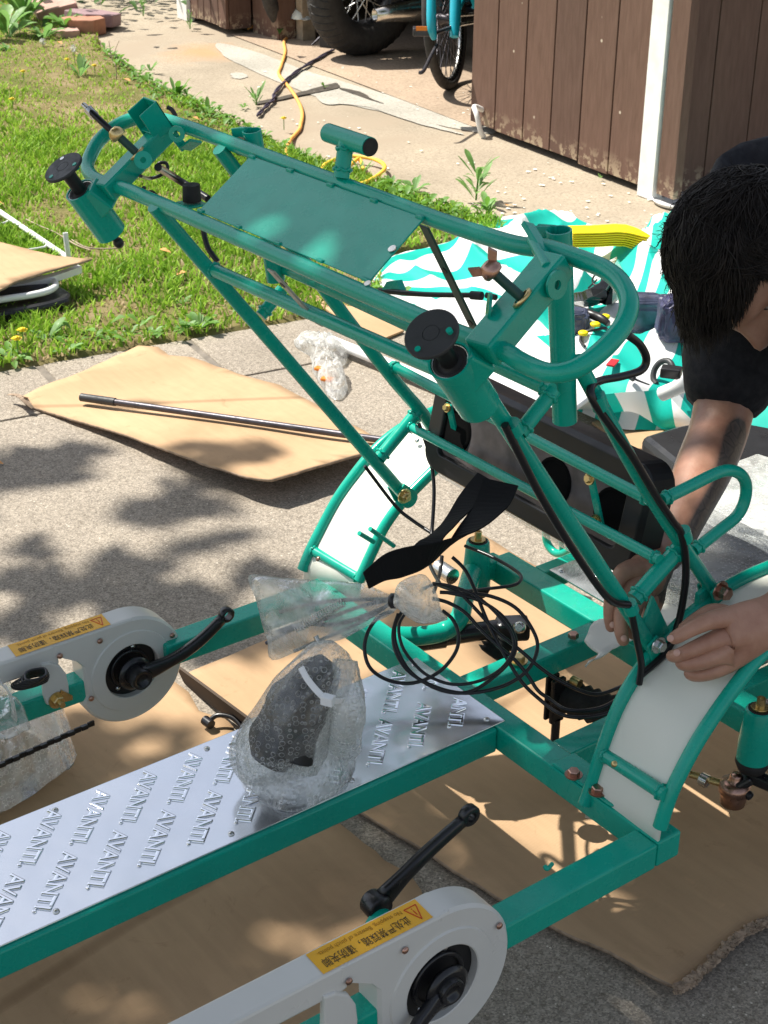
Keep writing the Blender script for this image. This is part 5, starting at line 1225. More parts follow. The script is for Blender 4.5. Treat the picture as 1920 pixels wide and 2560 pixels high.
# ---- white tube and boards
b=MB(); b.tube([at(828,852,z=.03),at(1100,962,z=.03),at(1420,1102,z=.03)],.0155,20,smooth=0); tag(b.build('white_tube',MT['whitepaint']),'white round tube lying on the patio behind the green legs','tube')
b=MB(); P=[at(a,b_,z=.10) for a,b_ in ((1000,800),(1120,748),(1240,770),(1500,985),(1400,1062),(1255,1000),(1120,905))]; b.prism(P,(0,0,.018)); tag(b.build('white_board',MT['whitepaint'],bevel=.006),'white moulded panel lying in front of the striped fabric','panel')
b=MB(); P=[at(a,b_,z=.005) for a,b_ in ((768,745),(815,742),(850,752),(1010,830),(960,850),(900,835))]; b.prism(P,(0,0,.006)); tag(b.build('cardboard_piece',MT['card3']),'narrow cardboard piece on the patio behind the lower frame tubes','cardboard')
b=MB(); P=[at(a,b_,z=.004) for a,b_ in ((1560,1040),(1700,1010),(1830,1060),(1800,1160),(1560,1120),(1480,1060))]; b.prism(P,(0,0,.006)); tag(b.build('cardboard_piece',MT['card3']),'cardboard piece showing below the folded striped fabric','cardboard')
# ---- white oval dish near the garage corner
b=MB(); c=at(1712,508,z=0); b.lathe(c,(0,0,1),[(.08,.002),(.112,.006),(.122,.016),(.126,.018),(.126,.015),(.115,.002),(.08,0)],36); b.lathe(c,(0,0,1),[(0,.005),(.112,.008)],36); t_=b.build('shallow_dish',MT['whitepaint']); tag(t_,'shallow white dish on the driveway at the garage corner','dish')
# ---- striped canopy fabric
top_=[(930,702),(985,645),(1060,618),(1130,600),(1180,572),(1240,545),(1330,531),(1400,529),(1450,548),(1520,568),(1600,572),(1645,540),(1720,520),(1800,490),(1950,470)]
bot_=[(924,730),(950,770),(1010,800),(1080,835),(1150,880),(1220,915),(1300,960),(1370,1000),(1430,1025),(1490,1052),(1560,1078),(1640,1075),(1730,1060),(1830,1070),(1950,1100)]
m=bpy.data.materials.new('striped_fabric'); m.use_nodes=True; MT['stripe']=m; bs=m.node_tree.nodes['Principled BSDF']; bs.inputs['Roughness'].default_value=.62; bs.inputs['Specular IOR Level'].default_value=.3
an=N(m,'ShaderNodeAttribute'); an.attribute_name='stripe'; md=N(m,'ShaderNodeMath'); md.operation='FRACT'; lk(m,an.outputs['Fac'],md.inputs[0])
cr_=ramp(m,md.outputs[0],[(0,(.80,.81,.80)),(.495,(.80,.81,.80)),(.505,(.006,.46,.37)),(.99,(.006,.46,.37)),(1,(.80,.81,.80))]); lk(m,cr_.outputs[0],BC(m))
tl=N(m,'ShaderNodeBsdfTranslucent'); lk(m,cr_.outputs[0],tl.inputs[0]); mx=N(m,'ShaderNodeMixShader'); mx.inputs[0].default_value=.18; o_=m.node_tree.nodes['Material Output']; lk(m,bs.outputs[0],mx.inputs[1]); lk(m,tl.outputs[0],mx.inputs[2]); lk(m,mx.outputs[0],o_.inputs[0])
NU,NV=180,90
tt,_=crom([Vector((a,b_,0)) for a,b_ in top_],[0]*15,14,False); bb,_=crom([Vector((a,b_,0)) for a,b_ in bot_],[0]*15,14,False)
vs=[];st=[]
for i in range(NU+1):
    u=i/NU; ti=u*(len(tt)-1); k=min(int(ti),len(tt)-2); pt_=tt[k].lerp(tt[k+1],ti-k); pb=bb[k].lerp(bb[k+1],ti-k)
    for j_ in range(NV+1):
        v=j_/NV; a=pt_.lerp(pb,v)
        p=at(a.x,a.y,z=.01)
        # folds run roughly away from the camera; ridged noise gives creases
        q=Vector((p.x*1.5+.8*noise.noise(p*1.2),p.y*1.5,0))
        n1=1-abs(noise.noise(q*1.3)*2.0); n2=1-abs(noise.noise(q*2.9+Vector((7,3,0)))*2); n3=noise.noise(p*9)
        edge=min(1,min(v,1-v)*7,u*8)
        h=(.012+.075*max(0,n1)**2+.026*max(0,n2)**2+.004*n3)*(.25+.75*edge)
        # the folded front bundle stands higher and drops sharply
        if u>.50:
            s_=min(1,(u-.50)/.12); h+=s_*(.07*min(1,max(0,(v-.62)/.15)))*(1 if v<.93 else max(0,(1-v)/.07))
        vs.append((p.x,p.y,max(.004,h)))
        w_=noise.noise(Vector((u*5,v*4,2)))
        rgt=min(1,max(0,(u-.48)/.16)); rgt=rgt*rgt*(3-2*rgt)
        s=(3.9*v)*(1-rgt*.62)+ rgt*( (u-.5)*10.0 + 2.4*v ) + .45*w_ + .22*noise.noise(Vector((u*14,v*9,5)))
        st.append(s+20.3)
fs=[(i*(NV+1)+k,i*(NV+1)+k+1,(i+1)*(NV+1)+k+1,(i+1)*(NV+1)+k) for i in range(NU) for k in range(NV)]
b=MB(); b.add(vs,fs,True); fab=b.build('canopy_fabric',MT['stripe']); a=fab.data.attributes.new('stripe','FLOAT','POINT'); a.data.foreach_set('value',st)
tag(fab,'crumpled green and white striped canopy fabric spread on the ground behind the frame','fabric')
def onfab(px,py,dz=0):
    best=None
    from mathutils.bvhtree import BVHTree
    global _bvh
    if '_bvh' not in globals(): _bvh=BVHTree.FromPolygons([Vector(v) for v in vs],fs)
    d_=ray(px,py).normalized(); h=_bvh.ray_cast(CP,d_)
    return (h[0] if h[0] is not None else at(px,py,z=.05))+Vector((0,0,dz))
fo=MB(); ft=[(1440,1010),(1475,992),(1520,985),(1570,980),(1610,978),(1655,976),(1690,1010),(1725,1045),(1748,1066)]; fb=[(1450,1022),(1488,1030),(1525,1045),(1560,1056),(1595,1064),(1635,1072),(1670,1076),(1705,1072),(1745,1072)]
tp_,_=crom([at(a,c,z=.105) for a,c in ft],[0]*9,4,False); bt_,_=crom([at(a,c,z=.006) for a,c in fb],[0]*9,4,False); V2=[];S2=[];F2=[]
for i in range(len(tp_)):
    for k in range(7):
        q=tp_[i].lerp(bt_[i],k/6)+Vector((.012,-.012,0))*math.sin(k/6*math.pi)*(1+.5*noise.noise(tp_[i]*9)); V2.append(q); S2.append(i*.075-.30*k/6+.3)
for i in range(len(tp_)-1):
    for k in range(6): F2.append((i*7+k,i*7+k+1,(i+1)*7+k+1,(i+1)*7+k))
fo.add(V2,F2,True); fo_=fo.build('folded_edge',MT['stripe'],fab); a_=fo_.data.attributes.new('stripe','FLOAT','POINT'); a_.data.foreach_set('value',S2)
# yellow strap bundle
t=thing('strap_bundle','flat bundle of bright yellow straps lying on the striped fabric','strap',onfab(1520,575))
c0_=at(1425,575,z=.13); c1_=at(1560,572,z=.13); c2_=at(1622,592,z=.12)
for k in range(7):
    b=MB(); o=Vector((0,0,-.0075*k)); P=[c0_+o,c1_+o+Vector((.004*k,0,0)),c2_+o]
    b.ribbon([c0_+o,c0_.lerp(c1_,.5)+o,c1_+o,c2_+o+Vector((-.004*k,-.003*k,0))],[.085,.085,.088,.02],Vector((-.5,.85,0)),.004,smooth=4); b.build('strap',MT['yellow'],t)
# parts lying on the fabric
gl=varied('glossy_black_shell',(.016,.016,.017),.16,.2,8,coat=.6)
b=MB(); P=[onfab(1440,775,.03),onfab(1475,785,.05),onfab(1515,770,.06),onfab(1540,735,.06),onfab(1540,705,.05)]
pp,rr_=crom(P,[.03,.045,.055,.055,.035],6,False); 
b.ribbon(pp,[max(.01,q*1.7) for q in rr_],Vector((.4,-.7,.5)),.028,smooth=0); o=b.build('mudflap_shell',gl,bevel=.008); tag(o,'curved glossy black plastic shell on the striped fabric inside the tube loop','shell')
b=MB(); c=onfab(1490,738,.05); b.tube([c+Vector((math.cos(a)*.018,math.sin(a)*.008,math.sin(a)*.016)) for a in [2*math.pi*k/12 for k in range(12)]],.003,8,closed=True); b.tube([c,c+Vector((-.02,-.015,-.03))],.003,6,smooth=0); tag(b.build('ring_clip',MT['black']),'small black ring clip on the fabric beside the glossy shell','clip')
t=thing('hand_tool','black and yellow hand tool lying on the striped fabric','tool',onfab(1490,820))
b=MB(); b.tube([onfab(1420,778,.02),onfab(1455,795,.02),onfab(1500,815,.022),onfab(1520,828,.02)],[.005,.012,.013,.008],10); b.build('tool_handle',MT['black'],t)
for q in ((1487,828),(1512,808),(1457,850)): b=MB(); c=onfab(*q,.02); b.lathe(c,(0,0,1),[(0,-.005),(.013,-.004),(.014,.002),(.010,.005),(0,.006)],16); b.build('tool_grip',MT['yellow'],t)
b=MB(); b.tube([onfab(1515,828,.01),onfab(1480,835,.01),onfab(1455,840,.01),onfab(1450,860,.01),onfab(1462,875,.01)],.004,8); b.build('tool_cord',MT['black'],t)
bl=varied('blue_grey_packing',(.05,.06,.10),.3,.5,25); bl2=varied('violet_blue_packing',(.04,.04,.09),.3,.4,20)
def pack(px,py,w_,d_,h_,m_,lab):
    c=onfab(px,py,h_*.4); c.z=max(c.z,h_*.5); t=thing('wrapped_package',lab,'package',(c.x,c.y,0),'small wrapped packages on the fabric')
    bm=bmesh.new(); bmesh.ops.create_icosphere(bm,subdivisions=4,radius=1)
    for v in bm.verts:
        q=v.co; k=[math.copysign(abs(a)**.45,a) for a in q]; nrm=noise.noise(q*2.5)*.10+noise.noise(q*6)*.07
        v.co=Vector((k[0]*w_/2,k[1]*d_/2,k[2]*h_/2))*(1+nrm)
    me=bpy.data.meshes.new('package_body'); bm.to_mesh(me); bm.free(); me.materials.append(m_); o=link('package_body',me,t); o.location=c-Vector(t.location)*0; o.matrix_parent_inverse=world_of(t).inverted(); o.rotation_euler=(0,0,R(50))
    o2=o.copy(); COL.objects.link(o2); o2.data=me.copy(); o2.name='clear_wrap'; o2.data.materials.clear(); o2.data.materials.append(MT['film']); o2.parent=t; o2.scale=(1.07,1.07,1.07)
pack(1612,815,.155,.09,.10,bl,'blue grey wrapped package on the fabric left of the dark hair')
pack(1700,838,.13,.09,.12,bl2,'violet blue wrapped package partly behind the dark hair')
pack(1438,828,.07,.06,.07,bl,'small dark blue package behind the vertical green sleeve')
b=MB(); b.box(onfab(1530,925,.02),(.022,.045,.006),Matrix.Rotation(.5,3,'Z')); tag(b.build('red_tag',MT['red'],bevel=.001),'small red tag on the striped fabric below the black hose','tag')
b=MB(); b.tube([onfab(1577,962,.02),onfab(1600,972,.02),onfab(1622,980,.02)],[.004,.0025,.002],8); b.cyl(onfab(1575,960,.02),onfab(1583,966,.02),.008,8); tag(b.build('loose_screw',MT['darksteel']),'loose grey screw on the striped fabric','screw')
t=thing('brake_caliper','grey round brake caliper with a thin wire on the folded fabric','caliper',onfab(1655,960))
c=onfab(1655,960,.03); b=MB(); b.tube([c+Vector((math.cos(a)*.030,math.sin(a)*.015,math.sin(a)*.030)) for a in [2*math.pi*k/14 for k in range(11)]],.008,8,); b.build('caliper_ring',MT['flange'],t)
b=MB(); b.box(at(1678,930,d=2.62),(.035,.025,.018),Matrix.Rotation(.6,3,'Z')); b.build('caliper_body',MT['black'],t,.003)
b=MB(); b.tube([at(1690,945,d=2.6),at(1730,955,d=2.55),at(1780,940,d=2.5)],.0015,6); b.build('thin_wire',MT['cable'],t)
b=MB(); b.cyl(at(1655,985,d=2.6),at(1800,925,d=2.5),.0125,16); tag(b.build('white_tube',MT['whitepaint']),'short white tube on the folded fabric under the hair','tube')
# ---- black glossy seats
gs=varied('dark_vinyl',(.020,.021,.023),.30,.2,10,.1,60)
P=[at(a,b_,z=.10) for a,b_ in ((1600,1098),(1690,1070),(1800,1050),(1960,1080),(2050,1200),(1920,1250),(1700,1180))]; b=MB(); b.prism([p-Vector((0,0,.09)) for p in P],(0,0,.10)); tag(b.build('vinyl_seat',gs,bevel=.018),'dark grey vinyl seat lying below the folded striped fabric','seat')
# ---- bubble wrapped long package behind the seat back
def softbox(x0,x1,y0,y1,z0,z1,rnd,amp,freq,name,m_,parent,sub=6):
    bm=bmesh.new(); bmesh.ops.create_cube(bm,size=1); 
    bmesh.ops.subdivide_edges(bm,edges=bm.edges,cuts=28,use_grid_fill=True)
    for v in bm.verts:
        q=v.co*2; k=[math.copysign(1-(1-abs(a))**1,a) for a in q]
        c=Vector((q.x*(x1-x0)/2,q.y*(y1-y0)/2,q.z*(z1-z0)/2))
        # rounding
        ins=Vector((max(0,abs(c.x)-((x1-x0)/2-rnd)),max(0,abs(c.y)-((y1-y0)/2-rnd)),max(0,abs(c.z)-((z1-z0)/2-rnd))))
        if ins.length>rnd:
            f=rnd/ins.length; c=Vector([math.copysign(abs(c[i])-ins[i]*(1-f),c[i]) for i in range(3)])
        w_=Vector(((x0+x1)/2,(y0+y1)/2,(z0+z1)/2))+c
        n_=c.normalized(); w_=w_+n_*(noise.noise(w_*freq)*amp+noise.noise(w_*freq*3)*amp*.4)
        v.co=w_
    me=bpy.data.meshes.new(name); bm.to_mesh(me); bm.free(); me.materials.append(m_)
    for p in me.polygons: p.use_smooth=True
    return link(name,me,parent)
MT['greyseat']=varied('wrapped_grey_vinyl',(.13,.135,.14),.45,.5,9,.2,20)
t=thing('wrapped_package','long dark seat wrapped in bubble wrap behind the black seat back','package',(-1.5,1.8,.33))
softbox(-2.0,-.86,1.66,1.84,.355,.405,.022,.006,8,'seat_inside',MT['greyseat'],t); softbox(-2.05,-.82,1.63,1.87,.342,.425,.035,.012,9,'bubble_wrap',MT['bubble'],t); softbox(-1.72,-.80,1.86,2.20,.338,.362,.012,.006,9,'bubble_wrap_tail',MT['bubble2'],t)
t=thing('foam_sheet','creased white bubble foam sheet hanging over the green beams by the hands','packing')if False else None
def foam(px,zf,label):
    return sheetobj('foam_sheet',px,zf,MT['foamb'] if 'foamb' in MT else MT['foam'],label,'packing',.02,.01,.003,.36)
foam([(1460,1600),(1480,1570),(1530,1540),(1560,1480),(1540,1410),(1640,1350),(1790,1360),(1800,1440),(1750,1500),(1660,1570),(1590,1600),(1530,1620),(1470,1660),(1455,1665),(1500,1630)],lambda x,y:.365+.020*nn(x,y,9)+.010*nn(x,y,22),'creased white bubble foam sheet lying over the green beams by the hands')
# ---- clear bag of cable parts tied with a black knot
t=thing('clear_parts_bag','tied clear plastic bag of springs and cables lying over the far green rail','bag',at(800,1540,z=.33))
dd=lambda a,b_: 2.28-.00022*(a-620)
pillow('bag_skin',[(622,1438),(700,1444),(800,1450),(900,1458),(960,1480),(995,1500),(985,1530),(940,1555),(900,1575),(850,1600),(760,1622),(680,1650),(668,1600),(655,1560),(640,1500)],0,.030,MT['film'],None,None,crink=.014,parent=t,depth=dd,nrm=(.6,-.5,.6))
pillow('bag_tail',[(985,1490),(1000,1455),(1050,1435),(1075,1450),(1095,1490),(1105,1530),(1120,1548),(1090,1556),(1050,1558),(1015,1540),(998,1525),(985,1515)],0,.020,MT['film2'],None,None,crink=.022,parent=t,depth=lambda a,b_:2.10,nrm=(.6,-.5,.6),seed=4)
b=MB(); c=at(984,1502,d=2.16); b.lathe(c,rt,[(.006,-.008),(.011,-.004),(.011,.004),(.006,.008)],12); b.build('knot_tie',MT['black'],t)
for (A_,r_,mm) in (([(665,1608),(740,1570),(820,1545),(905,1515),(975,1500)],.0028,'darksteel'),([(735,1628),(800,1600),(860,1575),(930,1540),(975,1508)],.0026,'darksteel'),([(700,1530),(780,1510),(860,1500),(975,1498)],.0030,'flange'),([(690,1580),(760,1560),(850,1560),(960,1520)],.0035,'cable')):
    b=MB(); b.tube([at(a,b_,d=dd(a,b_)+.012) for a,b_ in A_],r_,8); b.build('inner_cable',MT[mm],t)
b=MB(); sp0=at(740,1572,d=2.26); sp1=at(860,1505,d=2.22); ax_=(sp1-sp0); u_=ax_.orthogonal().normalized(); v_=ax_.normalized().cross(u_)
b.tube([sp0+ax_*(i/150)+(u_*math.cos(i*.9)+v_*math.sin(i*.9))*.0065 for i in range(150)],.0011,5,smooth=0); b.build('coil_spring',MT['steel'],t)
b=MB(); b.cyl(at(789,1590,d=2.22),at(797,1606,d=2.22),.004,10); b.build('ferrule',MT['steel'],t)
# ---- bubble wrapped bundle standing on the floor plate
t=thing('bubble_wrapped_bundle','bundle in bubble wrap closed with a white cable tie standing on the floor plate','package',at(730,1950,z=ZP))
def skinblob(name,pts,rad,m_,parent,amp,freq,seg=28,smooth=6,flat=1.0):
    P,Rr=crom([Vector(p) for p in pts],list(rad),smooth,False); b=MB(); b.tube(P,Rr,seg,smooth=0)
    vs_=[]
    cen=[P[min(i//seg,len(P)-1)] for i in range(len(P)*seg)]
    for i,v in enumerate(b.v):
        v=Vector(v); c=cen[i] if i<len(cen) else v; n_=(v-c); n_=n_.normalized() if n_.length>1e-6 else Vector((0,0,0))
        pl=0
        if 'wrap' in name:
            k_=i//seg; a_=2*math.pi*(i%seg)/seg; f_=k_/max(1,len(P)-1); pl=(1-abs(math.sin(a_*4.5+2.5*noise.noise(v*9))))*.007*min(1,max(0,(f_-.25)/.5))-.002
        vs_.append(tuple(v+n_*(noise.noise(v*freq)*amp+noise.noise(v*freq*3.1)*amp*.4+pl)))
    b.v=vs_; o=b.build(name,m_,parent); return o
zb_=ZP+.004
bb_=[at(672,1905,z=zb_+.045),at(700,1850,z=zb_+.075),at(745,1760,d=1.99),at(800,1690,d=1.98),at(835,1640,d=1.98),at(852,1618,d=1.98)]
skinblob('pedal_inside',[bb_[0],bb_[1],bb_[2],bb_[3],at(828,1655,d=1.98)],[.026,.042,.040,.030,.016],MT['rubber'],t,.004,30)
skinblob('inner_block',[at(745,1900,d=1.99),at(765,1840,d=1.985),at(800,1760,d=1.98)],[.020,.018,.012],MT['black'],t,.003,30)
skinblob('bubble_wrap',[at(690,1945,z=zb_+.03)]+[bb_[0]+Vector((.004,.006,.0)),bb_[1]+Vector((.003,.005,.0)),bb_[2]+Vector((.002,.003,0)),bb_[3],bb_[4],bb_[5]],[.036,.062,.062,.050,.040,.030,.012],MT['bubble'],t,.005,14,72)
pillow('wrap_skirt',[(590,1880),(600,1830),(680,1810),(800,1800),(880,1800),(890,1860),(885,1925),(850,1975),(790,2010),(740,2028),(690,2020),(640,1985),(600,1940)],ZP+.006,.055,MT['bubble2'],None,None,crink=.014,parent=t,seed=9)
skinblob('wrap_side',[at(850,1860,z=zb_+.03),at(866,1780,d=1.975),at(862,1700,d=1.97),at(868,1650,d=1.97)],[.030,.024,.022,.014],MT['bubble2'],t,.007,20,24)
b=MB(); b.ribbon([at(752,1668,d=1.93),at(770,1700,d=1.925),at(800,1735,d=1.92),at(822,1750,d=1.92),at(852,1752,d=1.94),at(868,1740,d=1.96)],.0085,rt*.6-dn*.8,.002); b.box(at(820,1750,d=1.915),(.016,.012,.012),Matrix.Rotation(.5,3,'Z')); b.build('cable_tie',MT['whitepaint'],t,.001)
# ---- bubble wrap heap at the left edge
t=thing('bubble_wrap_heap','crumpled bubble wrap package at the left edge beside the floor plate','packing',at(60,1900,z=0))
pillow('heap_skin',[(-120,1900),(-60,1830),(20,1800),(90,1790),(150,1795),(175,1815),(172,1840),(150,1850),(192,1885),(160,1930),(90,1980),(0,2035),(-120,2090)],.04,.09,MT['bubble2'],None,None,crink=.03,parent=t,seed=3)
pillow('heap_inside',[(-120,1930),(-40,1860),(60,1850),(120,1880),(60,1950),(-100,2040)],.03,.05,MT['card2'],None,None,crink=.01,parent=t,seed=3)
pillow('poly_sleeve',[(-80,1700),(0,1690),(30,1712),(45,1760),(75,1810),(60,1830),(0,1850),(-80,1850)],.30,.03,MT['film'],None,None,crink=.02,parent=t,seed=6)
b=MB(); b.ribbon([at(-5,1700,z=.37),at(14,1718,z=.375),at(28,1745,z=.36),at(36,1785,z=.33),at(34,1800,z=.30)],.012,Vector((1,0,0)),.002); b.build('cable_tie',MT['film2'],t)
# ------------------------------------------------------------------ vehicles in the garage
tyre=varied('tyre_rubber',(.035,.032,.030),.75,.25,20,.3,80); chrome=varied('brushed_chrome',(.60,.57,.52),.22,.15,20,metal=1)
def wheel(t,c,hd,Rr,rt_,m_tyre,spokes,rimw,lean=0,flat=1.0,rimm=None,tread=False):
    hd=Vector(hd).normalized(); ax=hd.cross(Vector((0,0,1))).normalized(); up=Vector((0,0,1)); 
    if lean: rot=Matrix.Rotation(lean,3,hd); ax=rot@ax; up=rot@up
    c=Vector(c); b=MB(); prof=[]
    for k in range(25):
        a=math.pi*(-.30)+ (math.pi*1.6)*k/24; prof.append((Rr-rt_+math.sin(a)*rt_*1.0, -math.cos(a)*rt_*flat))
    b.lathe(c,ax,prof,72); w=b.build('wheel',m_tyre,t)
    if tread:
        b=MB()
        for k in range(44):
            for sg in (-1,1):
                a0=2*math.pi*(k+.25*sg)/44; 
                pts=[]
                for q in range(4):
                    ph=R(90-sg*(6+q*22)); a=a0+q*.035; rr=Rr-rt_+math.sin(ph)*rt_*1.004; pts.append(c+(hd*math.cos(a)+up*math.sin(a))*rr+ax*(-math.cos(ph)*rt_*flat*1.004))
                b.tube(pts,.0035,5,smooth=0)
        kind(b.build('tread_groove',MT['black'],w),'stuff')
    b=MB(); ri_=Rr-rt_*1.7; b.lathe(c,ax,[(ri_,-rimw),(ri_-.012,-rimw*.9),(ri_-.02,0),(ri_-.012,rimw*.9),(ri_,rimw)],60); b.build('rim',rimm or MT['blackmetal'],w)
    b=MB(); b.lathe(c,ax,[(0,-.05),(.025,-.05),(.03,-.03),(.02,0),(.03,.03),(.025,.05),(0,.05)],20)
    for k in range(spokes):
        a=2*math.pi*k/spokes; sg=1 if k%2 else -1
        b.tube([c+ax*.03*sg+(hd*math.cos(a+.5*sg)+up*math.sin(a+.5*sg))*.025,c+(hd*math.cos(a)+up*math.sin(a))*(ri_-.01)],.0022 if spokes>24 else .004,5,smooth=0)
    b.build('hub_and_spokes',MT['steel'] if spokes<=24 else MT['darksteel'],w); return c,hd,ax,up
HD=Vector((.10,1,0))
mc=at(905,138,z=0); t=thing('motorcycle','motorcycle with a fat rear tyre and steel silencer standing in the garage doorway','motorcycle',mc)
c=mc+Vector((0,0,.325)); wheel(t,c,HD,.325,.095,tyre,22,.06,tread=True,flat=1.0)
h=HD.normalized(); ax=h.cross(Vector((0,0,1)))
b=MB(); s=at(937,38,y=c.y-.12); b.lathe(s,h+Vector((0,0,.05)),[(.0,.03),(.026,.03),(.026,.0),(.034,.0),(.046,.10),(.060,.20),(.062,.45),(.040,.62),(.022,.70),(.022,1.2)],28); b.build('silencer',chrome,t)
b=MB(); s2=s+Vector((.10,.30,-.02)); b.cyl(s2,s2+h*.7,.03,16); b.build('exhaust_pipe',MT['darksteel'],t)
b=MB(); b.beam(c+ax*.13,c+ax*.13+h*.62+Vector((0,0,.08)),.035,.06); b.beam(c-ax*.13,c-ax*.13+h*.62+Vector((0,0,.08)),.035,.06); b.build('swing_arm',MT['blackmetal'],t,.008)
for sg in (-1,1): b=MB(); b.cyl(c+ax*.15*sg+h*.05,c+ax*.15*sg+h*.22+Vector((0,0,.36)),.028,16); b.build('shock_absorber',MT['blackmetal'],t)
b=MB(); P=[]
b.ribbon([c+h*math.cos(a)*.37+Vector((0,0,math.sin(a)*.37)) for a in [R(30+k*15) for k in range(9)]],.22,ax,.01); b.build('rear_fender',gl,t)
b=MB(); b.lathe(c+h*.85+Vector((0,0,.10)),ax,[(0,-.17),(.15,-.17),(.18,-.12),(.18,.12),(.15,.17),(0,.17)],28); b.box(c+h*.85+Vector((0,0,.34)),(.22,.36,.26)); b.build('engine',MT['darksteel'],t,.02)
b=MB(); b.box(c+h*.55+Vector((0,0,.50)),(.30,.70,.12)); b.build('saddle',MT['rubber'],t,.05)
b=MB(); b.box(c+h*1.05+Vector((0,0,.60)),(.28,.5,.22)); b.build('fuel_tank',gl,t,.08)
cf=c+h*1.52; wheel(t,cf,HD,.32,.06,tyre,22,.04)
for sg in (-1,1): b=MB(); b.cyl(cf+ax*.1*sg,cf+ax*.1*sg-h*.28+Vector((0,0,.68)),.024,14); b.build('fork_leg',MT['darksteel'],t)
b=MB(); q=cf-h*.32+Vector((0,0,.78)); b.tube([q-ax*.38-h*.15,q-ax*.2,q+ax*.2,q+ax*.38-h*.15],.014,10); b.build('handlebar',MT['darksteel'],t)
# small lamp unit on the floor
t=thing('floor_unit','small dark box unit with a stand on the garage floor left of the fat tyre','box',at(822,122,z=0))
b=MB(); c_=at(828,118,z=.0); b.box(c_+Vector((0,0,.05)),(.11,.09,.09),Matrix.Rotation(R(35),3,'Z')); b.build('unit_body',MT['flange'],t,.004); b=MB(); q=at(858,122,z=.0); b.box(q+Vector((0,0,.04)),(.08,.10,.08),Matrix.Rotation(R(20),3,'Z')); b.build('unit_block',MT['rubber'],t,.006)
b=MB(); b.cyl(at(780,113,z=.012),c_+Vector((-.03,.0,.09)),.007,8); b.build('unit_leg',MT['darksteel'],t)
# bicycle
bc=at(1128,222,z=0); tq=varied('turquoise_paint',(.01,.36,.47),.3,.1,10,coat=.3)
hd=Vector((math.cos(R(126)),math.sin(R(126)),0)); t=thing('bicycle','turquoise bicycle leaning on its kickstand beside the garage door edge','bicycle',bc)
lean=R(-7); c=bc+Matrix.Rotation(lean,3,hd)@Vector((0,0,.335)); wheel(t,c,hd,.335,.024,tyre,36,.013,lean,rimm=MT['steel'])
rotm=Matrix.Rotation(lean,3,hd); ax=rotm@hd.cross(Vector((0,0,1))).normalized(); up=rotm@Vector((0,0,1))
def bp2(f,u,s=0): return bc+hd*f+up*u+ax*s
for sg in (-1,1):
    b=MB(); b.tube([bp2(0,.335,.062*sg),bp2(.10,.55,.05*sg),bp2(.16,.72,.02*sg)],[.009,.013,.016],12); b.build('fork_blade',tq,t)
b=MB(); b.tube([bp2(.15,.70),bp2(.22,.92)],.018,14,smooth=0); b.build('head_tube',tq,t)
b=MB(); b.tube([bp2(.19,.74),bp2(.62,.30)],.019,14,smooth=0); b.build('down_tube',tq,t)
b=MB(); b.tube([bp2(.21,.86),bp2(.72,.78)],.016,14,smooth=0); b.build('top_tube',tq,t)
b=MB(); b.tube([bp2(.62,.30),bp2(.76,.88)],.016,14,smooth=0); b.build('seat_tube',tq,t)
for sg in (-1,1): b=MB(); b.tube([bp2(.62,.30,.02*sg),bp2(1.05,.335,.06*sg),bp2(.73,.78,.02*sg)],.009,10,smooth=0); b.build('rear_stay',tq,t)
wheel(t,bp2(1.05,.335),hd,.335,.024,tyre,36,.013,lean,rimm=MT['steel'])
b=MB(); b.box(bp2(.80,.93),(.14,.24,.06),Matrix.Rotation(R(36),3,'Z')); b.build('bicycle_saddle',MT['black'],t,.02)
b=MB(); b.tube([bp2(.22,.92),bp2(.20,1.02)],.012,10,smooth=0); b.tube([bp2(.26,1.02,-.3),bp2(.20,1.02,-.1),bp2(.20,1.02,.1),bp2(.26,1.02,.3)],.011,10); b.build('handlebar',MT['steel'],t)
# visible close parts measured on the photograph
b=MB(); b.tube([at(1078,-20,d=6.75),at(1078,40,d=6.75),at(1080,75,d=6.76),at(1086,98,d=6.78)],[.020,.022,.020,.012],12); b.build('fender_stay',tq,t)
b=MB(); b.tube([at(1140,-25,d=6.95),at(1138,40,d=6.95),at(1136,92,d=6.95)],[.026,.026,.020],12); b.build('battery_case',tq,t)
b=MB(); b.tube([at(1160,-15,d=7.1),at(1146,20,d=7.05)],.016,10,smooth=0); b.build('brake_arm',tq,t)
b=MB(); b.tube([at(1092,112,d=6.8),at(1075,145,d=6.7),at(1062,172,d=6.62),at(1054,181,d=6.6),at(1047,181,d=6.6)],.0085,8); b.build('kickstand',MT['darksteel'],t)
t2=MB(); q=at(1052,78,d=6.8); t2.beam(q-rt*.035,q+rt*.04,.07,.035); pd=t2.build('pedal',MT['darksteel'],t,.005); b=MB(); b.beam(q-rt*.022-fw*.037,q+rt*.028-fw*.037,.006,.018); b.build('pedal_reflector',MT['orange'],pd)
b=MB(); b.tube([q+rt*.04,at(1085,84,d=6.85)],.008,8,smooth=0); b.tube([at(1085,84,d=6.85),at(1150,60,d=7.0)],.010,8,smooth=0); b.build('crank_arm',MT['darksteel'],t)
for (y0,y1) in ((38,34),(62,54)): b=MB(); b.tube([at(1150,y0,d=7.05),at(1195,y1,d=7.1)],.008,8,smooth=0); b.build('rack_tube',MT['steel'],t)
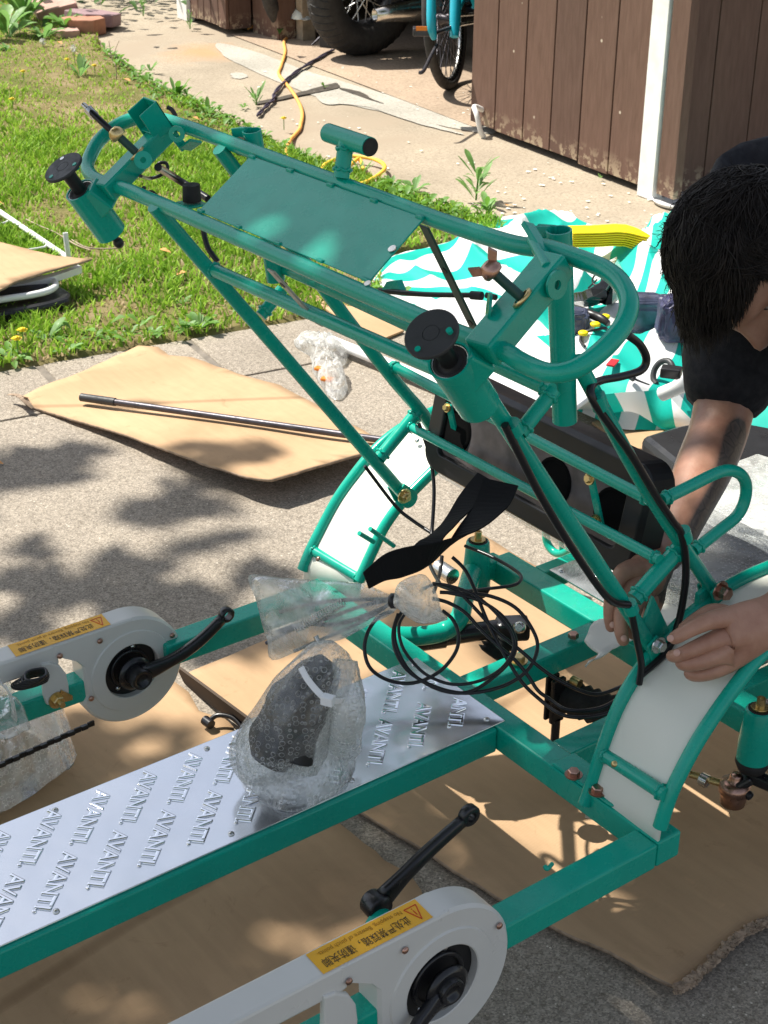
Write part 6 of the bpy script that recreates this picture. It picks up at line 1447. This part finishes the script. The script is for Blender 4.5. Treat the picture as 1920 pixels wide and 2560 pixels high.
# second machine deeper in the garage
dc=at(745,84,z=0); t=thing('dark_motorbike','dark two-wheeler standing deeper in the garage left of the motorcycle','motorcycle',dc)
HD2=Vector((-.35,.95,0)).normalized(); c=dc+Vector((0,0,.33)); wheel(t,c,HD2,.33,.045,tyre,18,.03)
b=MB(); b.beam(c,c+HD2*.6+Vector((0,0,.15)),.05,.06); b.box(c+HD2*.9+Vector((0,0,.2)),(.25,.5,.4)); b.build('frame_body',MT['blackmetal'],t,.02)
wheel(t,c+HD2*1.4,HD2,.33,.045,tyre,18,.03)
cl=at(752,38,z=.12); tag(pillow('white_rag',[(728,45),(735,22),(755,8),(770,20),(785,44),(760,50)],.12,.05,MT['foam'],None,None,crink=.03),'white rag hanging inside the dark wheel in the garage','rag')
# clutter on the garage shelf side, low light
b=MB(); p=at(650,62,z=0); b.box(p+Vector((-.2,.5,.18)),(.5,.35,.36),Matrix.Rotation(.2,3,'Z')); tag(b.build('storage_box',MT['rawwood'],bevel=.01),'dim storage box behind the dark wheel at the left of the garage','box')
b=MB(); b.tube([at(620,70,z=.02),at(660,62,z=.03),at(720,70,z=.02),at(760,78,z=.01)],.009,8); tag(b.build('hose',cordm),'dim orange cord on the garage floor under the dark wheel','cord')
# ------------------------------------------------------------------ the person
pe_=thing('person','person in a black t-shirt bending over the frame with both hands on the mudguard joint','person',(-.95,2.25,0))
def skin(name,verts,edges,radii,m_,parent,sub=2,root=0):
    me=bpy.data.meshes.new(name); me.from_pydata([tuple(v) for v in verts],edges,[]); me.materials.append(m_); o=link(name,me,parent)
    s=o.modifiers.new('skin','SKIN'); s.use_smooth_shade=True
    for i,r_ in enumerate(radii):
        rr_=r_ if isinstance(r_,(tuple,list)) else (r_,r_); me.skin_vertices[0].data[i].radius=rr_; me.skin_vertices[0].data[i].use_root=(i==root)
    u=o.modifiers.new('sub','SUBSURF'); u.levels=sub; u.render_levels=sub; return o
def realize(o):
    dg=bpy.context.evaluated_depsgraph_get(); me=bpy.data.meshes.new_from_object(o.evaluated_get(dg)); return me
D=lambda a,b_,d: at(a,b_,d=d)
pel=Vector((-.92,2.40,.70)); chest=D(2000,560,2.46); neck=D(1935,560,2.22); 
shL=D(1850,800,2.36); shR=D(2120,760,2.02)
elL=D(1800,1075,2.33); wrL=D(1668,1385,2.13); haL=D(1612,1425,2.09)
elR=D(2200,1330,2.05); wrR=D(1935,1545,1.95); haR=D(1850,1590,1.945)
V_=[];Ed=[];Rd=[]
def ch(pts,rs,start=None):
    pr=start; ids=[]
    for p,r_ in zip(pts,rs):
        V_.append(Vector(p)); Rd.append(r_); i=len(V_)-1; ids.append(i)
        if pr is not None: Ed.append((pr,i))
        pr=i
    return ids
t0=ch([pel,pel.lerp(chest,.5),chest],[.13,.125,.13])
nk=ch([chest.lerp(neck,.55),neck,neck.lerp(D(1895,640,2.08),.6)],[.08,.058,.06],t0[-1])
aL=ch([shL,shL.lerp(elL,.5),elL,elL.lerp(wrL,.35),elL.lerp(wrL,.75),wrL,haL],[.060,.052,.048,.046,.034,(.030,.024),(.036,.020)],t0[-1])
aR=ch([shR,shR.lerp(elR,.5),elR,elR.lerp(wrR,.4),elR.lerp(wrR,.8),wrR,haR],[.060,.050,.045,.043,.034,(.031,.026),(.038,.026)],t0[-1])
hipL=pel+Vector((-.08,.12,-.02)); hipR=pel+Vector((.10,-.06,-.02))
kn1=Vector((-1.30,2.35,.42)); an1=Vector((-1.15,2.62,.10)); ft1=Vector((-1.32,2.58,.05)); kn2=Vector((-.75,1.90,.42)); an2=Vector((-.60,2.20,.10)); ft2=Vector((-.75,2.08,.05))
ch([hipL,kn1,an1,ft1],[.085,.06,.042,.035],t0[0]); ch([hipR,kn2,an2,ft2],[.085,.06,.042,.035],t0[0])
# right hand: thumb and four fingers pinching at the clevis
def fing(base,pts,rs): ch(pts,rs,base)
hR=aR[-1]
fing(hR,[D(1812,1545,1.925),D(1775,1550,1.915),D(1728,1572,1.91),D(1692,1592,1.91),D(1672,1603,1.915)],[.015,.0125,.0105,.0095,.0075])
fing(hR,[D(1818,1590,1.93),D(1775,1605,1.925),D(1722,1628,1.922),D(1690,1642,1.93),D(1668,1640,1.945)],[.017,.0125,.0105,.0095,.008])
fing(hR,[D(1815,1630,1.93),D(1765,1650,1.927),D(1715,1662,1.928),D(1690,1655,1.945)],[.016,.0125,.0105,.009])
fing(hR,[D(1818,1660,1.94),D(1775,1682,1.94),D(1735,1690,1.945),D(1712,1680,1.96)],[.015,.0115,.0098,.0085])
fing(hR,[D(1825,1540,1.955),D(1782,1525,1.96),D(1735,1555,1.955),D(1700,1580,1.945)],[.0165,.0125,.0108,.009])
# left hand behind the leg
hL=aL[-1]
fing(hL,[D(1590,1420,2.055),D(1553,1432,2.035),D(1530,1480,2.025),D(1524,1535,2.03),D(1530,1580,2.04)],[.0165,.0125,.0108,.0098,.008])
fing(hL,[D(1600,1450,2.06),D(1568,1475,2.035),D(1552,1530,2.02),D(1552,1580,2.02),D(1562,1612,2.03)],[.0165,.0122,.0112,.010,.008])
fing(hL,[D(1612,1475,2.065),D(1590,1510,2.045),D(1580,1555,2.035),D(1588,1600,2.04)],[.016,.012,.0105,.009])
fing(hL,[D(1628,1490,2.075),D(1622,1525,2.065),D(1622,1565,2.06),D(1628,1590,2.065)],[.015,.0115,.0098,.008])
fing(hL,[D(1640,1452,2.11),D(1642,1500,2.12),D(1622,1545,2.11),D(1604,1578,2.09)],[.016,.0125,.0108,.009])
body=skin('body',V_,Ed,Rd,MT['skin'],pe_,2,0)
# fingernails
for q,n_ in (((1676,1596,1.903),(-.2,.1,-.9)),((1692,1632,1.915),(-.2,.1,-.9)),((1532,1562,2.018),0),((1560,1596,2.008),0)):
    c_=D(*q); b=MB(); b.lathe(c_,-fw,[(0,.0014),(.003,.001),(.0045,0)],12); b.build('fingernail',MT['nail'],pe_)
# shirt
def shell(name,P,E2,Rr,m_,root=0): return skin(name,P,E2,Rr,m_,pe_,2,root)
shLc=shL.lerp(elL,.92)
SP=[pel.lerp(chest,.05),pel.lerp(chest,.5),chest,chest.lerp(neck,.5),shL,shL.lerp(elL,.42),shLc,shR,shR.lerp(elR,.4),shR.lerp(elR,.75),D(1990,500,2.50)]
SE=[(0,1),(1,2),(2,3),(2,4),(4,5),(5,6),(2,7),(7,8),(8,9),(2,10)]
shirt=shell('t_shirt',SP,SE,[.165,.175,.205,.10,.095,.080,.074,.09,.08,.075,.21],MT['shirt'],2)
tx=bpy.data.textures.new('folds','CLOUDS'); tx.noise_scale=.09; dm=shirt.modifiers.new('folds','DISPLACE'); dm.texture=tx; dm.strength=.018; dm.mid_level=.5; dm.texture_coords='LOCAL'
shell('trousers',[pel,hipL,kn1,kn1.lerp(an1,.85),hipR,kn2,kn2.lerp(an2,.85)],[(0,1),(1,2),(2,3),(0,4),(4,5),(5,6)],[.16,.115,.08,.062,.115,.08,.062],MT['denim'],0)
for an,ft in ((an1,ft1),(an2,ft2)):
    b=MB(); d_=(ft-an); d_.z=0; d_.normalize(); b.tube([an+Vector((0,0,-.05))-d_*.05,an+Vector((0,0,-.05))+d_*.08,an+Vector((0,0,-.06))+d_*.2],[.045,.048,.03],14); b.build('shoe',MT['black'],pe_)
# head with a face, looking down at the hands
hc=D(1896,640,2.10); look=(dn*.93-rt*.10-fw*.12).normalized()
upv=(-rt*.86-fw*.42-dn*.05); upv=(upv-look*upv.dot(look)).normalized(); sdv=upv.cross(look)
def hp(f,u,s): return hc+look*f+upv*u+sdv*s
bm=bmesh.new(); bmesh.ops.create_icosphere(bm,subdivisions=5,radius=1)
def g(x,y,x0,y0,w1,w2): return math.exp(-((x-x0)/w1)**2-((y-y0)/w2)**2)
for v in bm.verts:
    x,y,z=v.co.x,v.co.y,v.co.z      # x side, y face, z up
    X,Y,Z=x*.078,y*.104,z*.118
    if Z<0: X*=1-.25*(-z)**1.5; Y*=1-.10*(-z)
    if y>0:
        Y+=.024*g(X,Z,0,-.018,.013,.020)+.010*g(X,Z,0,.004,.010,.024)      # nose
        Y-=.012*g(X,Z,.032,.008,.016,.012)+.012*g(X,Z,-.032,.008,.016,.012) # eye sockets
        Y+=.007*g(X,Z,.03,.026,.026,.009)+.007*g(X,Z,-.03,.026,.026,.009)   # brow
        Y+=.008*g(X,Z,0,-.055,.022,.006)+.008*g(X,Z,0,-.066,.018,.006)-.004*g(X,Z,0,-.0605,.022,.003)
        Y+=.010*g(X,Z,0,-.092,.022,.014)
    v.co=hp(Y,Z,X)
me=bpy.data.meshes.new('head'); bm.to_mesh(me); bm.free(); me.materials.append(MT['skin']); 
for p in me.polygons: p.use_smooth=True
head_=link('head',me,pe_)
for sg in (-1,1):
    b=MB(); c_=hp(.078,.008,.032*sg); b.lathe(c_,look,[(0,.005),(.006,.004),(.009,.002),(.010,0)],16); b.build('eye',mat('eye_white',(.35,.30,.27),.3),head_)
    b=MB(); b.lathe(c_,look,[(0,.0060),(.0045,.0052)],12); b.build('iris',MT['black'],head_)
    b=MB(); b.tube([hp(-.01,.028,.076*sg),hp(-.022,.024,.086*sg),hp(-.024,.0,.088*sg),hp(-.012,-.022,.082*sg),hp(-.004,-.030,.074*sg)],[.005,.007,.007,.007,.004],8); b.tube([hp(-.006,.02,.074*sg),hp(-.014,.005,.080*sg),hp(-.006,-.018,.076*sg)],[.008,.010,.006],8); b.build('ear',MT['skin'],head_)
# hair: cap and many locks
hm=bmesh.new(); bmesh.ops.create_icosphere(hm,subdivisions=5,radius=1); dele=[]
for v in hm.verts:
    x,y,z=v.co
    if (y>.20 and z<.45) or (z<-.55): dele.append(v)
    n_=noise.noise(Vector((x*3,y*3,z*1.2)))*.010+noise.noise(Vector((x*14,y*14,z*3)))*.005
    v.co=hp(y*.112+n_*y,z*.128+n_*z,x*.095+n_*x)
bmesh.ops.delete(hm,geom=dele,context='VERTS'); me=bpy.data.meshes.new('hair_cap'); hm.to_mesh(me); hm.free(); me.materials.append(MT['hair']); 
for p in me.polygons: p.use_smooth=True
hairc=link('hair',me,pe_)
hb=MB(); rr_=random.Random(3); G=Vector((0,0,-1))
for k in range(9500):
    while True:
        v=Vector((rr_.gauss(0,1),rr_.gauss(0,1),rr_.gauss(0,1))).normalized()
        if v.z>-.45 and not (v.y>.35 and v.z<.40): break
    p=v.copy(); crown=Vector((0,-.93,-.05)).normalized(); fl=v-crown; fl=fl-v*fl.dot(v)
    fl=fl.normalized() if fl.length>1e-3 else Vector((1,0,0))
    sw=rr_.gauss(0,.30); tg=v.cross(fl); sw+=1.2*noise.noise(v*3.2+Vector((4,1,7))); d_=(fl+tg*sw).normalized()
    g_l=Vector((G.dot(sdv),G.dot(look),G.dot(upv)))
    n_s=9; cl_=.72+.75*noise.noise(v*8.0)+.25*noise.noise(v*19); L_=cl_*rr_.uniform(.5,1.0)*(.95 if v.y>0 else .8); sh=rr_.uniform(.99,1.07)+.05*noise.noise(v*2.5); P=[]; wv=noise.noise(v*2.2)*.5+rr_.uniform(-1,1)*.06; cur=sh
    for s_ in range(n_s+1):
        P.append(hc+sdv*(p.x*.097*cur)+look*(p.y*.114*cur)+upv*(p.z*.130*cur))
        free=p.y>.52
        if free:
            if p.z<.40: 
                P+= [P[-1]]*(n_s-s_) ; break
            p=p+ (g_l*1.0+d_*.45+Vector((rr_.gauss(0,.14),0,rr_.gauss(0,.14)))).normalized()*L_/n_s*.80
        else:
            p=p+d_*L_/n_s; p.normalize(); d_=(d_-p*d_.dot(p)); d_=(d_+g_l*.10+p.cross(d_)*wv+Vector((rr_.gauss(0,.05),rr_.gauss(0,.05),rr_.gauss(0,.05)))).normalized(); d_=(d_-p*d_.dot(p)).normalized()
        cur=sh+(.05 if k%28 else .22)*(s_/n_s)**2*rr_.uniform(.1,1.2)
    w_=rr_.uniform(.0005,.0013); 
    Q=[P[0]]
    for q_ in P[1:]:
        if (q_-Q[-1]).length>1e-5: Q.append(q_)
    if len(Q)>2: hb.tube(Q,[w_*(1-.9*(i/(len(Q)-1))**2.5) for i in range(len(Q))],4,smooth=0,caps=False)
kind(hb.build('hair_locks',MT['hair'],hairc),'stuff')
# tattoo on the forearm: a slightly raised skin patch following the arm

def tattoo(m,segs,r_):
    nt_=m.node_tree; pos=N(m,'ShaderNodeNewGeometry').outputs['Position']; tot=None
    for a,b_ in segs:
        ab=b_-a; L2=ab.length_squared
        s1=N(m,'ShaderNodeVectorMath'); s1.operation='SUBTRACT'; lk(m,pos,s1.inputs[0]); s1.inputs[1].default_value=a
        dt=N(m,'ShaderNodeVectorMath'); dt.operation='DOT_PRODUCT'; lk(m,s1.outputs[0],dt.inputs[0]); dt.inputs[1].default_value=ab/L2
        cl=N(m,'ShaderNodeClamp'); lk(m,dt.outputs['Value'],cl.inputs[0])
        sc=N(m,'ShaderNodeVectorMath'); sc.operation='SCALE'; sc.inputs[0].default_value=ab; lk(m,cl.outputs[0],sc.inputs['Scale'])
        s2=N(m,'ShaderNodeVectorMath'); s2.operation='DISTANCE'; lk(m,s1.outputs[0],s2.inputs[0]); lk(m,sc.outputs[0],s2.inputs[1])
        if tot is None: tot=s2.outputs['Value']
        else:
            mn=N(m,'ShaderNodeMath'); mn.operation='MINIMUM'; lk(m,tot,mn.inputs[0]); lk(m,s2.outputs['Value'],mn.inputs[1]); tot=mn.outputs[0]
    k=ramp(m,tot,[(r_*.9,(1,1,1)),(r_*1.0,(0,0,0))]); co=coords(m)
    v=N(m,'ShaderNodeTexVoronoi'); v.feature='DISTANCE_TO_EDGE'; v.inputs['Scale'].default_value=48; lk(m,co,v.inputs['Vector'])
    pt=ramp(m,v.outputs['Distance'],[(.02,(.05,.045,.04)),(.10,(.17,.125,.10)),(.35,(.075,.062,.055))]); g_=nz(m,co,120,3)
    pt2=mixc(m,g_,pt.outputs[0],(.10,.08,.07)); old=BC(m).links[0].from_socket; x=mixc(m,k.outputs[0],old,pt2); lk(m,x,BC(m))
tattoo(MT['skin'],[(at(1880,1080,d=2.26),at(1835,1240,d=2.20)),(at(1835,1240,d=2.20),at(1700,1460,d=2.10))],.040)
# ------------------------------------------------------------------ the tree that shades the work place (outside the frame)
rg=np.random.RandomState(11)
kx,ky=-L.x/-L.z, -L.y/-L.z          # horizontal shift per metre of height, towards the sun
def dens(x,y):
    wob=.16*noise.noise(Vector((x*2.3,y*2.3,1)))+.07*noise.noise(Vector((x*7,y*7,4)))
    d=0.0
    if x>-1.20+wob and y<3.2: d=1
    if y<1.02+wob and x>-2.05: d=1
    if x>-1.75 and y<1.30+wob*.5: d=1
    if x<=-1.76 and y<1.62+wob*2: nn_=noise.noise(Vector((x*3.6,y*3.6,8)))+.5*noise.noise(Vector((x*9,y*9,2))); d=max(d if y<1.05 else 0, .9 if nn_>.10 else (.35 if nn_>.02 else 0))
    if x<-3.3 or (x<-2.9 and y<.9): d*=.3
    # the cloth and the apron beyond stay in the sun
    if y>2.2 and x<-1.35: d=0
    if -1.02<x<-.78 and 1.60<y<1.88: d=.22
    hole=noise.noise(Vector((x*5.5,y*5.5,20)))
    if hole>.50: d=0
    return d
lv=[];lf=[]; cnt=0
HM=5.2
while cnt<24000:
    gx_=rg.uniform(-3.4,1.6); gy_=rg.uniform(-1.8,3.2)
    d=dens(gx_,gy_)
    if rg.uniform()>d: continue
    h=rg.uniform(3.6,6.4); c=Vector((gx_+kx*h,gy_+ky*h,h))
    n_=Vector(rg.normal(0,1,3)); n_.z=abs(n_.z)+.8; n_.normalize(); u=n_.orthogonal().normalized(); a=rg.uniform(0,6.28); u=Matrix.Rotation(a,3,n_)@u; v=n_.cross(u)
    s=rg.uniform(.045,.085); o=len(lv)
    lv += [c-u*s, c-v*s*.5+u*s*.1, c+u*s, c+v*s*.5+u*s*.1]; lf.append((o,o+1,o+2,o+3)); cnt+=1
cx=np.mean([v.x for v in lv]); cy=np.mean([v.y for v in lv])
tree=thing('shade_tree','leafy tree beside the patio whose crown shades the work place','tree',(cx-.4,cy-.5,0))
me=bpy.data.meshes.new('crown'); me.from_pydata([tuple(v) for v in lv],[],lf); me.materials.append(MT['treeleaf']); link('crown',me,tree)
b=MB(); base=Vector((cx-.4,cy-.5,-.05)); b.tube([base,base+Vector((.05,0,1.2)),base+Vector((.1,.1,2.6)),base+Vector((.3,.3,3.8))],[.17,.14,.12,.09],12)
b.build('trunk',MT['bark'],tree)
for k in range(9):
    i=rg.randint(len(lv)); e=lv[i]; s0=base+Vector((.1,.1,2.4+.15*k)); b=MB(); b.tube([s0,s0.lerp(e,.4)+Vector((0,0,.25)),e],[.05,.03,.008],7); b.build('limb',MT['bark'],tree)

# taller trees behind the garage, above the picture's upper edge; the sheet metal mirrors them
for i,(tx_,ty_,th_,sd_) in enumerate(((-15.5,11.5,11.0,21),(-10.0,15.5,9.5,22),(-20.0,7.0,9.0,23))):
    rg=np.random.RandomState(sd_); t=thing('garden_tree',['tall leafy tree behind the garage','leafy tree standing behind the brown board wall','broad tree beyond the lawn to the left of the garage'][i],'tree',(tx_,ty_,0)); lv=[];lf=[]
    cl_=[(Vector((tx_+rg.normal(0,1.5),ty_+rg.normal(0,1.5),th_*.62+rg.normal(0,1.5))),rg.uniform(.7,1.5)) for _ in range(14)]
    for k in range(5200):
        c0,r0c=cl_[rg.randint(14)]; d_=Vector(rg.normal(0,1,3)).normalized()*r0c*rg.uniform(.4,1)**.5; c=c0+d_; n_=Vector(rg.normal(0,1,3)).normalized(); u=n_.orthogonal().normalized(); v=n_.cross(u); s=rg.uniform(.07,.15); o=len(lv)
        lv += [c-u*s,c-v*s*.5,c+u*s,c+v*s*.5]; lf.append((o,o+1,o+2,o+3))
    me=bpy.data.meshes.new('crown'); me.from_pydata([tuple(v) for v in lv],[],lf); me.materials.append(MT['treeleaf']); link('crown',me,t)
    b=MB(); b.tube([(tx_,ty_,-.1),(tx_+.1,ty_,th_*.3),(tx_,ty_+.1,th_*.6)],[.24,.18,.10],10); b.build('trunk',MT['bark'],t)
